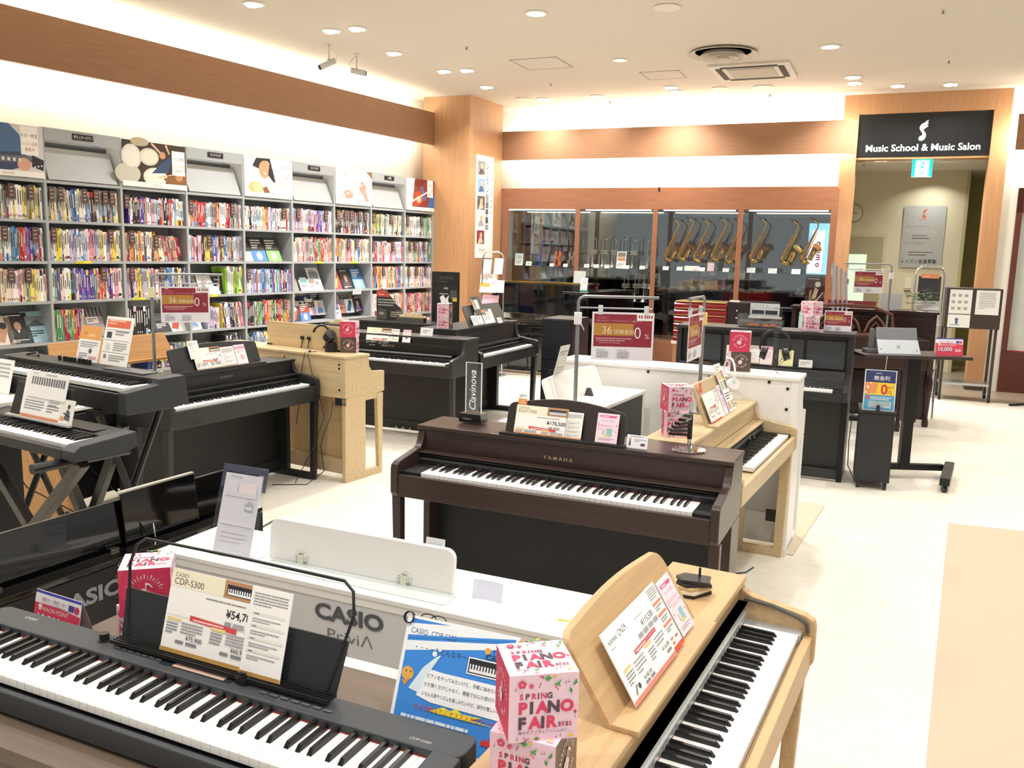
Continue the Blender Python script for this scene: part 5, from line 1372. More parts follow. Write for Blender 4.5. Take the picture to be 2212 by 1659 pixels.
# oak piano in front
CNO = dict(tilt=33)
on(CN, .53, .185, .848, .27, .158, 'price_card', 'large price card lettered KAWAI CN29 leaning on the oak rest', 'price card', [('r', 0, 0, 100, 57, 'f6f6f4'), ('t', 6, 47, 5.2, 'KAWAI', '3c3c3e', dict(bold=.01)), ('t', 26, 47, 7, 'CN29', '4a4a4c'), ('l', 6, 43, 12, 1, 2, 'b0b0b4'), ('l', 60, 47, 26, 1, 1.6, 'b0b0b4'), ('t', 96, 38.5, 7.2, '\u00a5115,500', '3c3c3e', dict(align='r'))] + [('r', x, 32.5, 10, 4, 'a2a2a6') for x in (54, 66, 78, 90)] + [('p', [(36, 30.5), (86, 31), (86, 27.5), (36, 27)], 'cf5a64'), ('l', 40, 28, 42, 1, 2, 'f2d6d8'), ('r', 2, 29, 96, .3, 'c9c9cc'), ('r', 6, 24, 15, 2.4, 'ecc98a'), ('r', 54, 24, 15, 2.4, 'ecc98a'), ('l', 6, 21, 16, 4, 2.4, '8e8e92'), ('l', 26, 23, 22, 4, 2.8, 'a0a0a4'), ('l', 56, 20, 14, 4, 2.4, '8e8e92'), ('l', 74, 23, 22, 3, 2.8, 'a0a0a4'), ('t', 48, 8, 4.6, '\u00a5148,145', '3c3c3e', dict(align='r')), ('t', 97, 11, 4.6, '\u00a5126,280', '3c3c3e', dict(align='r')), ('p', [(8, 6), (14, 12), (16, 11), (10, 5)], '8a8a8e'), ('c', 19, 9, 2.2, '4a4a4e'), ('r', 30, 4.6, 9, 2.4, '8a8a8e'), ('r', 42, 4.6, 8, 2.4, '8a8a8e'), ('r', 86, 6.5, 10, 2.4, '8a8a8e'), ('r', 0, 0, 100, 3.6, 'd98a7a')], cover=True, **CNO)
on(CN, .70, .187, .850, .066, .156, 'spec_card', 'narrow specification card with orange bars on the oak rest', 'price card', [('l', 10, 222, 80, 5, 8, '9a9aa2')] + [('r', 8, y, 84, 10, 'dd8a74') for y in (168, 128, 88)] + [('l', 16, y, 66, 2, 9, '8a8a8e') for y in (158, 116, 76)] + [('r', 52, 36, 28, 8, 'c9706a'), ('r', 10, 40, 24, 8, 'd08a80'), ('r', 10, 24, 24, 8, 'd08a80'), ('r', 0, 0, 100, 16, 'd9563a')], **CNO)
on(CN, .80, .195, .850, .090, .140, 'gift_card', 'pink gift leaflet at the right end of the oak rest', 'leaflet', gift_items(150), cover=True, **CNO)
t = thing('sample_fan', 'stack of black and wood finish samples fanned on a pin, on the oak piano end', 'sample stand', CN(1.075, .262, .83), CN.a + 150)
for i, (c, a) in enumerate([('1c1b1c', 0), ('e6dcc4', 4), ('c9ae84', -8), ('222122', -30), ('2a2a2c', -52)]):
    b = B(); pts = [(-.042, -.028), (.03, -.03), (.05, 0), (.03, .03), (-.042, .028)]
    ca, sa = math.cos(R(a)), math.sin(R(a))
    b.prism([(x * ca - y * sa, x * sa + y * ca) for x, y in pts], 'z', i * .0095, i * .0095 + .0092, mat('sample_' + c, c, .4)); b.build('sample', t, .001)
b = B(); b.cyl((-.02, 0, .045), (-.02, 0, .072), .0035, BLACKP, 10); b.build('pin', t)
# price cards of the slab keyboard
def rest_card(x, y_, z, w_, h_, name, lab, items, **kw):
    return on(CD, x, .205 + y_, z, w_, h_, name, lab, 'price card', items, tilt=16, **kw)
rest_card(.622, -.012, .848, .256, .182, 'price_card', 'large price card lettered CDP-S300 on the wire music rest', price_items('CDP-S300', '54,780', 'CASIO', H_=71), cover=True)
rest_card(.778, -.0155, .846, .108, .186, 'spec_card', 'narrow white specification card beside the CDP-S300 price card', spec_items(170))
t = card('tent_card', 'red and white folded tent card lettered WAON POINT behind the slab keyboard', 'card', CD(.035, .275, .735), .178, .115, waon_items(), rz=CD.a - 3, tilt=12, base='f4eef2', thick=.001)
b = B(); b.raw([(-.089, .0, .115), (.089, .0, .115), (.089, .06, .008), (-.089, .06, .008), (-.089, .001, .115), (.089, .001, .115), (.089, .061, .008), (-.089, .061, .008)], [(0, 1, 2, 3), (7, 6, 5, 4), (1, 5, 6, 2), (0, 3, 7, 4)], C('b9a8a6')); b.build('rear_flap', t)
# blue poster behind the keyboard
PST = [('r', 0, 0, 100, 72, 'fafcff'), ('r', 3, 2, 94, 67, '3f8fe6'), ('p', [(3, 58), (52, 66.5), (70, 66.5), (90, 69), (97, 69), (97, 71), (3, 71)], 'fafcff'), ('p', [(4, 66), (4, 70), (40, 70)], '3f8fe6'), ('p', [(3, 56.5), (3, 63.5), (62, 71), (97, 71), (97, 69)], 'f4fbff'),
       ('t', 5, 58.6, 6.2, 'CASIO  CDP-S300', '3c4e78', dict(sx=.88)), ('p', [(3, 44), (3, 52), (97, 66), (97, 62)], 'f4fbff'), ('t', 12, 46.4, 5.6, '・・・ってどんなキーボード', '3c4058', dict(sx=.86)), ('c', 75, 57, 2.6, 'e8b04a'), ('t', 80, 55, 6, '?', '3c4058'),
       ('p', [(3, 56), (3, 54), (97, 68), (97, 70)], '3f8fe6'), ('c', 9, 27, 5.4, 'e9b456'), ('c', 7.4, 28.5, .7, '5a4030'), ('c', 11.6, 28.8, .7, '5a4030'), ('p', [(5, 21), (12, 23), (8, 17)], 'df9a4a'), ('p', [(20, 12), (24, 34), (40, 33), (96, 33), (96, 8), (34, 9)], 'f6fbfe'), ('p', [(12, 16), (22, 34), (32, 44), (36, 46), (24, 24), (22, 14)], 'dff2fc'), ('c', 30, 46, 2.2, 'e8f6fe'), ('c', 34, 50, 1.6, 'e8f6fe')]
PST += [('r', 60, 37, 36, 13, 'f4fbff'), ('k', 61, 38, 34, 11), ('t', 94, 50.5, 6, 'CASIO', '1f4a70', dict(align='r', bold=.04, sx=1.15)),
        ('t', 27, 27.5, 3.5, 'ピアノをやってみたいけど、手軽に始めたいなぁ・・・', '4a4e5c', dict(sx=.9)), ('t', 25.5, 20.8, 3.5, 'ただ弾くだけじゃなく、鍵盤でなにか遊びたい!', '4a4e5c', dict(sx=.9)), ('t', 25, 13.6, 3.5, 'いろんな音やリズムを楽しみたいけど、操作が難しいのはちょっと・・・', '4a4e5c', dict(sx=.78)),
        ('p', [(34, 3), (46, 8), (52, 6.4), (57, 9.4), (62, 6.4), (80, 7), (70, 4), (90, 2.5), (40, 2.2)], 'f2e84a'), ('t', 20, 2.6, 4.6, 'そんなあなたにオススメのピアノです!!', 'd8503a', dict(sx=.98, bold=.01))]
PST2 = [(('p', [(x, y + 24) for x, y in i[1]], i[2]) if i[0] == 'p' else (i[0], i[1], i[2] + 24) + tuple(i[3:])) for i in PST]
PST2 = [('r', 0, 0, 100, 96, 'fafcff'), ('r', 3, 2, 94, 40, '3f8fe6')] + PST2[2:]
PST2.insert(2, ('r', 3, 26, 94, 67, '3f8fe6'))
PST2 += [('p', [(82, 12), (88, 12), (88, 9), (93, 14), (88, 19), (88, 16), (82, 16)], 'd83a3a'), ('l', 10, 18, 60, 3, 5, 'dff0fc')]
po_ = card('poster_board', 'blue laminated poster lettered CASIO CDP-S300 leaning behind the slab keyboard', 'poster', CD(1.165, .285, .735), .262, .2515, PST2, rz=CD.a + 1, tilt=22, base='fafcff', cover=True)
b = B(); 
for k in range(2):
    b.tube([(-.128 + .012 * math.cos(a) , -.004 + .006 * k, .246 + .012 * math.sin(a)) for a in [j * math.pi / 6 for j in range(13)]], .0016, BLACKP, 6)
for x in (-.085, -.06):
    b.tube([(x + .018 * math.cos(a), .004, .252 + .008 * math.sin(a)) for a in [j * math.pi / 6 for j in range(7)]], .0013, BLACKP, 6)
b.build('cord_loop', po_)
# white Casio: sloped acrylic stand, small card holder, yellow label
SH = glass('sheet_back', (.62, .64, .72), .08)
t = thing('acrylic_stand', 'tall clear slanted acrylic stand holding a printed sheet, on the white piano', 'sign', PV(-.245, -.045, .800), PV.a)
b = B(); tl = .30
v = [(-.088, 0, 0), (.088, 0, 0), (.088, -.27 * tl, .27), (-.088, -.27 * tl, .27)]
b.raw(v + [(x, y - .003, z) for x, y, z in v], [(0, 1, 2, 3), (7, 6, 5, 4), (0, 4, 5, 1), (1, 5, 6, 2), (2, 6, 7, 3), (3, 7, 4, 0)], ACR); b.box(-.088, -.085, 0, .088, 0, .003, ACR); b.build('acrylic', t)
b = B(); q = lambda x, z, o: (x, -z * tl - o, z)
b.face([q(-.072, .008, .0016), q(.072, .008, .0016), q(.072, .245, .0016), q(-.072, .245, .0016)], C('e6e6ee')); b.build('sheet', t)
pr = printing([('r', 8, 118, 84, 10, 'd9d9e2'), ('r', 44, 126, 46, 22, 'eadfe4'), ('r', 12, 128, 26, 20, 'dcdde8'), ('l', 14, 158, 60, 1, 8, 'd8d4dc'), ('p', [(66, 92), (88, 92), (88, 108), (82, 108), (82, 112), (72, 112), (72, 108), (66, 108)], 'b3b6c0'), ('r', 68, 96, 18, 5, 'e4e4ec'), ('r', 6, 60, 88, 8, 'dfe0ea'), ('l', 12, 44, 70, 3, 9, 'dcdde8')], lambda x, y, e: (.072 - x * .00144, -(.008 + y * .00144) * tl + e, .008 + y * .00144)); pr.build('print', t)
b = B(); b.face([q(-.088, .2, .0034), q(-.074, .2, .0034), q(-.074, .27, .0034), q(-.088, .27, .0034)], C('4a5068')); b.face([q(-.074, .248, .0034), q(.088, .248, .0034), q(.088, .27, .0034), q(-.074, .27, .0034)], C('4a5068')); b.face([q(.074, .2, .0034), q(.088, .2, .0034), q(.088, .248, .0034), q(.074, .248, .0034)], C('4a5068')); b.build('dark_backing', t)
t = thing('card_holder', 'small curved white card in a clear holder on the white piano', 'card stand', PV(-1.09, -.105, .800), PV.a)
b = B()
ps = [(-.045 + .09 * k / 6, -.006 * math.sin(math.pi * k / 6)) for k in range(7)]
for k in range(6):
    b.face([(ps[k][0], ps[k][1], .004), (ps[k + 1][0], ps[k + 1][1], .004), (ps[k + 1][0], ps[k + 1][1] - .012, .055), (ps[k][0], ps[k][1] - .012, .055)], C('dfe2f4'))
b.build('card', t)
b = B(); b.box(-.048, -.02, 0, .048, .022, .003, ACR); b.box(-.048, .002, .003, .048, .004, .02, ACR); b.build('holder', t)
o = card('label_strip', 'small yellow label strip lying on the right end of the white piano', 'label', PV(-1.33, -.085, .8008), .055, .014, [('l', 8, 8, 80, 2, 8, 'a8a050')], rz=PV.a + 180, tilt=90, base='e8e070', thick=.0005)
on(PV, -.915, -.128, .915, .06, .03, 'white_tag', 'small pale tag standing above the white piano rest', 'tag', [('l', 10, 20, 76, 2, 12, 'c4c4cc')], tilt=8, rz=180, base='e4e6ec')
# pale oak piano: cards, colour chart, headphones
on(RO, .46, .222, .930, .20, .15, 'price_card', 'price card with red band on the pale oak rest', 'price card', price_items('', '', '', H_=75, pk=False, p2=('', ''), tone='f4f4f2', accent='d9664a'), tilt=24)
on(RO, .60, .224, .930, .055, .15, 'spec_card', 'narrow specification card on the pale oak rest', 'price card', spec_items(270, accent='f4f4f2'), tilt=24)
on(RO, .67, .223, .930, .07, .16, 'gift_card', 'pale pink leaflet on the pale oak rest', 'leaflet', [('r', 0, 0, 100, 228, 'efe0ee'), ('l', 14, 200, 70, 2, 12, 'b98ab0'), ('r', 62, 150, 30, 40, '8a5ab0'), ('l', 14, 120, 70, 5, 14, 'c9b0c8')], tilt=24)
ch = [('r', 0, 0, 100, 195, 'f6f6f4'), ('l', 14, 180, 70, 2, 9, 'd87ab0')]
for i, c in enumerate(['d8a0d0', 'e8e050', '9ad0b0', 'e05050', '9ac0e0', 'f0e060', 'b8b0d8', '5a5a50']):
    ch += [('r', 10 + (i % 4) * 21, 130 - (i // 4) * 40, 18, 36, c)]
ch += [('l', 12, 70, 76, 3, 10, '7a8a8a'), ('r', 8, 10, 24, 30, 'd88ad0'), ('r', 34, 10, 24, 30, 'e8e070'), ('r', 60, 10, 16, 30, 'a0d0a8'), ('r', 78, 10, 14, 30, '9ab8d8')]
on(RO, .80, .226, .930, .135, .265, 'colour_chart', 'tall leaflet with coloured blocks on the pale oak rest', 'leaflet', ch, tilt=24)
on(RO, .385, .292, 1.075, .035, .05, 'red_tag', 'small orange red tag clipped to the corner of the pale oak rest', 'tag', [('c', 50, 70, 40, 'f06a4a'), ('l', 20, 70, 60, 1, 20, 'fbd8c8')], tilt=10, base='e8583a')
def headphones(F, x, y, z, rz, lab, m, cable=None, tilt=0):
    t = thing('headphones', lab, 'headphones', F(x, y, z), F.a + rz)
    b = B(); b.lathe([(.001, 0), (.05, 0), (.05, .004), (.001, .005)], ACR, n=24); b.box(-.014, -.002, .004, .014, .002, .25, ACR); b.box(-.02, -.03, .245, .02, .03, .252, ACR); b.build('clear_stand', t)
    b = B(); b.tube([(.088 * math.cos(a), 0, .165 + .095 * math.sin(a)) for a in [R(-18 + k * 18) for k in range(13)]], .006, m, 8); b.build('headband', t, smooth=True)
    for s_ in (-1, 1):
        b = B(); b.cyl((s_ * .056, 0, .115), (s_ * .082, 0, .122), .037, m, 18, .033); b.cyl((s_ * .046, 0, .112), (s_ * .056, 0, .115), .039, mat('pad_' + m.name, 'cfcac4' if m is WHITEP else '1a1a1c', .8), 18); b.build('ear_cup', t, .002, True)
    b = B(); b.tube([(.06, 0, .085), (.03, -.02, .05), (-.01, -.03, .10), (.02, -.03, .16), (.05, -.03, .10), (.0, -.03, .03), (.03, -.05, .003)], .002, m, 6); b.build('cable', t)
    return t
headphones(RO, 1.10, .33, .915, 35, 'white headphones on a clear stand at the end of the pale oak piano', WHITEP)
headphones(WT, .165, -.14, 1.067, 180 + 8, 'black headphones on a clear stand on the tall white piano', BLACKP)
t = thing('headphones', 'large black headphones lying folded on the pale oak piano seen from behind', 'headphones', OB(.315, -.13, .955), OB.a + 15)
b = B(); b.tube([(.075 * math.cos(a) + .03, -.0, .115 + .085 * math.sin(a)) for a in [R(20 + k * 20) for k in range(13)]], .009, BLACKP, 8); b.build('headband', t, smooth=True)
b = B(); b.lathe([(.03, 0), (.045, .004), (.047, .04), (.042, .07), (.03, .072)], mat('leatherette', '17171a', .6), (-.04, -.01, 0), 18); b.build('ear_cup', t, smooth=True)
b = B(); b.cyl((-.02, .0, .10), (-.06, .02, .14), .042, MATS['leatherette'], 16); b.build('ear_cup', t, smooth=True)
b = B(); b.tube([OB(.33, -.05, .962)[0:3], OB(.40, .004, .955), OB(.42, .02, .8), OB(.43, .03, .62), OB(.46, .04, .4)], .003, BLACKP, 6); b.tube([OB(.39, -.02, .957), OB(.36, .012, .94), OB(.30, .03, .80), OB(.20, .05, .62), OB(.14, .07, .50), OB(.22, .12, .25), OB(.30, .22, .005)], .003, BLACKP, 6); b.cyl(OB(.40, -.05, .962), OB(.36, -.01, .962), .008, BLACKP, 8)
tag(b.build('cable'), 'black headphone cable hanging down the back of the pale oak piano', 'cable')
b = B(); b.tube([OB(.14, -.02, .6), OB(.10, .05, .50), OB(.14, .08, .38), OB(.20, .05, .28), OB(.18, .06, .2), OB(.12, .10, .1), OB(.2, .2, .006), OB(.4, .35, .005)], .0035, BLACKP, 6)
tag(b.build('cable'), 'black power cord looping under the pale oak piano seen from behind', 'cable')
b = B(); b.tube([RO(1.05, .25, .62), RO(1.03, .25, .5), RO(.99, .26, .4), RO(.95, .25, .33), RO(.93, .25, .28), RO(.84, .25, .25), RO(.74, .26, .15), RO(.72, .27, .1)], .0035, BLACKP, 6)
tag(b.build('cable'), 'black cord hanging under the pale oak piano by the white back board', 'cable')
# white piano with dark back: leaning card and a floor pole with the finance notice
on(WS, .66, -.33, .95, .13, .30, 'price_card', 'pale grey and white card leaning on the far side of the white rest', 'price card', [('l', 10, 200, 80, 2, 12, '9a9a90'), ('r', 8, 150, 84, 10, 'd8d4b8'), ('l', 10, 130, 80, 3, 12, 'b0b0a8')], tilt=-14, rz=180, base='d9dad6')
POLE = mat('pole_grey', '9a9ca0', .35, .7)
def notice_pole(loc, rz, h, arm, lab, lab2, side=1, knob='e9e9ea', sw=.325, drop=.02, group=None, xs=.04):
    t = thing('sign_pole', lab, 'sign stand', loc, rz)
    b = B(); b.box(-.05, -.05, 0, .05, .05, .006, POLE); b.build('base_plate', t, .002)
    b = B(); b.cyl((0, 0, .006), (0, 0, h - .12), .0105, POLE, 14); b.build('pole', t, smooth=True)
    s_ = side
    b = B(); b.tube([(0, 0, h - .14), (0, 0, h - .03), (s_ * .008, 0, h - .012), (s_ * .03, 0, h), (s_ * arm, 0, h)], .008, POLE, 10); b.tube([(s_ * .004, 0, h - .06), (s_ * (arm - .035), 0, h - .06), (s_ * (arm - .03), 0, h - .055), (s_ * (arm - .03), 0, h)], .0045, POLE, 8); b.build('arm', t, smooth=True)
    b = B(); b.box(-.02, -.016, h - .15, .02, .016, h - .085, C(knob)); b.prism([(.012 * s_, h - .15), (.024 * s_, h - .15), (.036 * s_, h - .19), (.03 * s_, h - .17)], 'y', -.006, .006, C(knob)); b.build('clamp_knob', t, .003)
    c, s2 = math.cos(R(rz)), math.sin(R(rz))
    x0 = s_ * xs + s_ * sw / 2
    zz = h - .06 - drop - sw * .78
    for dx in (-.12, .12):
        b = B(); b.box(x0 + dx * sw / .325 - .012, -.008, h - .095, x0 + dx * sw / .325 + .012, .008, h - .045, mat('clip_clear', 'e8ecec', .2, alpha=.75)); b.build('clip', t, .002)
    p = (loc[0] + c * x0 + s2 * .006, loc[1] + s2 * x0 - c * .006, loc[2] + zz)
    o = card('finance_notice', lab2, 'sign', p, sw, sw * .78, finance_items(), rz=rz, base='eceaf2', thick=.0015)
    return t
P1 = WS(.793, -.135, .931)
notice_pole(P1, -2, .592, .42, 'grey metal sign pole on the white piano behind the brown one', 'red 0 percent finance notice facing the camera, nearest the middle', xs=.075)
P2 = RO(.707, .39, .916)
notice_pole(P2, 65, .62, .34, 'grey metal sign pole with yellow clamp behind the pink boxes', 'red 0 percent finance notice seen at a steep angle beside the red chest', side=-1, knob='e8d48a', sw=.30)
P3 = KA(.20, .41, .906)
notice_pole(P3, 62 - 40, .64, .44, 'grey metal sign pole standing on the black piano at left', 'red 0 percent finance notice above the black piano at left', sw=.30, xs=.05, knob='e6e0c0')
# black piano at left: cards
on(KA, .50, .222, .918, .235, .145, 'price_card', 'white price card on the black rest at left, widest of three', 'price card', price_items('', '', '', H_=62, p2=('', ''), accent='e6d8c0', tone='f2efe6'), tilt=20)
on(KA, .68, .222, .918, .12, .135, 'spec_card', 'white specification card in the middle of the black rest at left', 'price card', spec_items(112, accent='d8c0a0'), tilt=20)
on(KA, .795, .222, .918, .10, .14, 'gift_card', 'pink leaflet at the right of the black rest at left', 'leaflet', [('r', 0, 0, 100, 140, 'f4e4ea'), ('r', 0, 108, 100, 22, 'e8a0bc'), ('c', 55, 50, 20, 'd8b8c0'), ('l', 14, 90, 70, 2, 10, 'c8a0b0')], tilt=20)
on(KA, .40, .246, .990, .09, .125, 'note_card', 'pale note standing behind the price card of the black piano at left', 'card', [('l', 14, 120, 60, 3, 10, 'c4c4c4')], tilt=20, base='e6e6e4')
# black piano in the middle: cards
on(KM, .40, .208, .888, .27, .12, 'price_card', 'wide pale price card on the black piano in the middle distance', 'price card', price_items('', '', '', H_=44, p2=('', ''), accent='f0eee6'), tilt=14)
on(KM, .575, .209, .888, .085, .118, 'spec_card', 'narrow specification card on the black piano in the middle distance', 'price card', spec_items(139, accent='f0eee6'), tilt=14)
on(KM, .70, .209, .888, .085, .118, 'gift_card', 'pink topped leaflet on the black piano in the middle distance', 'leaflet', [('r', 0, 0, 100, 139, 'f4e8ec'), ('r', 0, 112, 100, 24, 'e8b0c4'), ('c', 50, 50, 14, '6a6a78'), ('l', 16, 100, 66, 2, 8, 'c8a8b4')], tilt=14)
on(KM, .86, .30, .951, .13, .075, 'card_holder', 'small white card in a holder beside the pink boxes on the black pianos', 'card stand', [('l', 20, 36, 60, 2, 12, '8a8a90')], tilt=15, base='eceef2')
stack(HY, .0, .40, 1.0, -66 - 15, -66 - 15, S1, S1, 'on the black hybrid piano')
def leaf(x, y, z, w_, h_, lab, c, it=None, tilt=25):
    on(HY, x, y, z, w_, h_, 'leaflet', lab + ' on the black hybrid piano', 'leaflet', it or [('l', 10, 100 * h_ / w_ * .7, 80, 4, 100 * h_ / w_ * .13, '8a8a8e')], tilt=tilt, base=c)
leaf(.34, .235, 1.014, .1, .1, 'small white picture leaflet, first from left', 'eceae8'); leaf(.46, .232, 1.014, .13, .13, 'white framed leaflet, second from left', 'f0f0ee', [('r', 4, 4, 92, 92, '4a4a4c'), ('r', 8, 8, 84, 84, 'f0f0ee'), ('c', 52, 50, 8, '3a3a3c')])
leaf(.66, .230, 1.014, .24, .15, 'white price leaflet with orange tag, third from left', 'f0efe8', [('r', 2, 50, 30, 12, 'e08a4a'), ('r', 40, 52, 40, 10, '6a6a6e'), ('l', 10, 44, 80, 5, 7, '9a9a9e'), ('r', 70, 4, 22, 58, 'eadfe6')])
leaf(.52, .27, 1.10, .22, .2, 'dark leaflet with brown sample pictures standing behind', '4a4a48', [('r', 6, 30, 60, 56, 'b8b8b6'), ('r', 12, 36, 20, 40, 'a8845a'), ('r', 36, 36, 26, 44, 'c6d6e2'), ('r', 10, 76, 56, 12, '2e2e30')])
leaf(.86, .21, 1.004, .1, .06, 'tiny white leaflet at the right end', 'e4e6ee')
# another black piano behind, with a red and black sign, an action model and a tall black leaflet board
BK = Fr(*KM(-.75, 1.42)[:2], -23.4)
t = thing('digital_piano', 'low black piano behind the middle one, carrying a red topped sign and an action model', 'piano', BK(0, 0), BK.a)
b = B(); b.box(0, 0, .93, 1.4, .5, .95, SATIN); b.build('lid', t, .003)
for x in (0, 1.36):
    b = B(); b.box(x, 0, 0, x + .04, .5, .93, SATIN); b.build('side_panel', t, .003)
b = B(); b.box(.04, .02, .10, 1.36, .04, .93, SATIND); b.build('front_board', t)
t = thing('sign_board', 'black sign board with arched red top standing on the low black piano', 'sign', BK(.42, .16, .95), BK.a)
b = B(); pts = [(-.16, 0), (.17, 0), (.17, .12), (.14, .15), (.09, .18), (.03, .26), (-.03, .32), (-.09, .345), (-.14, .33), (-.16, .30)]; b.prism(pts, 'y', 0, .008, mat('sign_dark', '2a2628', .3)); b.build('board', t)
b = printing([('p', [(0, 78), (0, 92), (6, 100), (20, 104), (38, 96), (56, 78)], 'b5463a'), ('l', 8, 84, 34, 1, 6, 'e8b0a0'), ('l', 6, 66, 70, 3, 9, '9a9a9c'), ('p', [(0, 2), (40, 2), (40, 34), (10, 40), (0, 30)], '4a4c4a'), ('l', 56, 26, 40, 3, 7, 'b0a890'), ('c', 20, 22, 10, '8a8c8a', 5)], lambda x, y, e: (-.16 + x * .0033, -e, y * .0033)); b.build('print', t)
def action_model(loc, rz, lab):
    t = thing('action_model', lab, 'model', loc, rz)
    b = B(); b.box(-.16, -.04, 0, .16, .04, .05, mat('model_base', '26241f', .4)); b.build('base', t, .002)
    PW = mat('pale_maple', 'dcc396', .5)
    b = B(); b.box(-.15, -.012, .05, .17, .012, .072, PW); b.build('key_lever', t, .002)
    b = B(); b.prism([(-.1, .072), (.02, .072), (.02, .095), (-.06, .10)], 'y', -.01, .01, PW); b.box(.04, -.01, .072, .12, .01, .09, PW); b.build('hammer', t)
    b = B(); b.box(-.17, -.045, 0, .17, -.043, .13, ACR); b.box(-.17, .043, 0, .17, .045, .13, ACR); b.build('clear_cover', t)
    return t
action_model(BK(.75, .1, .95), BK.a, 'piano action model with pale wooden key, in front of the red topped sign')
action_model(KM(-.1, .36, .951), KM.a, 'second piano action model lying on the middle black piano')
t = thing('leaflet_board', 'tall black board with white bird emblem behind the action models', 'sign', BK(1.02, .36, .95), BK.a)
b = B(); b.box(-.17, 0, 0, .17, .01, .55, mat('board_black', '141517', .25)); b.build('board', t)
b = printing([('t', 50, 138, 15, 'CELVIANO', '4a4a4c', dict(align='c', sx=.8)), ('l', 20, 128, 60, 1, 7, '3a3a3c'), ('r', 12, 2, 84, 118, '0c0c0e'), ('t', 52, 106, 9, '1000', 'd8d8d8', dict(align='c')), ('p', [(34, 66), (30, 80), (44, 88), (50, 74), (64, 88), (60, 70), (66, 60), (48, 64), (40, 56)], 'e8e8e6'), ('c', 44, 72, 8, 'eeeeec'), ('p', [(28, 92), (60, 92), (60, 90), (28, 90)], 'c8c8c8'), ('r', 76, 68, 16, 12, 'd8c840'), ('l', 68, 100, 24, 6, 5, '6a6a6c')], lambda x, y, e: (-.17 + x * .0034, -e, y * .0034)); b.build('print', t)
# ------------------------------------------------------------------ tall black piano at the right
UPF = Fr(2.588, 6.549, -24.2)
SLATE = mat('speaker_cloth', '3c4046', .8)
up = thing('upright_piano', 'tall satin black upright style piano at right with four grey speaker cloth panels', 'piano', UPF(0, 0), UPF.a)
for x in (-1.40, -.04):
    b = B(); b.prism([(.06, 0), (.06, .64), (-.06, .66), (-.06, .735), (.03, .78), (.20, .84), (.20, 1.14), (.52, 1.14), (.52, 0)], 'x', x, x + .04, SATIN); b.build('side_panel', up, .003)
    b = B(); b.box(x, .06, 0, x + .04, .10, .64, SATIN); b.build('front_leg', up, .003)
b = B(); b.box(-1.41, .17, 1.14, .01, .53, 1.165, SATIN); b.build('lid', up, .004)
b = B(); b.box(-1.36, .235, .86, -.04, .25, 1.14, SATIND); b.build('upper_panel', up)
for k in range(4):
    b = B(); b.box(-1.32 + k * .315 + (.0 if k < 2 else .03), .222, .875, -1.03 + k * .315 + (.0 if k < 2 else .03), .236, 1.10, SLATE); b.build('speaker_panel', up, .002)
b = B(); b.box(-1.1, .18, .862, -.3, .235, .876, SATIND); b.build('music_shelf', up, .003)
b = B(); b.prism([(.02, .735), (.21, .80), (.21, .86), (.17, .86), (.15, .80), (.02, .755)], 'x', -1.36, -.04, SATIN); b.build('fall_board', up, .003)
b = B(); b.box(-1.36, -.055, .655, -.04, .22, .72, SATIN); b.build('key_bed', up, .003)
b = B(); b.box(-1.36, .10, .10, -.04, .12, .655, SATIND); b.build('lower_panel', up)
b = B(); b.box(-1.36, .06, .02, -.04, .12, .10, SATIN); b.build('toe_board', up, .003)
b = B(); b.box(-.11, -.05, .72, -.042, .0, .745, SATIN); b.box(-1.36, -.05, .72, -1.30, .0, .745, SATIN); b.build('key_blocks', up, kind='stuff')
for k in range(52):
    pass
kb = bpy.data.objects.new('keyboard_frame', None)
b = B()
for i in range(52):
    x = -1.332 + i * KW_
    b.raw([(v.co.x + x, v.co.y - .045, v.co.z + .742) for v in WKM.vertices], [tuple(p.vertices) for p in WKM.polygons], KEYW)
    nm = 'CDEFGAB'[(5 + i) % 7]
    if nm in OFFS and i < 51:
        xx = x + KW_ + OFFS[nm]
        b.raw([(v.co.x + xx, v.co.y - .045, v.co.z + .742) for v in BKM.vertices], [tuple(p.vertices) for p in BKM.polygons], KEYB)
b.build('keys', up, kind='stuff')
on(UPF, -1.02 + .12, .195, .877, .16, .14, 'price_card', 'pale price card on the tall black piano, left of the pink boxes', 'price card', price_items('', '', '', H_=87, p2=('', ''), accent='efece0'), tilt=8)
on(UPF, -.76, .195, .877, .10, .15, 'spec_card', 'white specification card on the tall black piano, right of the pink boxes', 'price card', spec_items(150), tilt=8)
on(UPF, -.655, .195, .877, .10, .15, 'gift_card', 'pale pink leaflet on the tall black piano beside the headphones', 'leaflet', [('r', 0, 0, 100, 150, 'f4e8ee'), ('r', 0, 122, 100, 26, 'ecc0d0'), ('l', 14, 100, 70, 5, 14, 'd0b0bc')], tilt=8)
on(UPF, -.50, .195, .877, .115, .13, 'yellow_leaflet', 'pale yellow leaflet seen through the headphones on the tall black piano', 'leaflet', [('l', 10, 96, 80, 5, 14, 'b8b480')], tilt=8, base='e9e7b6')
on(UPF, -.345, .19, .877, .105, .062, 'card_holder', 'small white card in a stand on the tall black piano shelf', 'card stand', [('l', 14, 40, 70, 3, 10, 'a0a0a4')], tilt=8, base='e8eaec')
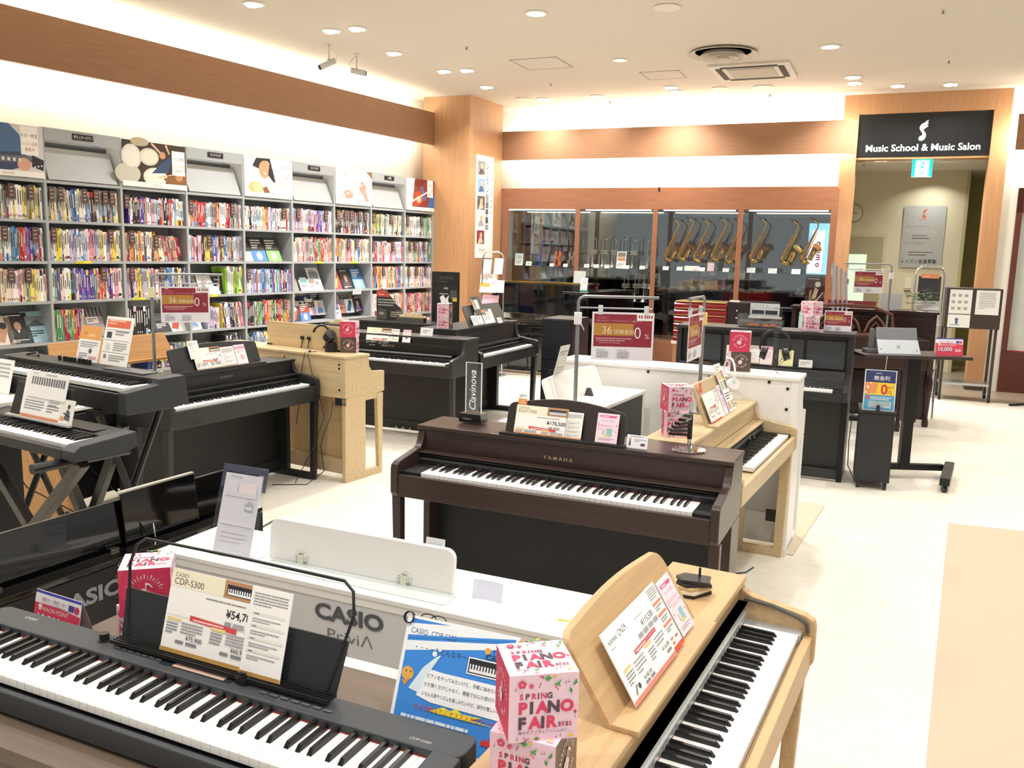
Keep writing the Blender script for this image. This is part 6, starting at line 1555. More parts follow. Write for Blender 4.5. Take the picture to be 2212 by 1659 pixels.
# on its lid: clear case with an action model, notice, boxes, finance notice
t = thing('clear_case', 'clear acrylic case with orange and black action parts on the tall black piano', 'display case', UPF(-.74, .36, 1.165), UPF.a)
b = B()
for q in ((-.18, -.07, 0, .18, -.068, .11), (-.18, .068, 0, .18, .07, .11), (-.18, -.07, 0, -.178, .07, .11), (.178, -.07, 0, .18, .07, .11), (-.18, -.07, .108, .18, .07, .11)):
    b.box(*q, ACR)
b.build('clear_case_shell', t)
b = B(); b.box(-.17, -.06, .001, .17, .06, .012, mat('case_floor', '3a3a3c', .4)); b.build('floor_plate', t)
b = B(); b.box(-.10, -.02, .075, .165, .02, .09, mat('ivory', 'ded6c2', .4)); b.build('model_key', t)
for x in (-.1, -.06, .02, .08):
    b = B(); b.box(x, -.03, .012, x + .05, -.02, .03, mat('orange_part', 'd8683a', .4)); b.build('orange_part', t, .002)
b = B(); b.prism([(-.16, .012), (.0, .03), (.1, .07), (-.05, .06)], 'y', -.015, .015, MATS['case_floor']); b.build('lever', t)
on(UPF, -.73, .47, 1.275 - .04, .24, .14, 'info_board', 'grey board about the hybrid grand keyboard standing behind the clear case', 'sign', [('r', 0, 0, 100, 58, 'c9cbd0'), ('r', 0, 52, 100, 6, '26282c'), ('t', 50, 33, 8, 'ハイブリッド・グランド鍵盤', '4a4a50', dict(align='c', sx=.92)), ('l', 14, 44, 72, 1, 4, '8a8a90'), ('r', 6, 14, 42, 14, '2e3036'), ('r', 52, 14, 42, 14, '2e3036')], tilt=4, base='c9cbd0')
b = B(); b.box(-.05, -.02, 0, .05, .02, .08, ACR)
o = b.build('board_stand'); o.location = UPF(-.73, .49, 1.165); o.rotation_euler.z = R(UPF.a); tag(o, 'clear support block under the grey hybrid keyboard board', 'stand')
stack(UPF, -.34, .32, 1.165, 24 - 10, 24 + 28, (FA, FA, FA, FA, FA), (FA, SPR, FA, FA, FA), 'on the tall black piano at right')
on(UPF, -.14, .40, 1.166, .21, .165, 'finance_notice', 'red 0 percent finance notice standing on the tall black piano', 'sign', finance_items(), tilt=5, base='eceaf2', foot=-.04)
# ------------------------------------------------------------------ adjustable table with a laptop
TT = Fr(3.234, 6.90, -1.5)
DKM = mat('metal_black', '1b1b1c', .45, .3)
t = thing('adjustable_table', 'dark single post table on a wheeled black foot at right', 'table', TT(0, 0), TT.a)
b = B(); b.box(-.47, -.2, .985, .37, .2, 1.010, mat('table_top_dark', '3c302c', .4, grain=(2, 40, 40))); b.build('table_top', t, .003)
b = B(); b.box(-.045, -.03, .06, .035, .03, .985, DKM); b.box(-.055, -.038, .45, .045, .038, .985, DKM); b.build('post', t, .003)
b = B(); b.box(-.3, -.025, .05, .32, .025, .10, DKM); b.build('cross_bar', t, .003)
b = B(); b.box(.29, -.42, .055, .36, .22, .115, DKM); s_ = b.build('foot_bar', t, .003); s_.rotation_euler.z = R(-28)
for y in (-.39, .19):
    b = B(); p = Vector((.325, y, 0)); p.rotate(Matrix.Rotation(R(-28), 3, 'Z')); b.cyl((p.x - .014, p.y, .026), (p.x + .014, p.y, .026), .026, BLACKP, 14); b.cyl((p.x, p.y, .02), (p.x, p.y, .06), .012, BLACKP, 8); b.build('caster', t)
t = thing('tablet_computer', 'silver tablet computer seen from behind on its kickstand on the dark table', 'computer', TT(-.155, -.02, 1.010), TT.a + 2)
b = B(); v = [(-.165, -.02, .004), (.165, -.02, .004), (.165, .035, .20), (-.165, .035, .20)]
b.raw(v + [(x, y + .008, z) for x, y, z in v], [(0, 1, 2, 3), (7, 6, 5, 4), (0, 4, 5, 1), (1, 5, 6, 2), (2, 6, 7, 3), (3, 7, 4, 0)], mat('tablet_grey', '8d9196', .4, .5)); b.build('body', t, .002)
b = B(); v = [(-.17, -.065, .0), (.17, -.065, .0), (.165, .0, .105), (-.165, .0, .105)]
b.raw(v + [(x, y + .004, z) for x, y, z in v], [(0, 1, 2, 3), (7, 6, 5, 4), (0, 4, 5, 1), (1, 5, 6, 2), (2, 6, 7, 3), (3, 7, 4, 0)], mat('kickstand', 'b9c0c6', .4, .4)); b.build('kickstand', t, .002)
b = printing([('r', 46, 16, 3.6, 3.6, '8f969c'), ('r', 50, 16, 3.6, 3.6, '8f969c'), ('r', 46, 12, 3.6, 3.6, '8f969c'), ('r', 50, 12, 3.6, 3.6, '8f969c'), ('c', 8, 10, 1.6, '4a4e52'), ('c', 92, 8, 1.6, '4a4e52')], lambda x, y, e: (-.168 + x * .00336, -.065 + y * .00336 * .62 - e, y * .00336)); b.build('print', t)
t = thing('receipt_scanner', 'grey desktop scanner arm left of the tablet on the dark table', 'device', TT(-.36, .0, 1.010), TT.a)
b = B(); b.box(-.045, -.04, 0, .045, .05, .03, mat('device_grey', '6a6d70', .4)); b.build('base', t, .004)
b = B(); b.prism([(-.01, .03), (.045, .03), (.03, .19), (-.005, .19)], 'y', .0, .025, MATS['device_grey']); b.build('arm', t, .006)
b = B(); b.lathe([(.001, .05), (.02, .045), (.032, .02), (.03, 0)], MATS['tablet_grey'], (.07, -.01, 0), 14); b.build('dome', t, smooth=True)
card('tent_card', 'pink and white tent card lettered 10,000 at the right end of the dark table', 'card', TT(.215, -.13, 1.011), .215, .125, waon_items()[:12] + [('r', 0, 0, 1, 1, 'dd4560')], rz=TT.a + 1, tilt=10, base='f4eef2')
b = B(); b.tube([TT(-.29, -.03, 1.012), TT(-.30, -.21, 1.0), TT(-.31, -.215, .8), TT(-.33, -.2, .6), TT(-.38, -.1, .45)], .003, C('c8c2b8'), 6)
tag(b.build('cable'), 'pale cable hanging from the tablet over the table edge', 'cable')
b = B(); b.tube([TT(-.45, .1, .98), TT(-.47, .05, .8), TT(-.46, -.02, .5), TT(-.5, -.1, .3), TT(-.53, -.2, .12), TT(-.5, -.3, .01)], .004, C('4a4a4c'), 6)
tag(b.build('cable'), 'dark cable hanging between the tall black piano and the rolling cabinet', 'cable')
# rolling black cabinet with notice
CB = Fr(2.661, 6.475, -20)
t = thing('rolling_cabinet', 'narrow black rolling cabinet between the tall black piano and dark table', 'cabinet', CB(0, 0), CB.a)
b = B(); b.box(0, 0, .06, .25, .34, .595, mat('cabinet_black', '1d1f22', .5)); b.build('body', t, .004)
b = B(); b.box(-.006, -.012, .595, .258, .35, .612, MATS['cabinet_black']); b.build('top', t, .003)
b = B(); b.box(.01, -.004, .075, .24, .0, .585, MATS['cabinet_black']); b.build('front_panel', t, .002)
for x in (.03, .22):
    for y in (.03, .31):
        b = B(); b.cyl((x - .012, y, .024), (x + .012, y, .024), .024, BLACKP, 14); b.box(x - .015, y - .015, .04, x + .015, y + .015, .06, BLACKP); b.build('caster', t)
on(CB, .128, .02, .613, .225, .31, 'notice_sign', 'blue and yellow notice with red 0 in a clear stand on the rolling cabinet', 'sign', [('r', 3, 3, 94, 132, '2f3a6a'), ('r', 3, 3, 94, 50, '4f9ac0'), ('r', 3, 53, 94, 42, 'ecc93a'), ('p', [(3, 53), (40, 60), (44, 92), (3, 95)], 'e0905a'), ('t', 54, 104, 17, '無金利', 'dfe0ea', dict(align='c', bold=.01)), ('l', 34, 124, 40, 1, 6, 'b8bcd0'), ('t', 53, 57, 46, '0', 'd0303a', dict(bold=.03, sx=.9)), ('t', 74, 57, 14, '円', '3a3a4a'), ('l', 70, 80, 24, 2, 5, '8a7a30'), ('c', 14, 44, 6, 'd84a5a'), ('l', 22, 43, 66, 2, 6, 'd8e6f0'), ('r', 18, 10, 70, 22, 'b8c6d2'), ('l', 20, 26, 64, 3, 7, '8a9aa8'), ('c', 12, 78, 4, 'f6f2e8'), ('c', 20, 92, 3, 'f6f2e8'), ('c', 8, 60, 3, 'f6f2e8')], tilt=6, base='dbe8f2', foot=.05, cover=True)
t = thing('mouse_receiver', 'small black gadget standing in front of the blue and yellow notice', 'device', CB(.125, .0, .613), CB.a)
b = B(); b.box(-.012, -.012, 0, .012, .012, .045, BLACKP); b.build('body', t, .004)
# ------------------------------------------------------------------ far right: racks, old pianos, notices
t = thing('brochure_rack', 'tall chrome brochure rack with five tiers of catalogues at right', 'rack', (4.52, 9.80, 0), -24)
b = B(); b.tube([(0, 0, 0), (0, .02, 1.58), (.02, .02, 1.65), (.06, .02, 1.68), (.24, .02, 1.68), (.28, .02, 1.65), (.30, .02, 1.58), (.30, 0, 0)], .012, CHROME, 10); b.tube([(0, -.2, 0), (0, 0, .9)], .01, CHROME, 8); b.tube([(.30, -.2, 0), (.30, 0, .9)], .01, CHROME, 8); b.tube([(0, -.12, .25), (.30, -.12, .25)], .006, CHROME, 6); b.build('frame', t, smooth=True)
cats = [(1.30, .24, '2e2d33', 'dark catalogue with thin arc, top tier of the chrome rack', [('l', 20, 50, 60, 1, 6, '8a8a90'), ('c', 50, 60, 20, '3a3940', 8)]), (1.03, .24, 'eceef2', 'white catalogue with a black piano, second tier of the chrome rack', [('r', 20, 40, 42, 26, '2e3036'), ('r', 60, 10, 34, 16, 'e6e8ec'), ('l', 10, 90, 60, 2, 6, 'b0b0b8')]), (.86, .15, 'd8d4de', 'photo catalogue in red and violet, third tier of the chrome rack', [('p', [(0, 10), (60, 20), (40, 55), (0, 50)], '8a2f3a'), ('p', [(20, 4), (70, 10), (60, 22), (10, 20)], '6a4fb0'), ('c', 76, 36, 14, 'b8cfd0')]), (.64, .20, 'd9d4cc', 'beige catalogue with a brown piano, fourth tier of the chrome rack', [('r', 26, 20, 50, 26, '4a2e2a'), ('l', 12, 70, 60, 1, 6, 'b0a8a0')]), (.48, .16, 'cfcabd', 'cream catalogue with swatches, fifth tier of the chrome rack', [('c', 60, 40, 28, 'e0dccf', 16), ('r', 16, 8, 10, 10, '6a5a4a'), ('r', 30, 8, 10, 10, '8a7a68')])]
for z, h_, c, lab, it in cats:
    card('catalogue', lab, 'brochure', Fr(4.52, 9.80, -24)(.15, -.045, z), .23, h_ + .04, it, rz=-24, tilt=12, base=c, thick=.006)
    b = B(); b.tube([(.0, 0, z + .02), (.03, -.07, z), (.27, -.07, z), (.30, 0, z + .02)], .004, CHROME, 6); b.box(.02, -.07, z - .006, .28, 0, z - .002, CHROME); b.build('tier', t)
card('orange_header', 'small orange header card at the top of the chrome rack', 'sign', Fr(4.52, 9.80, -24)(.15, .0, 1.55), .18, .05, [('l', 14, 10, 70, 1, 10, 'f6e0d0')], rz=-24, base='e8986a')
card('notice_sheet', 'white notice with a large 10 low on the chrome rack', 'sign', Fr(4.52, 9.80, -24)(.15, -.14, .29), .26, .34, [('t', 28, 90, 26, '10%UP', '4a4a4c', dict(sx=.7)), ('l', 8, 122, 80, 1, 8, '6a6a6c'), ('r', 8, 78, 84, 3, '5a5a5c'), ('l', 10, 66, 80, 3, 9, '9a9a9c'), ('r', 8, 34, 84, 3, '6a6a6c'), ('r', 4, 6, 92, 8, '4a4a4c'), ('l', 10, 26, 70, 2, 7, '8a8a8c')], rz=-24, tilt=10, base='f0f0ee')
# dark walnut uprights behind the tall black piano
def old_piano(x, y, rz, W_, H_, lab, carved=False):
    F = Fr(x, y, rz)
    t = thing('upright_piano', lab, 'piano', F(0, 0), rz)
    for xx in (0, W_ - .05):
        b = B(); b.prism([(.18, 0), (.18, .60), (0, .62), (0, .72), (.2, .78), (.26, H_ - .03), (.58, H_ - .03), (.58, 0)], 'x', xx, xx + .05, DBROWN); b.build('side_panel', t, .004)
        b = B(); b.lathe([(.03, 0), (.035, .04), (.022, .1), (.032, .3), (.04, .48), (.028, .54), (.04, .62)], DBROWN, (xx + .025, .05, 0), 12); b.build('front_leg', t, smooth=True)
    b = B(); b.box(-.02, .22, H_ - .03, W_ + .02, .6, H_, DBROWN); b.build('lid', t, .006)
    b = B(); b.box(.05, .28, .78, W_ - .05, .30, H_ - .03, DBROWN); b.build('upper_panel', t)
    for k in range(3):
        b = B(); x0 = .09 + k * (W_ - .18) / 3; b.box(x0, .268, .84, x0 + (W_ - .18) / 3 - .04, .282, H_ - .08, DBROWN); b.build('raised_panel', t, .008)
    b = B(); b.box(.05, .02, .62, W_ - .05, .3, .72, DBROWN); b.build('key_bed', t, .004)
    b = B(); b.box(.05, .18, .05, W_ - .05, .2, .62, DBROWN); b.build('lower_panel', t)
    b = B(); b.box(.12, .165, .15, W_ - .12, .182, .55, DBROWN); b.build('raised_panel', t, .01)
    return F, t
F1, op1 = old_piano(3.05, 9.55, -24, 1.48, 1.21, 'dark walnut upright piano with raised panels behind the dark table')
# carved music desk of a brown piano in front of it
t = thing('music_desk', 'carved brown music desk with pierced scrolls beside the finance notice', 'music desk', (3.30, 8.45, 1.02), -10)
b = B(); CW2 = mat('carved_wood', '5a3a2a', .35)
b.tube([(-.38, 0, .0), (-.38, 0, .20), (-.30, 0, .27), (-.1, 0, .28), (.2, 0, .27), (.38, 0, .2), (.40, 0, .08), (.36, 0, 0), (-.38, 0, 0)], .016, CW2, 8)
for k in range(3):
    x = -.24 + k * .24
    b.tube([(x - .1, 0, .02), (x - .06, 0, .12), (x, 0, .18), (x + .06, 0, .12), (x + .1, 0, .02)], .013, CW2, 8); b.tube([(x, 0, .02), (x - .04, 0, .07), (x, 0, .12), (x + .04, 0, .07), (x, 0, .02)], .010, CW2, 8)
b.build('carved_frame', t, smooth=True)
b = B(); b.box(-.42, -.05, -.03, .42, .03, 0.0, CW2); b.build('ledge', t, .004)
t = thing('piano_case', 'dark brown piano case under the carved music desk', 'piano', (3.30, 8.45, 0), -10)
b = B(); b.box(-.72, -.1, .70, .72, .45, .99, DBROWN); b.build('case', t, .006)
for x in (-.66, .62):
    for y in (-.05, .38):
        b = B(); b.lathe([(.025, 0), (.03, .06), (.02, .12), (.035, .5), (.045, .7)], DBROWN, (x, y, 0), 12); b.build('leg', t, smooth=True)
b = B(); b.box(-.05, -.08, .99, .05, .0, 1.0, DBROWN); b.build('lid_block', t)
FP = Fr(3.50, 9.02, -12)
notice_pole((3.90, 9.0, 1.0), 168, .70, .46, 'chrome sign pole with white knob behind the carved music desk', 'red 0 percent finance notice in front of the lobby doorway', sw=.29, xs=.05, side=1)
# turn the far finance notice towards the shop, add more of the right side
for o in list(bpy.data.objects):
    if o.get('label') == 'red 0 percent finance notice in front of the lobby doorway':
        o.location = (3.665, 8.985, 1.40); o.rotation_euler = (0, 0, R(-10))
t = thing('column_stand', 'bundle of leaning chrome music stand poles by the doorway post', 'stand', (3.55, 9.35, 0), 0)
for k in range(4):
    b = B(); b.tube([(.05 * k, 0, 0), (-.10 + .05 * k, .1, 1.70 - .03 * k)], .016, CHROME, 8); b.build('pole', t, smooth=True)
b = B(); b.box(-.1, -.1, 0, .3, .2, .03, BLACKP); b.build('base', t)
card('red_banner', 'dark red strip banner on the dark walnut piano', 'sign', F1(.62, .30, 1.211), .5, .08, [('l', 30, 6, 50, 1, 8, 'c89aa0')], rz=-24, tilt=10, base='7a2432')
card('picture_card', 'small turquoise picture card standing near the doorway post', 'card', (3.02, 8.86, 1.0), .17, .2, [('p', [(10, 10), (70, 20), (60, 50), (20, 40)], 'e8d8c8'), ('r', 0, 90, 100, 28, '8fd0d0')], rz=-20, tilt=12, base='bfe4e2')
b = B(); b.box(-.1, -.08, 0, .1, .08, 1.0, DBROWN); o = b.build('pedestal', loc=(3.02, 8.9, 0), rz=-20); tag(o, 'dark pedestal under the small turquoise picture card', 'stand')
# pot plant and small grey panel on the walnut piano
t = thing('pot_plant', 'small leafy green plant on the dark walnut piano near the doorway', 'plant', F1(1.30, .42, 1.21), 0)
b = B(); b.lathe([(.001, 0), (.035, 0), (.045, .06), (.04, .06), (.001, .055)], C('d8d4cc'), n=14); b.build('pot', t)
rl = random.Random(3); b = B(); lf = mat('leaf_green', '6f8a5a', .5)
for k in range(60):
    a, e_ = rl.uniform(0, 6.28), rl.uniform(.03, .17); x, y, z = e_ * math.cos(a), e_ * math.sin(a) * .6, .07 + rl.uniform(0, .12)
    b.face([(x, y, z), (x + .02 * math.cos(a + .8), y + .02 * math.sin(a + .8), z + .012), (x + .045 * math.cos(a), y + .045 * math.sin(a), z + .004), (x + .02 * math.cos(a - .8), y + .02 * math.sin(a - .8), z + .012)], lf)
b.build('leaves', t, kind='stuff')
card('grey_panel', 'plain grey sheet standing left of the small leafy plant', 'card', F1(1.02, .42, 1.212), .22, .17, [('l', 10, 20, 40, 1, 5, 'a8a8a8')], rz=-24, tilt=6, base='b9babb', foot=-.03)
# notice board on wheels in front of the right post
NBF = Fr(5.42, 10.85, -20)
t = thing('notice_stand', 'dark wheeled cabinet with white notices near the right doorway post', 'stand', NBF(0, 0), NBF.a)
b = B(); b.box(0, 0, .92, .62, .40, 1.42, mat('stand_dark', '3a332e', .5)); b.build('body', t, .004)
for x, y in ((.03, .03), (.59, .03), (.03, .37), (.59, .37)):
    b = B(); b.box(x - .015, y - .015, .08, x + .015, y + .015, .92, MATS['stand_dark']); b.build('leg', t)
    b = B(); b.cyl((x - .015, y, .04), (x + .015, y, .04), .04, BLACKP, 12); b.box(x - .012, y - .012, .04, x + .012, y + .012, .1, BLACKP); b.build('caster', t)
b = B(); b.box(.02, .02, .20, .60, .38, .23, METAL); b.build('wire_shelf', t)
for x, z, w_, h_, lab, it in ((.16, 1.10, .25, .30, 'white notice with small pictograms, upper left on the dark wheeled cabinet', [('r', 10 + 28 * i, 20 + 32 * j, 16, 14, 'a8aab0') for i in range(3) for j in range(3)]), (.46, 1.10, .26, .30, 'white text notice, upper right on the dark wheeled cabinet', [('l', 14, 100, 70, 10, 8, 'b0b0b4')]), (.16, .93, .25, .16, 'white notice with a blue figure, lower left on the dark wheeled cabinet', [('c', 40, 40, 8, '4a6a90'), ('r', 34, 16, 12, 20, '4a6a90'), ('l', 10, 10, 80, 1, 8, '6a8ab0')])):
    card('notice_sheet', lab, 'sign', NBF(x, -.004, z), w_, h_, it, rz=NBF.a, base='f2f2f0')
# lobby wall: poster, clock, switch, exit sign
card('school_poster', 'large pale poster lettered Music School and Music Salon on the lobby wall', 'poster', LB(.71, -.02, 1.63), .60, .96, [('r', 0, 0, 100, 160, 'a9adaa'), ('p', [(44, 130), (50, 128), (54, 132), (48, 138), (52, 146), (58, 154), (46, 148), (46, 138)], 'c8543f'), ('l', 36, 124, 28, 1, 4, 'b86a58'), ('t', 8, 104, 7, 'ミュージックスクール', '55524e', dict(sx=.8)), ('t', 8, 90, 13.5, 'Music School', 'c2b6b0', dict(sx=1.04, bold=-.01)), ('l', 24, 82, 48, 1, 5, '6a6660'), ('l', 24, 75, 66, 1, 5, '55524e'), ('t', 6, 61, 7, 'ミュージックサロン', '55524e', dict(sx=.8)), ('t', 5, 46, 13.5, 'Music Salon', 'c2b0aa', dict(sx=1.06, bold=-.01)), ('l', 20, 39, 64, 1, 5, '6a6660'), ('l', 20, 32, 68, 1, 5, '55524e'), ('t', 4, 12, 12.5, 'レッスン会員募集', '2f2e2c', dict(sx=.86, bold=.012))], rz=LB.a, base='a9adaa')
t = thing('wall_clock', 'round pale wall clock half hidden by the left doorway post', 'clock', LB(-.33, -.03, 2.47), LB.a)
b = B(); b.cyl((0, 0, 0), (0, .03, 0), .14, C('8f8a7a'), 28); b.build('rim', t)
b = B(); b.cyl((0, -.004, 0), (0, 0, 0), .125, C('d8d2bc'), 28); b.box(-.004, -.006, 0, .004, -.004, .09, BLACKP); b.box(0, -.006, -.004, .06, -.004, .004, BLACKP); b.build('face', t)
t = thing('wall_switch', 'cream switch plate on the lobby wall below the poster', 'switch', LB(.56, -.012, 1.37), LB.a); b = B(); b.box(-.05, 0, -.07, .05, .012, .09, C('e2dcc4')); b.build('plate', t, .003); b = B(); b.box(-.05, -.002, -.12, .05, .0, -.10, C('5a5448')); b.build('label_strip', t)
t = thing('exit_sign', 'glowing green and white emergency exit sign hanging under the black fascia', 'sign', PO(1.06, .16, 2.885), PO.a)
b = B(); b.box(-.128, 0, 0, .128, .05, .235, mat('exit_white', 'e8fff8', .4, emit=2.2)); b.build('light_box', t)
EXG = mat('exit_green', '10c8b8', .4, emit=1.3)
b = B()
for p in ([(-.128, 0), (-.085, 0), (-.085, .235), (-.128, .235)], [(.085, 0), (.128, 0), (.128, .235), (.085, .235)], [(-.085, .22), (.085, .22), (.085, .235), (-.085, .235)], [(-.02, .15), (.0, .16), (.015, .13), (0, .10), (-.012, .13)], [(-.03, .03), (.0, .08), (.03, .03), (.015, .03), (0, .055), (-.015, .03)]):
    b.face([(x, -.001, z) for x, z in p], EXG)
b.cyl((.01, -.002, .185), (.01, 0, .185), .016, EXG, 12); b.build('running_figure', t)
b = B(); b.box(-.1, .01, .235, .1, .04, .245, C('9aa6b8')); b.build('bracket', t)
t = thing('smoke_detector', 'round smoke detector on the lobby ceiling left of the exit sign', 'detector', (5.12, 13.0, 3.12)); b = B(); b.lathe([(.05, 0), (.05, -.02), (.03, -.04), (.001, -.042)], C('cfc8b8'), n=18); b.build('body', t)
# banner with five pictures on the pillar
pn = Fr(-.716, 13.138, math.degrees(math.atan2(.885, .472)))
card('hanging_banner', 'tall white lesson banner with five pictures on the corner pillar', 'banner', pn(.475, -.004, 1.62), .54, 1.545, [('r', 0, 0, 100, 286, 'f3f1ec')] + [i for k, (c, d) in enumerate((('8a8682', '3a3030'), ('7fa3cc', '4a5a7a'), ('5a5048', 'c8b898'), ('d4d0d0', 'a09aa0'), ('8a3a34', 'e0c8b8'))) for i in (('r', 8, 232 - k * 48, 42, 38, c), ('p', [(14, 232 - k * 48), (44, 236 - k * 48), (30, 262 - k * 48)], d), ('c', 32, 256 - k * 48, 8, 'd0a890'))] + [('t', 63, 250 - j * 21.5, 22, ch, '34322f', dict(align='c', bold=.012, sx=.9)) for j, ch in enumerate('レッスン会員募集中')] + [('t', 86, 255 - j * 16, 10, ch, 'd8906a', dict(align='c')) for j, ch in enumerate('島村楽器の音楽教室')] + [('t', 38, 20, 9, '島村楽器', 'b8a890', dict(align='c'))], rz=pn.a, base='f3f1ec', thick=.004)
# rack of leaflets by the pillar
RK = Fr(-.45, 12.1, -24)
t = thing('leaflet_rack', 'grey wire leaflet rack in front of the corner pillar', 'rack', RK(0, 0), RK.a)
b = B(); b.tube([(0, 0, 0), (0, 0, 1.62), (.03, 0, 1.70), (.09, 0, 1.72), (.24, 0, 1.72), (.30, 0, 1.69), (.33, 0, 1.62), (.33, 0, 0)], .011, METAL, 8); b.box(-.02, -.15, 0, .35, .1, .02, METAL); b.build('frame', t, smooth=True)
for z, x, w_, h_, c, lab in ((1.42, .08, .12, .2, 'eceae6', 'white leaflet at the top left of the grey rack'), (1.42, .25, .13, .22, 'f0efec', 'white leaflet with orange top at the top right of the grey rack'), (1.17, .26, .22, .17, 'f2f1ef', 'white card in front on the grey rack'), (1.16, .10, .26, .26, 'e9dcd2', 'cream and orange leaflet in the middle of the grey rack'), (.93, .13, .26, .2, 'd8a8b8', 'pink leaflet low on the grey rack'), (.76, .13, .26, .16, '4a6aa0', 'blue leaflet lowest on the grey rack')):
    card('leaflet', lab, 'leaflet', RK(x, -.03 if w_ != .22 else -.09, z), w_, h_, [('l', 12, 100 * h_ / w_ * .8, 70, 2, 10, '9a9aa4')] + ([('r', 0, 30, 100, 22, 'e2a04a')] if c == 'e9dcd2' else []), rz=RK.a, tilt=10, base=c)
# ------------------------------------------------------------------ glossy black uprights before the showcases
def gloss_upright(x, y, rz, W_, H_, lab, brass=False):
    F = Fr(x, y, rz)
    t = thing('upright_piano', lab, 'piano', F(0, 0), rz)
    for xx in (0, W_ - .04):
        b = B(); b.prism([(.06, 0), (.06, .58), (-.10, .60), (-.10, .70), (.10, .74), (.18, .84), (.22, H_ - .03), (.56, H_ - .03), (.56, 0)], 'x', xx, xx + .04, GLOSSB); b.build('side_panel', t, .004)
    b = B(); b.box(-.015, .20, H_ - .03, W_ + .015, .58, H_, GLOSSB); b.build('lid', t, .006)
    if brass:
        b = B(); b.box(.0, .185, H_ - .012, W_, .202, H_ + .004, mat('brass_strip', 'c9a545', .2, 1.0)); b.build('lid_hinge', t)
    b = B(); b.box(.04, .25, .80, W_ - .04, .27, H_ - .03, GLOSSB); b.build('upper_panel', t)
    b = B(); b.prism([(-.06, .70), (.26, .74), (.26, .86), (.22, .86), (.18, .78), (-.06, .73)], 'x', .04, W_ - .04, GLOSSB); b.build('fall_board', t, .004)
    b = B(); b.box(.04, -.10, .60, W_ - .04, .26, .70, GLOSSB); b.build('key_bed', t, .004)
    b = B(); b.box(.04, .10, .04, W_ - .04, .12, .60, GLOSSB); b.build('lower_panel', t)
    for k in (-1, 0, 1):
        b = B(); b.box(W_ / 2 + k * .09 - .012, .02, .05, W_ / 2 + k * .09 + .012, .10, .06, BRASS); b.build('pedal', t, .002)
    return F
GA = gloss_upright(-.42, 12.45, -27, 1.52, 1.315, 'tall glossy black upright piano with brass lid hinge before the violin showcase', True)
GB = gloss_upright(1.15, 11.40, 58, 1.50, 1.215, 'second glossy black upright piano, set at right angles before the trumpet showcase')
GC = gloss_upright(2.55, 10.60, -24, 1.40, 1.13, 'black upright piano behind the hybrid keyboard board before the saxophones')
on(GB, .25, .40, 1.216, .10, .19, 'card_holder', 'slim white card with green base on the second glossy piano', 'card stand', [('r', 0, 0, 100, 20, '2f8a6a'), ('l', 20, 150, 60, 4, 24, 'b8b8b8')], tilt=12, rz=-80)
on(GA, 1.28, .42, 1.316, .18, .17, 'glass_card', 'pale grey blank card standing on the brass hinged piano', 'card stand', [], tilt=10, base='c2c9c6', foot=.04)
for x, lab in ((.1, 'first'), (.55, 'second'), (.95, 'third')):
    on(GC, x, .30, 1.131, .12, .07, 'price_card', lab + ' white card from left on the black piano before the saxophones', 'price card', [('l', 14, 36, 70, 2, 10, 'b0b0b0')], tilt=16)
# tall black storage cabinet between the hybrid and the white pianos
TC = Fr(.30, 8.98, 66)
t = thing('storage_cabinet', 'tall dark cabinet with recessed handle behind the brown piano', 'cabinet', TC(0, 0), TC.a - 90)
b = B(); b.box(0, 0, .02, .34, .5, 1.06, mat('cab_night', '14171f', .35)); b.build('body', t, .004)
b = B(); b.box(.01, -.012, .03, .33, 0, .62, MATS['cab_night']); b.build('door', t, .003)
b = B(); b.box(.01, -.012, .64, .33, 0, 1.05, MATS['cab_night']); b.build('door', t, .003)
b = B(); b.box(.10, -.016, .48, .24, -.012, .53, mat('handle_grey', '5a5e66', .3, .6)); b.build('handle', t); b = B(); b.box(.108, -.018, .487, .232, -.0155, .523, BLACKP); b.build('handle_recess', t)
# red lacquered drawers
RC = Fr(2.05, 11.0, -24)
t = thing('drawer_chest', 'glossy red chest with gleaming rows of drawers before the showcases', 'chest', RC(0, 0), RC.a)
RL = mat('red_lacquer', '7a1420', .12, coat=.8)
b = B(); b.box(0, 0, 0, .66, .45, .62, CABWOOD); b.box(-.02, -.02, .62, .68, .47, .66, C('d8cfc0')); b.build('base', t, .004)
for k in range(6):
    b = B(); b.prism([(-.03, .66 + k * .085), (-.03, .70 + k * .085), (0, .735 + k * .085), (.45, .735 + k * .085), (.45, .66 + k * .085)], 'x', 0, .66, RL); b.build('drawer', t, .004)
    b = B(); b.box(.01, -.024, .735 + k * .085, .65, .44, .745 + k * .085, mat('gilt', 'd8b878', .25, 1.0)); b.build('gilt_edge', t, .002)
b = B(); b.box(.66, 0, .66, 1.0, .45, 1.18, mat('case_night', '221417', .3)); o = b.build('side_case', t, .004)
for k in range(5):
    b = B(); b.lathe([(.001, .012), (.01, .008), (.01, 0)], CHROME, n=10); s_ = b.build('knob', t); s_.location = (.78, -.0, .72 + k * .09); s_.rotation_euler.x = math.pi / 2
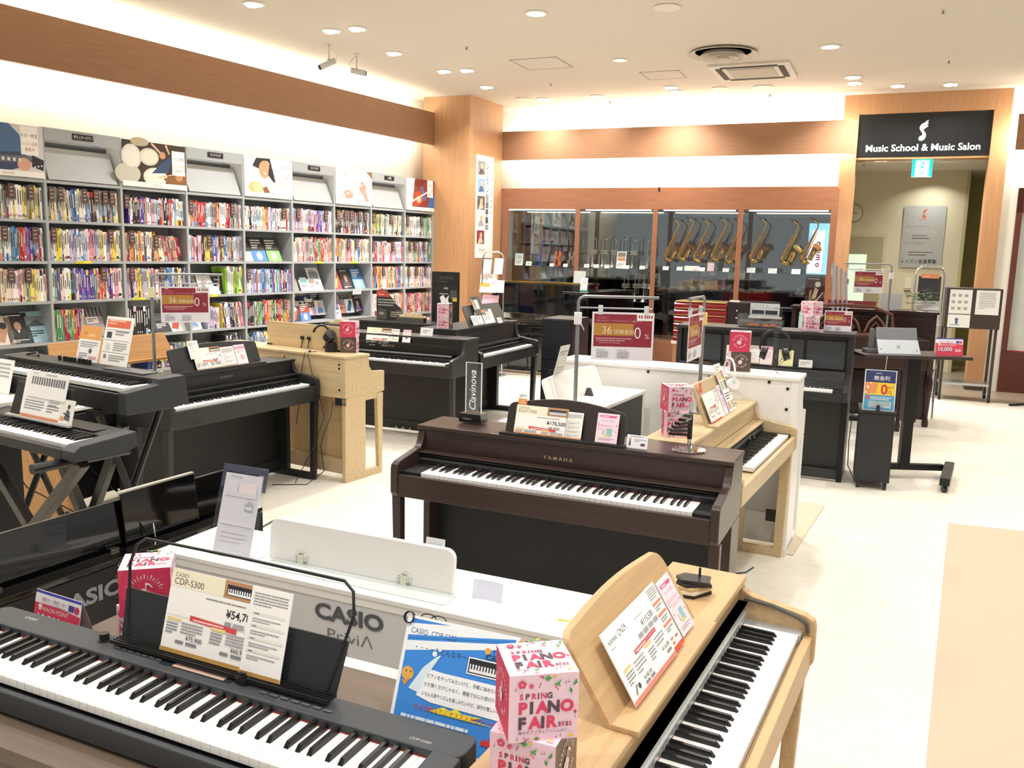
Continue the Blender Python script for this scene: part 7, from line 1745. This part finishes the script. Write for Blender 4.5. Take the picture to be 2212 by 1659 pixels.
# ------------------------------------------------------------------ cabinet right of the doorway
RB = Fr(6.60, 11.60, -23.5)
t = thing('glass_showcase', 'dark brown showcase with glass front at the right edge beyond the doorway', 'showcase', RB(0, 0), RB.a)
b = B(); b.box(.0, 0, 0, 3.2, .5, .56, DARKCAB); b.build('base', t, .003)
b = B(); b.box(.0, 0, .56, .07, .05, 2.72, DARKCAB); b.build('post', t, .003)
b = B(); b.box(.0, 0, 2.40, 3.2, .5, 2.72, DARKCAB); b.build('header', t, .003)
b = B(); b.box(.07, .015, .57, 3.2, .02, 2.40, PANE); b.build('glass_pane', t)
b = B(); b.box(.0, .5, .56, 3.2, .52, 2.40, mat('showcase_back', '8c9aa8', .3)); b.build('back_panel', t)
b = B(); b.box(.07, .05, 1.38, 3.2, .45, 1.392, SHELFG); b.build('glass_shelf', t)
b = B(); b.box(.07, .03, .562, 3.2, .48, .575, mat('red_felt', 'c02a30', .8)); b.build('felt_floor', t)
b = B(); b.box(.02, .02, .0, .03, .03, .56, DARKCAB); b.build('corner_strip', t)
area('showcase_lamp', (1.2, .12, 2.38), 2.2, 10, (.95, .97, 1), sy=.05, parent=t)
for x, z, w_, h_, c, lab in ((.22, 1.41, .24, .2, '3a3a3c', 'dark box on the glass shelf of the right hand showcase'), (.24, 1.62, .2, .09, 'd0cac0', 'pale box on top of the dark box in the right hand showcase'), (.24, .92, .22, .22, '26262a', 'black case low in the right hand showcase')):
    b = B(); b.box(-w_ / 2, 0, 0, w_ / 2, .18, h_, C(c)); b.box(-w_ / 2 - .003, -.003, h_ * .7, w_ / 2 + .003, .183, h_, C(c)); o = b.build('storage_box', None, .003); o.location = RB(x, .2, z if z != .92 else .82); o.rotation_euler.z = R(RB.a); tag(o, lab, 'box')
b = B(); b.box(.09, .2, .575, .45, .4, .82, C('26262a')); o = b.build('display_block'); o.location = RB(0, 0, 0); o.rotation_euler.z = R(RB.a); tag(o, 'black display block under the black case in the right hand showcase', 'block')
for x, z, w_, h_, c, lab in ((.14, .576, .12, .09, 'f0d8d2', 'first pale pink price card on red felt in the right hand showcase'), (.36, .576, .12, .09, 'f2e2dc', 'second pale pink price card on red felt in the right hand showcase')):
    card('price_card', lab, 'price card', RB(x, .07, z), w_, h_, [('l', 14, 50, 70, 2, 12, 'c8a8a0')], rz=RB.a, tilt=15, base=c)
t = thing('megaphone_bell', 'pale pink horn bell between the price cards in the right hand showcase', 'horn', RB(.25, .12, .576), RB.a)
b = B(); b.lathe([(.012, 0), (.015, .03), (.03, .07), (.055, .10)], C('d8b0bc'), n=18); b.build('bell', t, smooth=True)
# stand foot at the right edge
t = thing('stand_base', 'dark stand foot with a leg reaching in at the right edge', 'stand', (6.42, 10.5, 0), 0)
b = B(); b.tube([(-.28, -.02, .012), (0, 0, .03)], .016, BLACKP, 8); b.build('leg', t)
b = B(); b.prism([(-.04, -.05), (.05, -.05), (.03, .05), (-.03, .05)], 'z', 0, .55, mat('stand_brown', '4a3024', .5)); b.build('post', t)
# ------------------------------------------------------------------ left foreground: stage piano, small keyboard, stands
SG = Fr(-1.74, 3.80, -32)
t = thing('stage_piano', 'long black stage piano with knobs at far left, two sheets standing on it', 'keyboard', SG(0, 0), SG.a)
W0 = -52 * KW_
b = B(); b.prism([(-.03, .985), (-.03, 1.085), (.14, 1.105), (.145, 1.13), (.28, 1.135), (.30, 1.0), (.2, .985)], 'x', .0015, .06, SLAB); b.build('end_cheek', t, .004)
b = B(); b.prism([(-.03, .985), (-.03, 1.085), (.14, 1.105), (.145, 1.13), (.28, 1.135), (.30, 1.0), (.2, .985)], 'x', W0 - .06, W0 - .0015, SLAB); b.build('end_cheek', t, .004)
b = B(); b.prism([(-.028, .99), (-.028, 1.076), (-.004, 1.076), (-.004, 1.02), (.145, 1.02), (.145, 1.128), (.28, 1.134), (.30, 1.0), (.2, .99)], 'x', W0, 0, SLABD); b.build('case', t, .003)
keyboard(t, W0, 1.10, single=True, show=None)
for k, x in enumerate((-.86, -.815, -.785, -.755, -.725, -.685, -.655, -.625, -.595)):
    b = B(); b.cyl((x, .215, 1.13), (x, .215, 1.155), .009, BLACKP, 10); b.build('knob', t)
b = B(); b.box(-.42, .17, 1.131, -.1, .25, 1.136, mat('panel_grey', '55585c', .4)); b.build('panel', t)
b = B(); b.tube([(-1.18, .22, 1.135), (-1.1, .23, 1.15), (-1.05, .21, 1.14)], .006, BLACKP, 6); b.build('cable_plug', t)
for x0, w_, h_, it, lab, base in ((-.735, .185, .185, [('r', 0, 62, 100, 38, 'e0a05a'), ('r', 40, 70, 30, 8, 'ecc080'), ('t', 20, 76, 7, '島村', '5a4020'), ('l', 10, 52, 80, 3, 6, '9a9aa0'), ('c', 60, 30, 7, '4a4a4e'), ('r', 56, 8, 36, 8, 'd8a8a8'), ('l', 10, 20, 40, 3, 6, '9a9aa0')], 'sheet with orange upper part on the stage piano', 'f0eff0'), (-.51, .225, .245, [('r', 5, 84, 84, 18, 'e06a4a'), ('l', 12, 98, 60, 2, 6, 'f4c8b8'), ('r', 4, 78, 92, .8, '6a6a6e'), ('r', 10, 60, 18, 14, '3a3a3c'), ('l', 40, 74, 48, 2, 6, '8a8a8e'), ('r', 4, 55, 92, .8, '6a6a6e'), ('c', 20, 40, 9, 'd8d8d4'), ('l', 40, 48, 48, 4, 5, '9a9a9e'), ('r', 4, 28, 92, .8, '6a6a6e'), ('r', 10, 14, 10, 9, '8a8a8e'), ('l', 30, 20, 58, 3, 5, '9a9a9e')], 'taller white sheet with red heading on the stage piano', 'f2f1ee')):
    on(SG, x0 + .06, .245, 1.137, w_, h_, 'info_sheet', lab, 'sheet', it, tilt=14, base=base)
t2 = thing('keyboard_stand', 'black folding stand under the stage piano at far left', 'stand', SG(-.55, .1), SG.a)
for x in (-.4, .38):
    b = B(); b.tube([(x, -.22, .02), (x, .22, .975)], .017, BLACKP, 8); b.build('leg', t2)
    b = B(); b.tube([(x, .22, .02), (x, -.12, .975)], .017, BLACKP, 8); b.build('leg', t2)
    b = B(); b.box(x - .03, -.16, .96, x + .03, .26, .985, BLACKP); b.build('support', t2)
b = B(); b.tube([(-.4, .16, .28), (.38, .16, .28)], .012, BLACKP, 8); b.build('cross_bar', t2)
# small keyboard in front
LWK = Fr(-1.77, 3.36, -31)
t = thing('portable_keyboard', 'smaller black portable keyboard on a cross stand at far left', 'keyboard', LWK(0, 0), LWK.a)
b = B(); b.prism([(-.03, .885), (-.03, .925), (.0, .945), (.14, .955), (.25, .965), (.255, .90), (.2, .885)], 'x', .0015, .085, SLAB); b.build('end_cheek', t, .004)
b = B(); b.prism([(-.03, .885), (-.03, .925), (-.004, .928), (-.004, .90), (.135, .90), (.14, .955), (.25, .965), (.255, .90), (.2, .885)], 'x', -1.0, .0015, SLABD); b.build('case', t, .003)
keyboard(t, -36 * KW_, .942, n=36, first=0)
b = B(); b.box(-.55, .15, .958, -.06, .22, .964, SLABD); b.build('control_panel', t, .002)
LC = [('r', 0, 0, 100, 70, 'f3f3f2'), ('t', 8, 58, 7, 'YAMAHA', '6a6a6e'), ('t', 34, 57, 8, 'PSS-E30', '8a8a8e'), ('t', 62, 40, 6, '\u00a53,700', '5a5a5e'), ('p', [(28, 40), (58, 36), (58, 32), (28, 36)], 'd86a6a'), ('l', 68, 50, 28, 8, 4, '9a9a9e'), ('l', 8, 24, 50, 4, 4, '9a9aa0'), ('l', 66, 20, 30, 3, 4, '8a8a8e'), ('r', 0, 0, 100, 4, 'dc8a6a')]
LC[1] = ('t', 8, 58, 6, 'YAMAHA PSS-E30', '7a7a7e')
t2 = thing('sheet_rest', 'grey plastic sheet rest on the portable keyboard at far left', 'music rest', LWK(-.46, .145, .962), LWK.a)
b = B(); b.raw([(-.22, .0, .0), (.24, 0, 0), (.22, .04, .15), (-.2, .04, .15), (-.22, .006, .0), (.24, .006, 0), (.22, .046, .15), (-.2, .046, .15)], [(0, 1, 2, 3), (7, 6, 5, 4), (0, 4, 5, 1), (1, 5, 6, 2), (2, 6, 7, 3), (3, 7, 4, 0)], SLABD); b.box(-.22, -.02, 0, .26, .0, .008, mat('clear_grey', 'b9bab8', .3)); b.build('panel', t2)
on(LWK, -.44, .138, .971, .295, .165, 'price_card', 'white price card with red band on the portable keyboard', 'price card', [(i[0],) + i[1:] for i in LC], tilt=15, cover=True)
on(LWK, -.41, .158, 1.06, .285, .115, 'keyboard_chart', 'white card with a printed keyboard behind the price card at far left', 'card', [('r', 0, 0, 100, 40, 'eeeeee'), ('l', 6, 36, 20, 1, 3, 'a0a0a4'), ('r', 40, 35, 30, 3, 'c0c0c4')] + [('r', 6 + j * 6.4, 20, 4, 12, '6a6a6e') for j in range(14)], tilt=15)
on(LWK, -.245, .137, .971, .10, .105, 'photo_card', 'small photo card of a guitarist beside the price card at far left', 'card', [('r', 0, 0, 100, 105, 'e6e4e0'), ('p', [(36, 20), (80, 14), (74, 56), (52, 66)], '5a5c60'), ('c', 62, 76, 10, '3a3a3c'), ('p', [(28, 44), (80, 30), (80, 36), (30, 50)], '2e2e30'), ('c', 24, 20, 14, 'e09a6a'), ('r', 10, 4, 60, 8, 'f6f6f4')], tilt=15)
t = thing('cross_stand', 'black X shaped keyboard stand at far left with adjusting knob', 'stand', LWK(-.46, .08), LWK.a)
GM = mat('stand_metal', '4a4844', .35, .6)
b = B(); b.box(-.022, -.022, -.62, .022, .022, .62, GM); s_ = b.build('cross_bar', t, .003); s_.location = (0, -.02, .44); s_.rotation_euler.y = R(48)
b = B(); b.box(-.022, -.022, -.62, .022, .022, .62, GM); s_ = b.build('cross_bar', t, .003); s_.location = (0, .03, .44); s_.rotation_euler.y = R(-48)
b = B(); b.cyl((0, -.07, .44), (0, .06, .44), .03, BLACKP, 16); b.build('hub', t, .002, True)
b = B(); b.cyl((.07, -.08, .43), (.07, -.03, .43), .022, BLACKP, 12); b.build('knob', t)
for s2 in (-1, 1):
    b = B(); b.cyl((s2 * .46, -.2, .02), (s2 * .46, .22, .02), .018, BLACKP, 10); b.build('foot', t)
    b = B(); b.cyl((s2 * .44, -.22, .865), (s2 * .44, .2, .865), .02, BLACKP, 12); b.build('arm', t)
# second cross stand leg pair and tripod behind
t = thing('cross_stand', 'second black cross stand behind the portable keyboard, mostly hidden', 'stand', SG(-.62, -.05), SG.a + 10)
for s2 in (-1, 1):
    b = B(); b.box(-.02, -.02, -.5, .02, .02, .5, GM); s_ = b.build('cross_bar', t, .003); s_.location = (.3, s2 * .03, .46); s_.rotation_euler.y = R(s2 * 26)
b = B(); b.cyl((.3, -.06, .46), (.3, .06, .46), .028, BLACKP, 12); b.build('hub', t)
t = thing('tripod_stand', 'slim dark tripod music stand behind the portable keyboard', 'stand', (-2.92, 5.55, 0), 0)
b = B(); b.cyl((0, 0, .12), (0, 0, .95), .011, mat('bronze_tube', '3a2e28', .35, .6), 10); b.build('pole', t)
for k in range(3):
    a = R(20 + k * 120)
    b = B(); b.tube([(0, 0, .36), (.16 * math.cos(a), .16 * math.sin(a), .2), (.34 * math.cos(a), .34 * math.sin(a), .012)], .009, BLACKP, 6); b.build('leg', t)
b = B(); b.cyl((0, 0, .33), (0, 0, .40), .02, BLACKP, 10); b.build('collar', t)
# brown piano behind the stands
BP = Fr(-2.68, 5.12, 66)
t = thing('digital_piano', 'warm brown wooden piano behind the keyboards at far left', 'piano', BP(0, 0), BP.a)
TW = mat('case_warm_oak', 'b98852', .45, grain=(2, 40, 40), amount=.12)
for x in (-.06, 1.27):
    b = B(); b.prism([(-.02, 0), (-.04, .72), (.05, .80), (.2, .94), (.45, .94), (.45, 0)], 'x', x, x + .04, TW); b.build('side_panel', t, .003)
b = B(); b.box(-.02, .22, .92, 1.27, .45, .94, TW); b.build('lid', t, .003)
b = B(); b.raw([(.1, .26, .94), (1.1, .26, .94), (1.08, .33, 1.10), (.14, .33, 1.10), (.1, .272, .94), (1.1, .272, .94), (1.08, .342, 1.10), (.14, .342, 1.10)], [(0, 1, 2, 3), (7, 6, 5, 4), (0, 4, 5, 1), (1, 5, 6, 2), (2, 6, 7, 3), (3, 7, 4, 0)], TW); b.build('music_rest', t, .003)
b = B(); b.box(-.02, -.02, .60, 1.27, .42, .70, BLACKP); b.box(-.02, .3, .05, 1.27, .32, .6, SATIND); b.build('key_bed', t, .003)
keyboard(t, 0, .735, single=False)
# white keyboard and sheet at the left edge
WKF = Fr(-2.60, 3.98, -31)
t = thing('portable_keyboard', 'white portable keyboard cut off by the left edge', 'keyboard', WKF(0, 0), WKF.a)
b = B(); b.box(-.6, 0, .93, .16, .28, .985, C('e9e6dc')); b.build('case', t, .006)
b = B(); b.cyl((.12, .02, .985), (.2, .06, 1.0), .017, BLACKP, 10); b.build('joystick', t)
b = B(); b.box(-.5, .02, .9851, .1, .15, .989, KEYW); b.build('keys', t, kind='stuff')
on(WKF, -.14, .24, .987, .25, .17, 'info_sheet', 'white sheet cut off by the left edge, on the white keyboard', 'sheet', [('l', 10, 56, 80, 5, 8, 'a8a8ac')], tilt=14)
t2 = thing('keyboard_stand', 'dark stand under the white keyboard at the left edge', 'stand', WKF(-.2, .14), WKF.a)
for x in (-.3, .2):
    b = B(); b.box(x, -.12, 0, x + .03, .12, .93, BLACKP); b.build('leg', t2)
# microphone and cables on the floor
t = thing('microphone', 'black microphone lying on the floor at the far left edge', 'microphone', (-3.32, 5.35, .03), 20)
b = B(); b.cyl((-.2, 0, 0), (0, 0, 0), .016, BLACKP, 12, .022); b.lathe([(.001, -.03), (.022, -.02), (.027, 0), (.022, .02), (.001, .03)], mat('mic_mesh', '3a2a26', .5, .5), (.03, 0, 0), 14); b.build('body', t, smooth=True)
def cord(pts, lab, r=.004, m=None):
    b = B(); b.tube(pts, r, m or BLACKP, 6); tag(b.build('cable'), lab, 'cable')
cord([(-2.75, 4.5, .9), (-2.80, 4.6, .6), (-2.75, 4.75, .35), (-2.6, 5.0, .12), (-2.4, 5.15, .02), (-2.25, 5.0, .008)], 'thin black cable hanging between the stands at far left')
cord([(-2.9, 5.2, .01), (-2.8, 5.4, .01), (-2.6, 5.5, .01), (-2.45, 5.38, .01), (-2.55, 5.2, .01), (-2.75, 5.15, .01)], 'coil of black cable on the floor at far left')
cord([(-1.95, 5.05, .01), (-1.75, 5.0, .008), (-1.55, 5.12, .008), (-1.5, 5.3, .01)], 'short black cable on the floor by the foot of the black piano')
cord([RO(.80, .2, .01), RO(.9, .12, .006), RO(1.0, .1, .006)], 'black cable end on the floor under the pale oak piano')
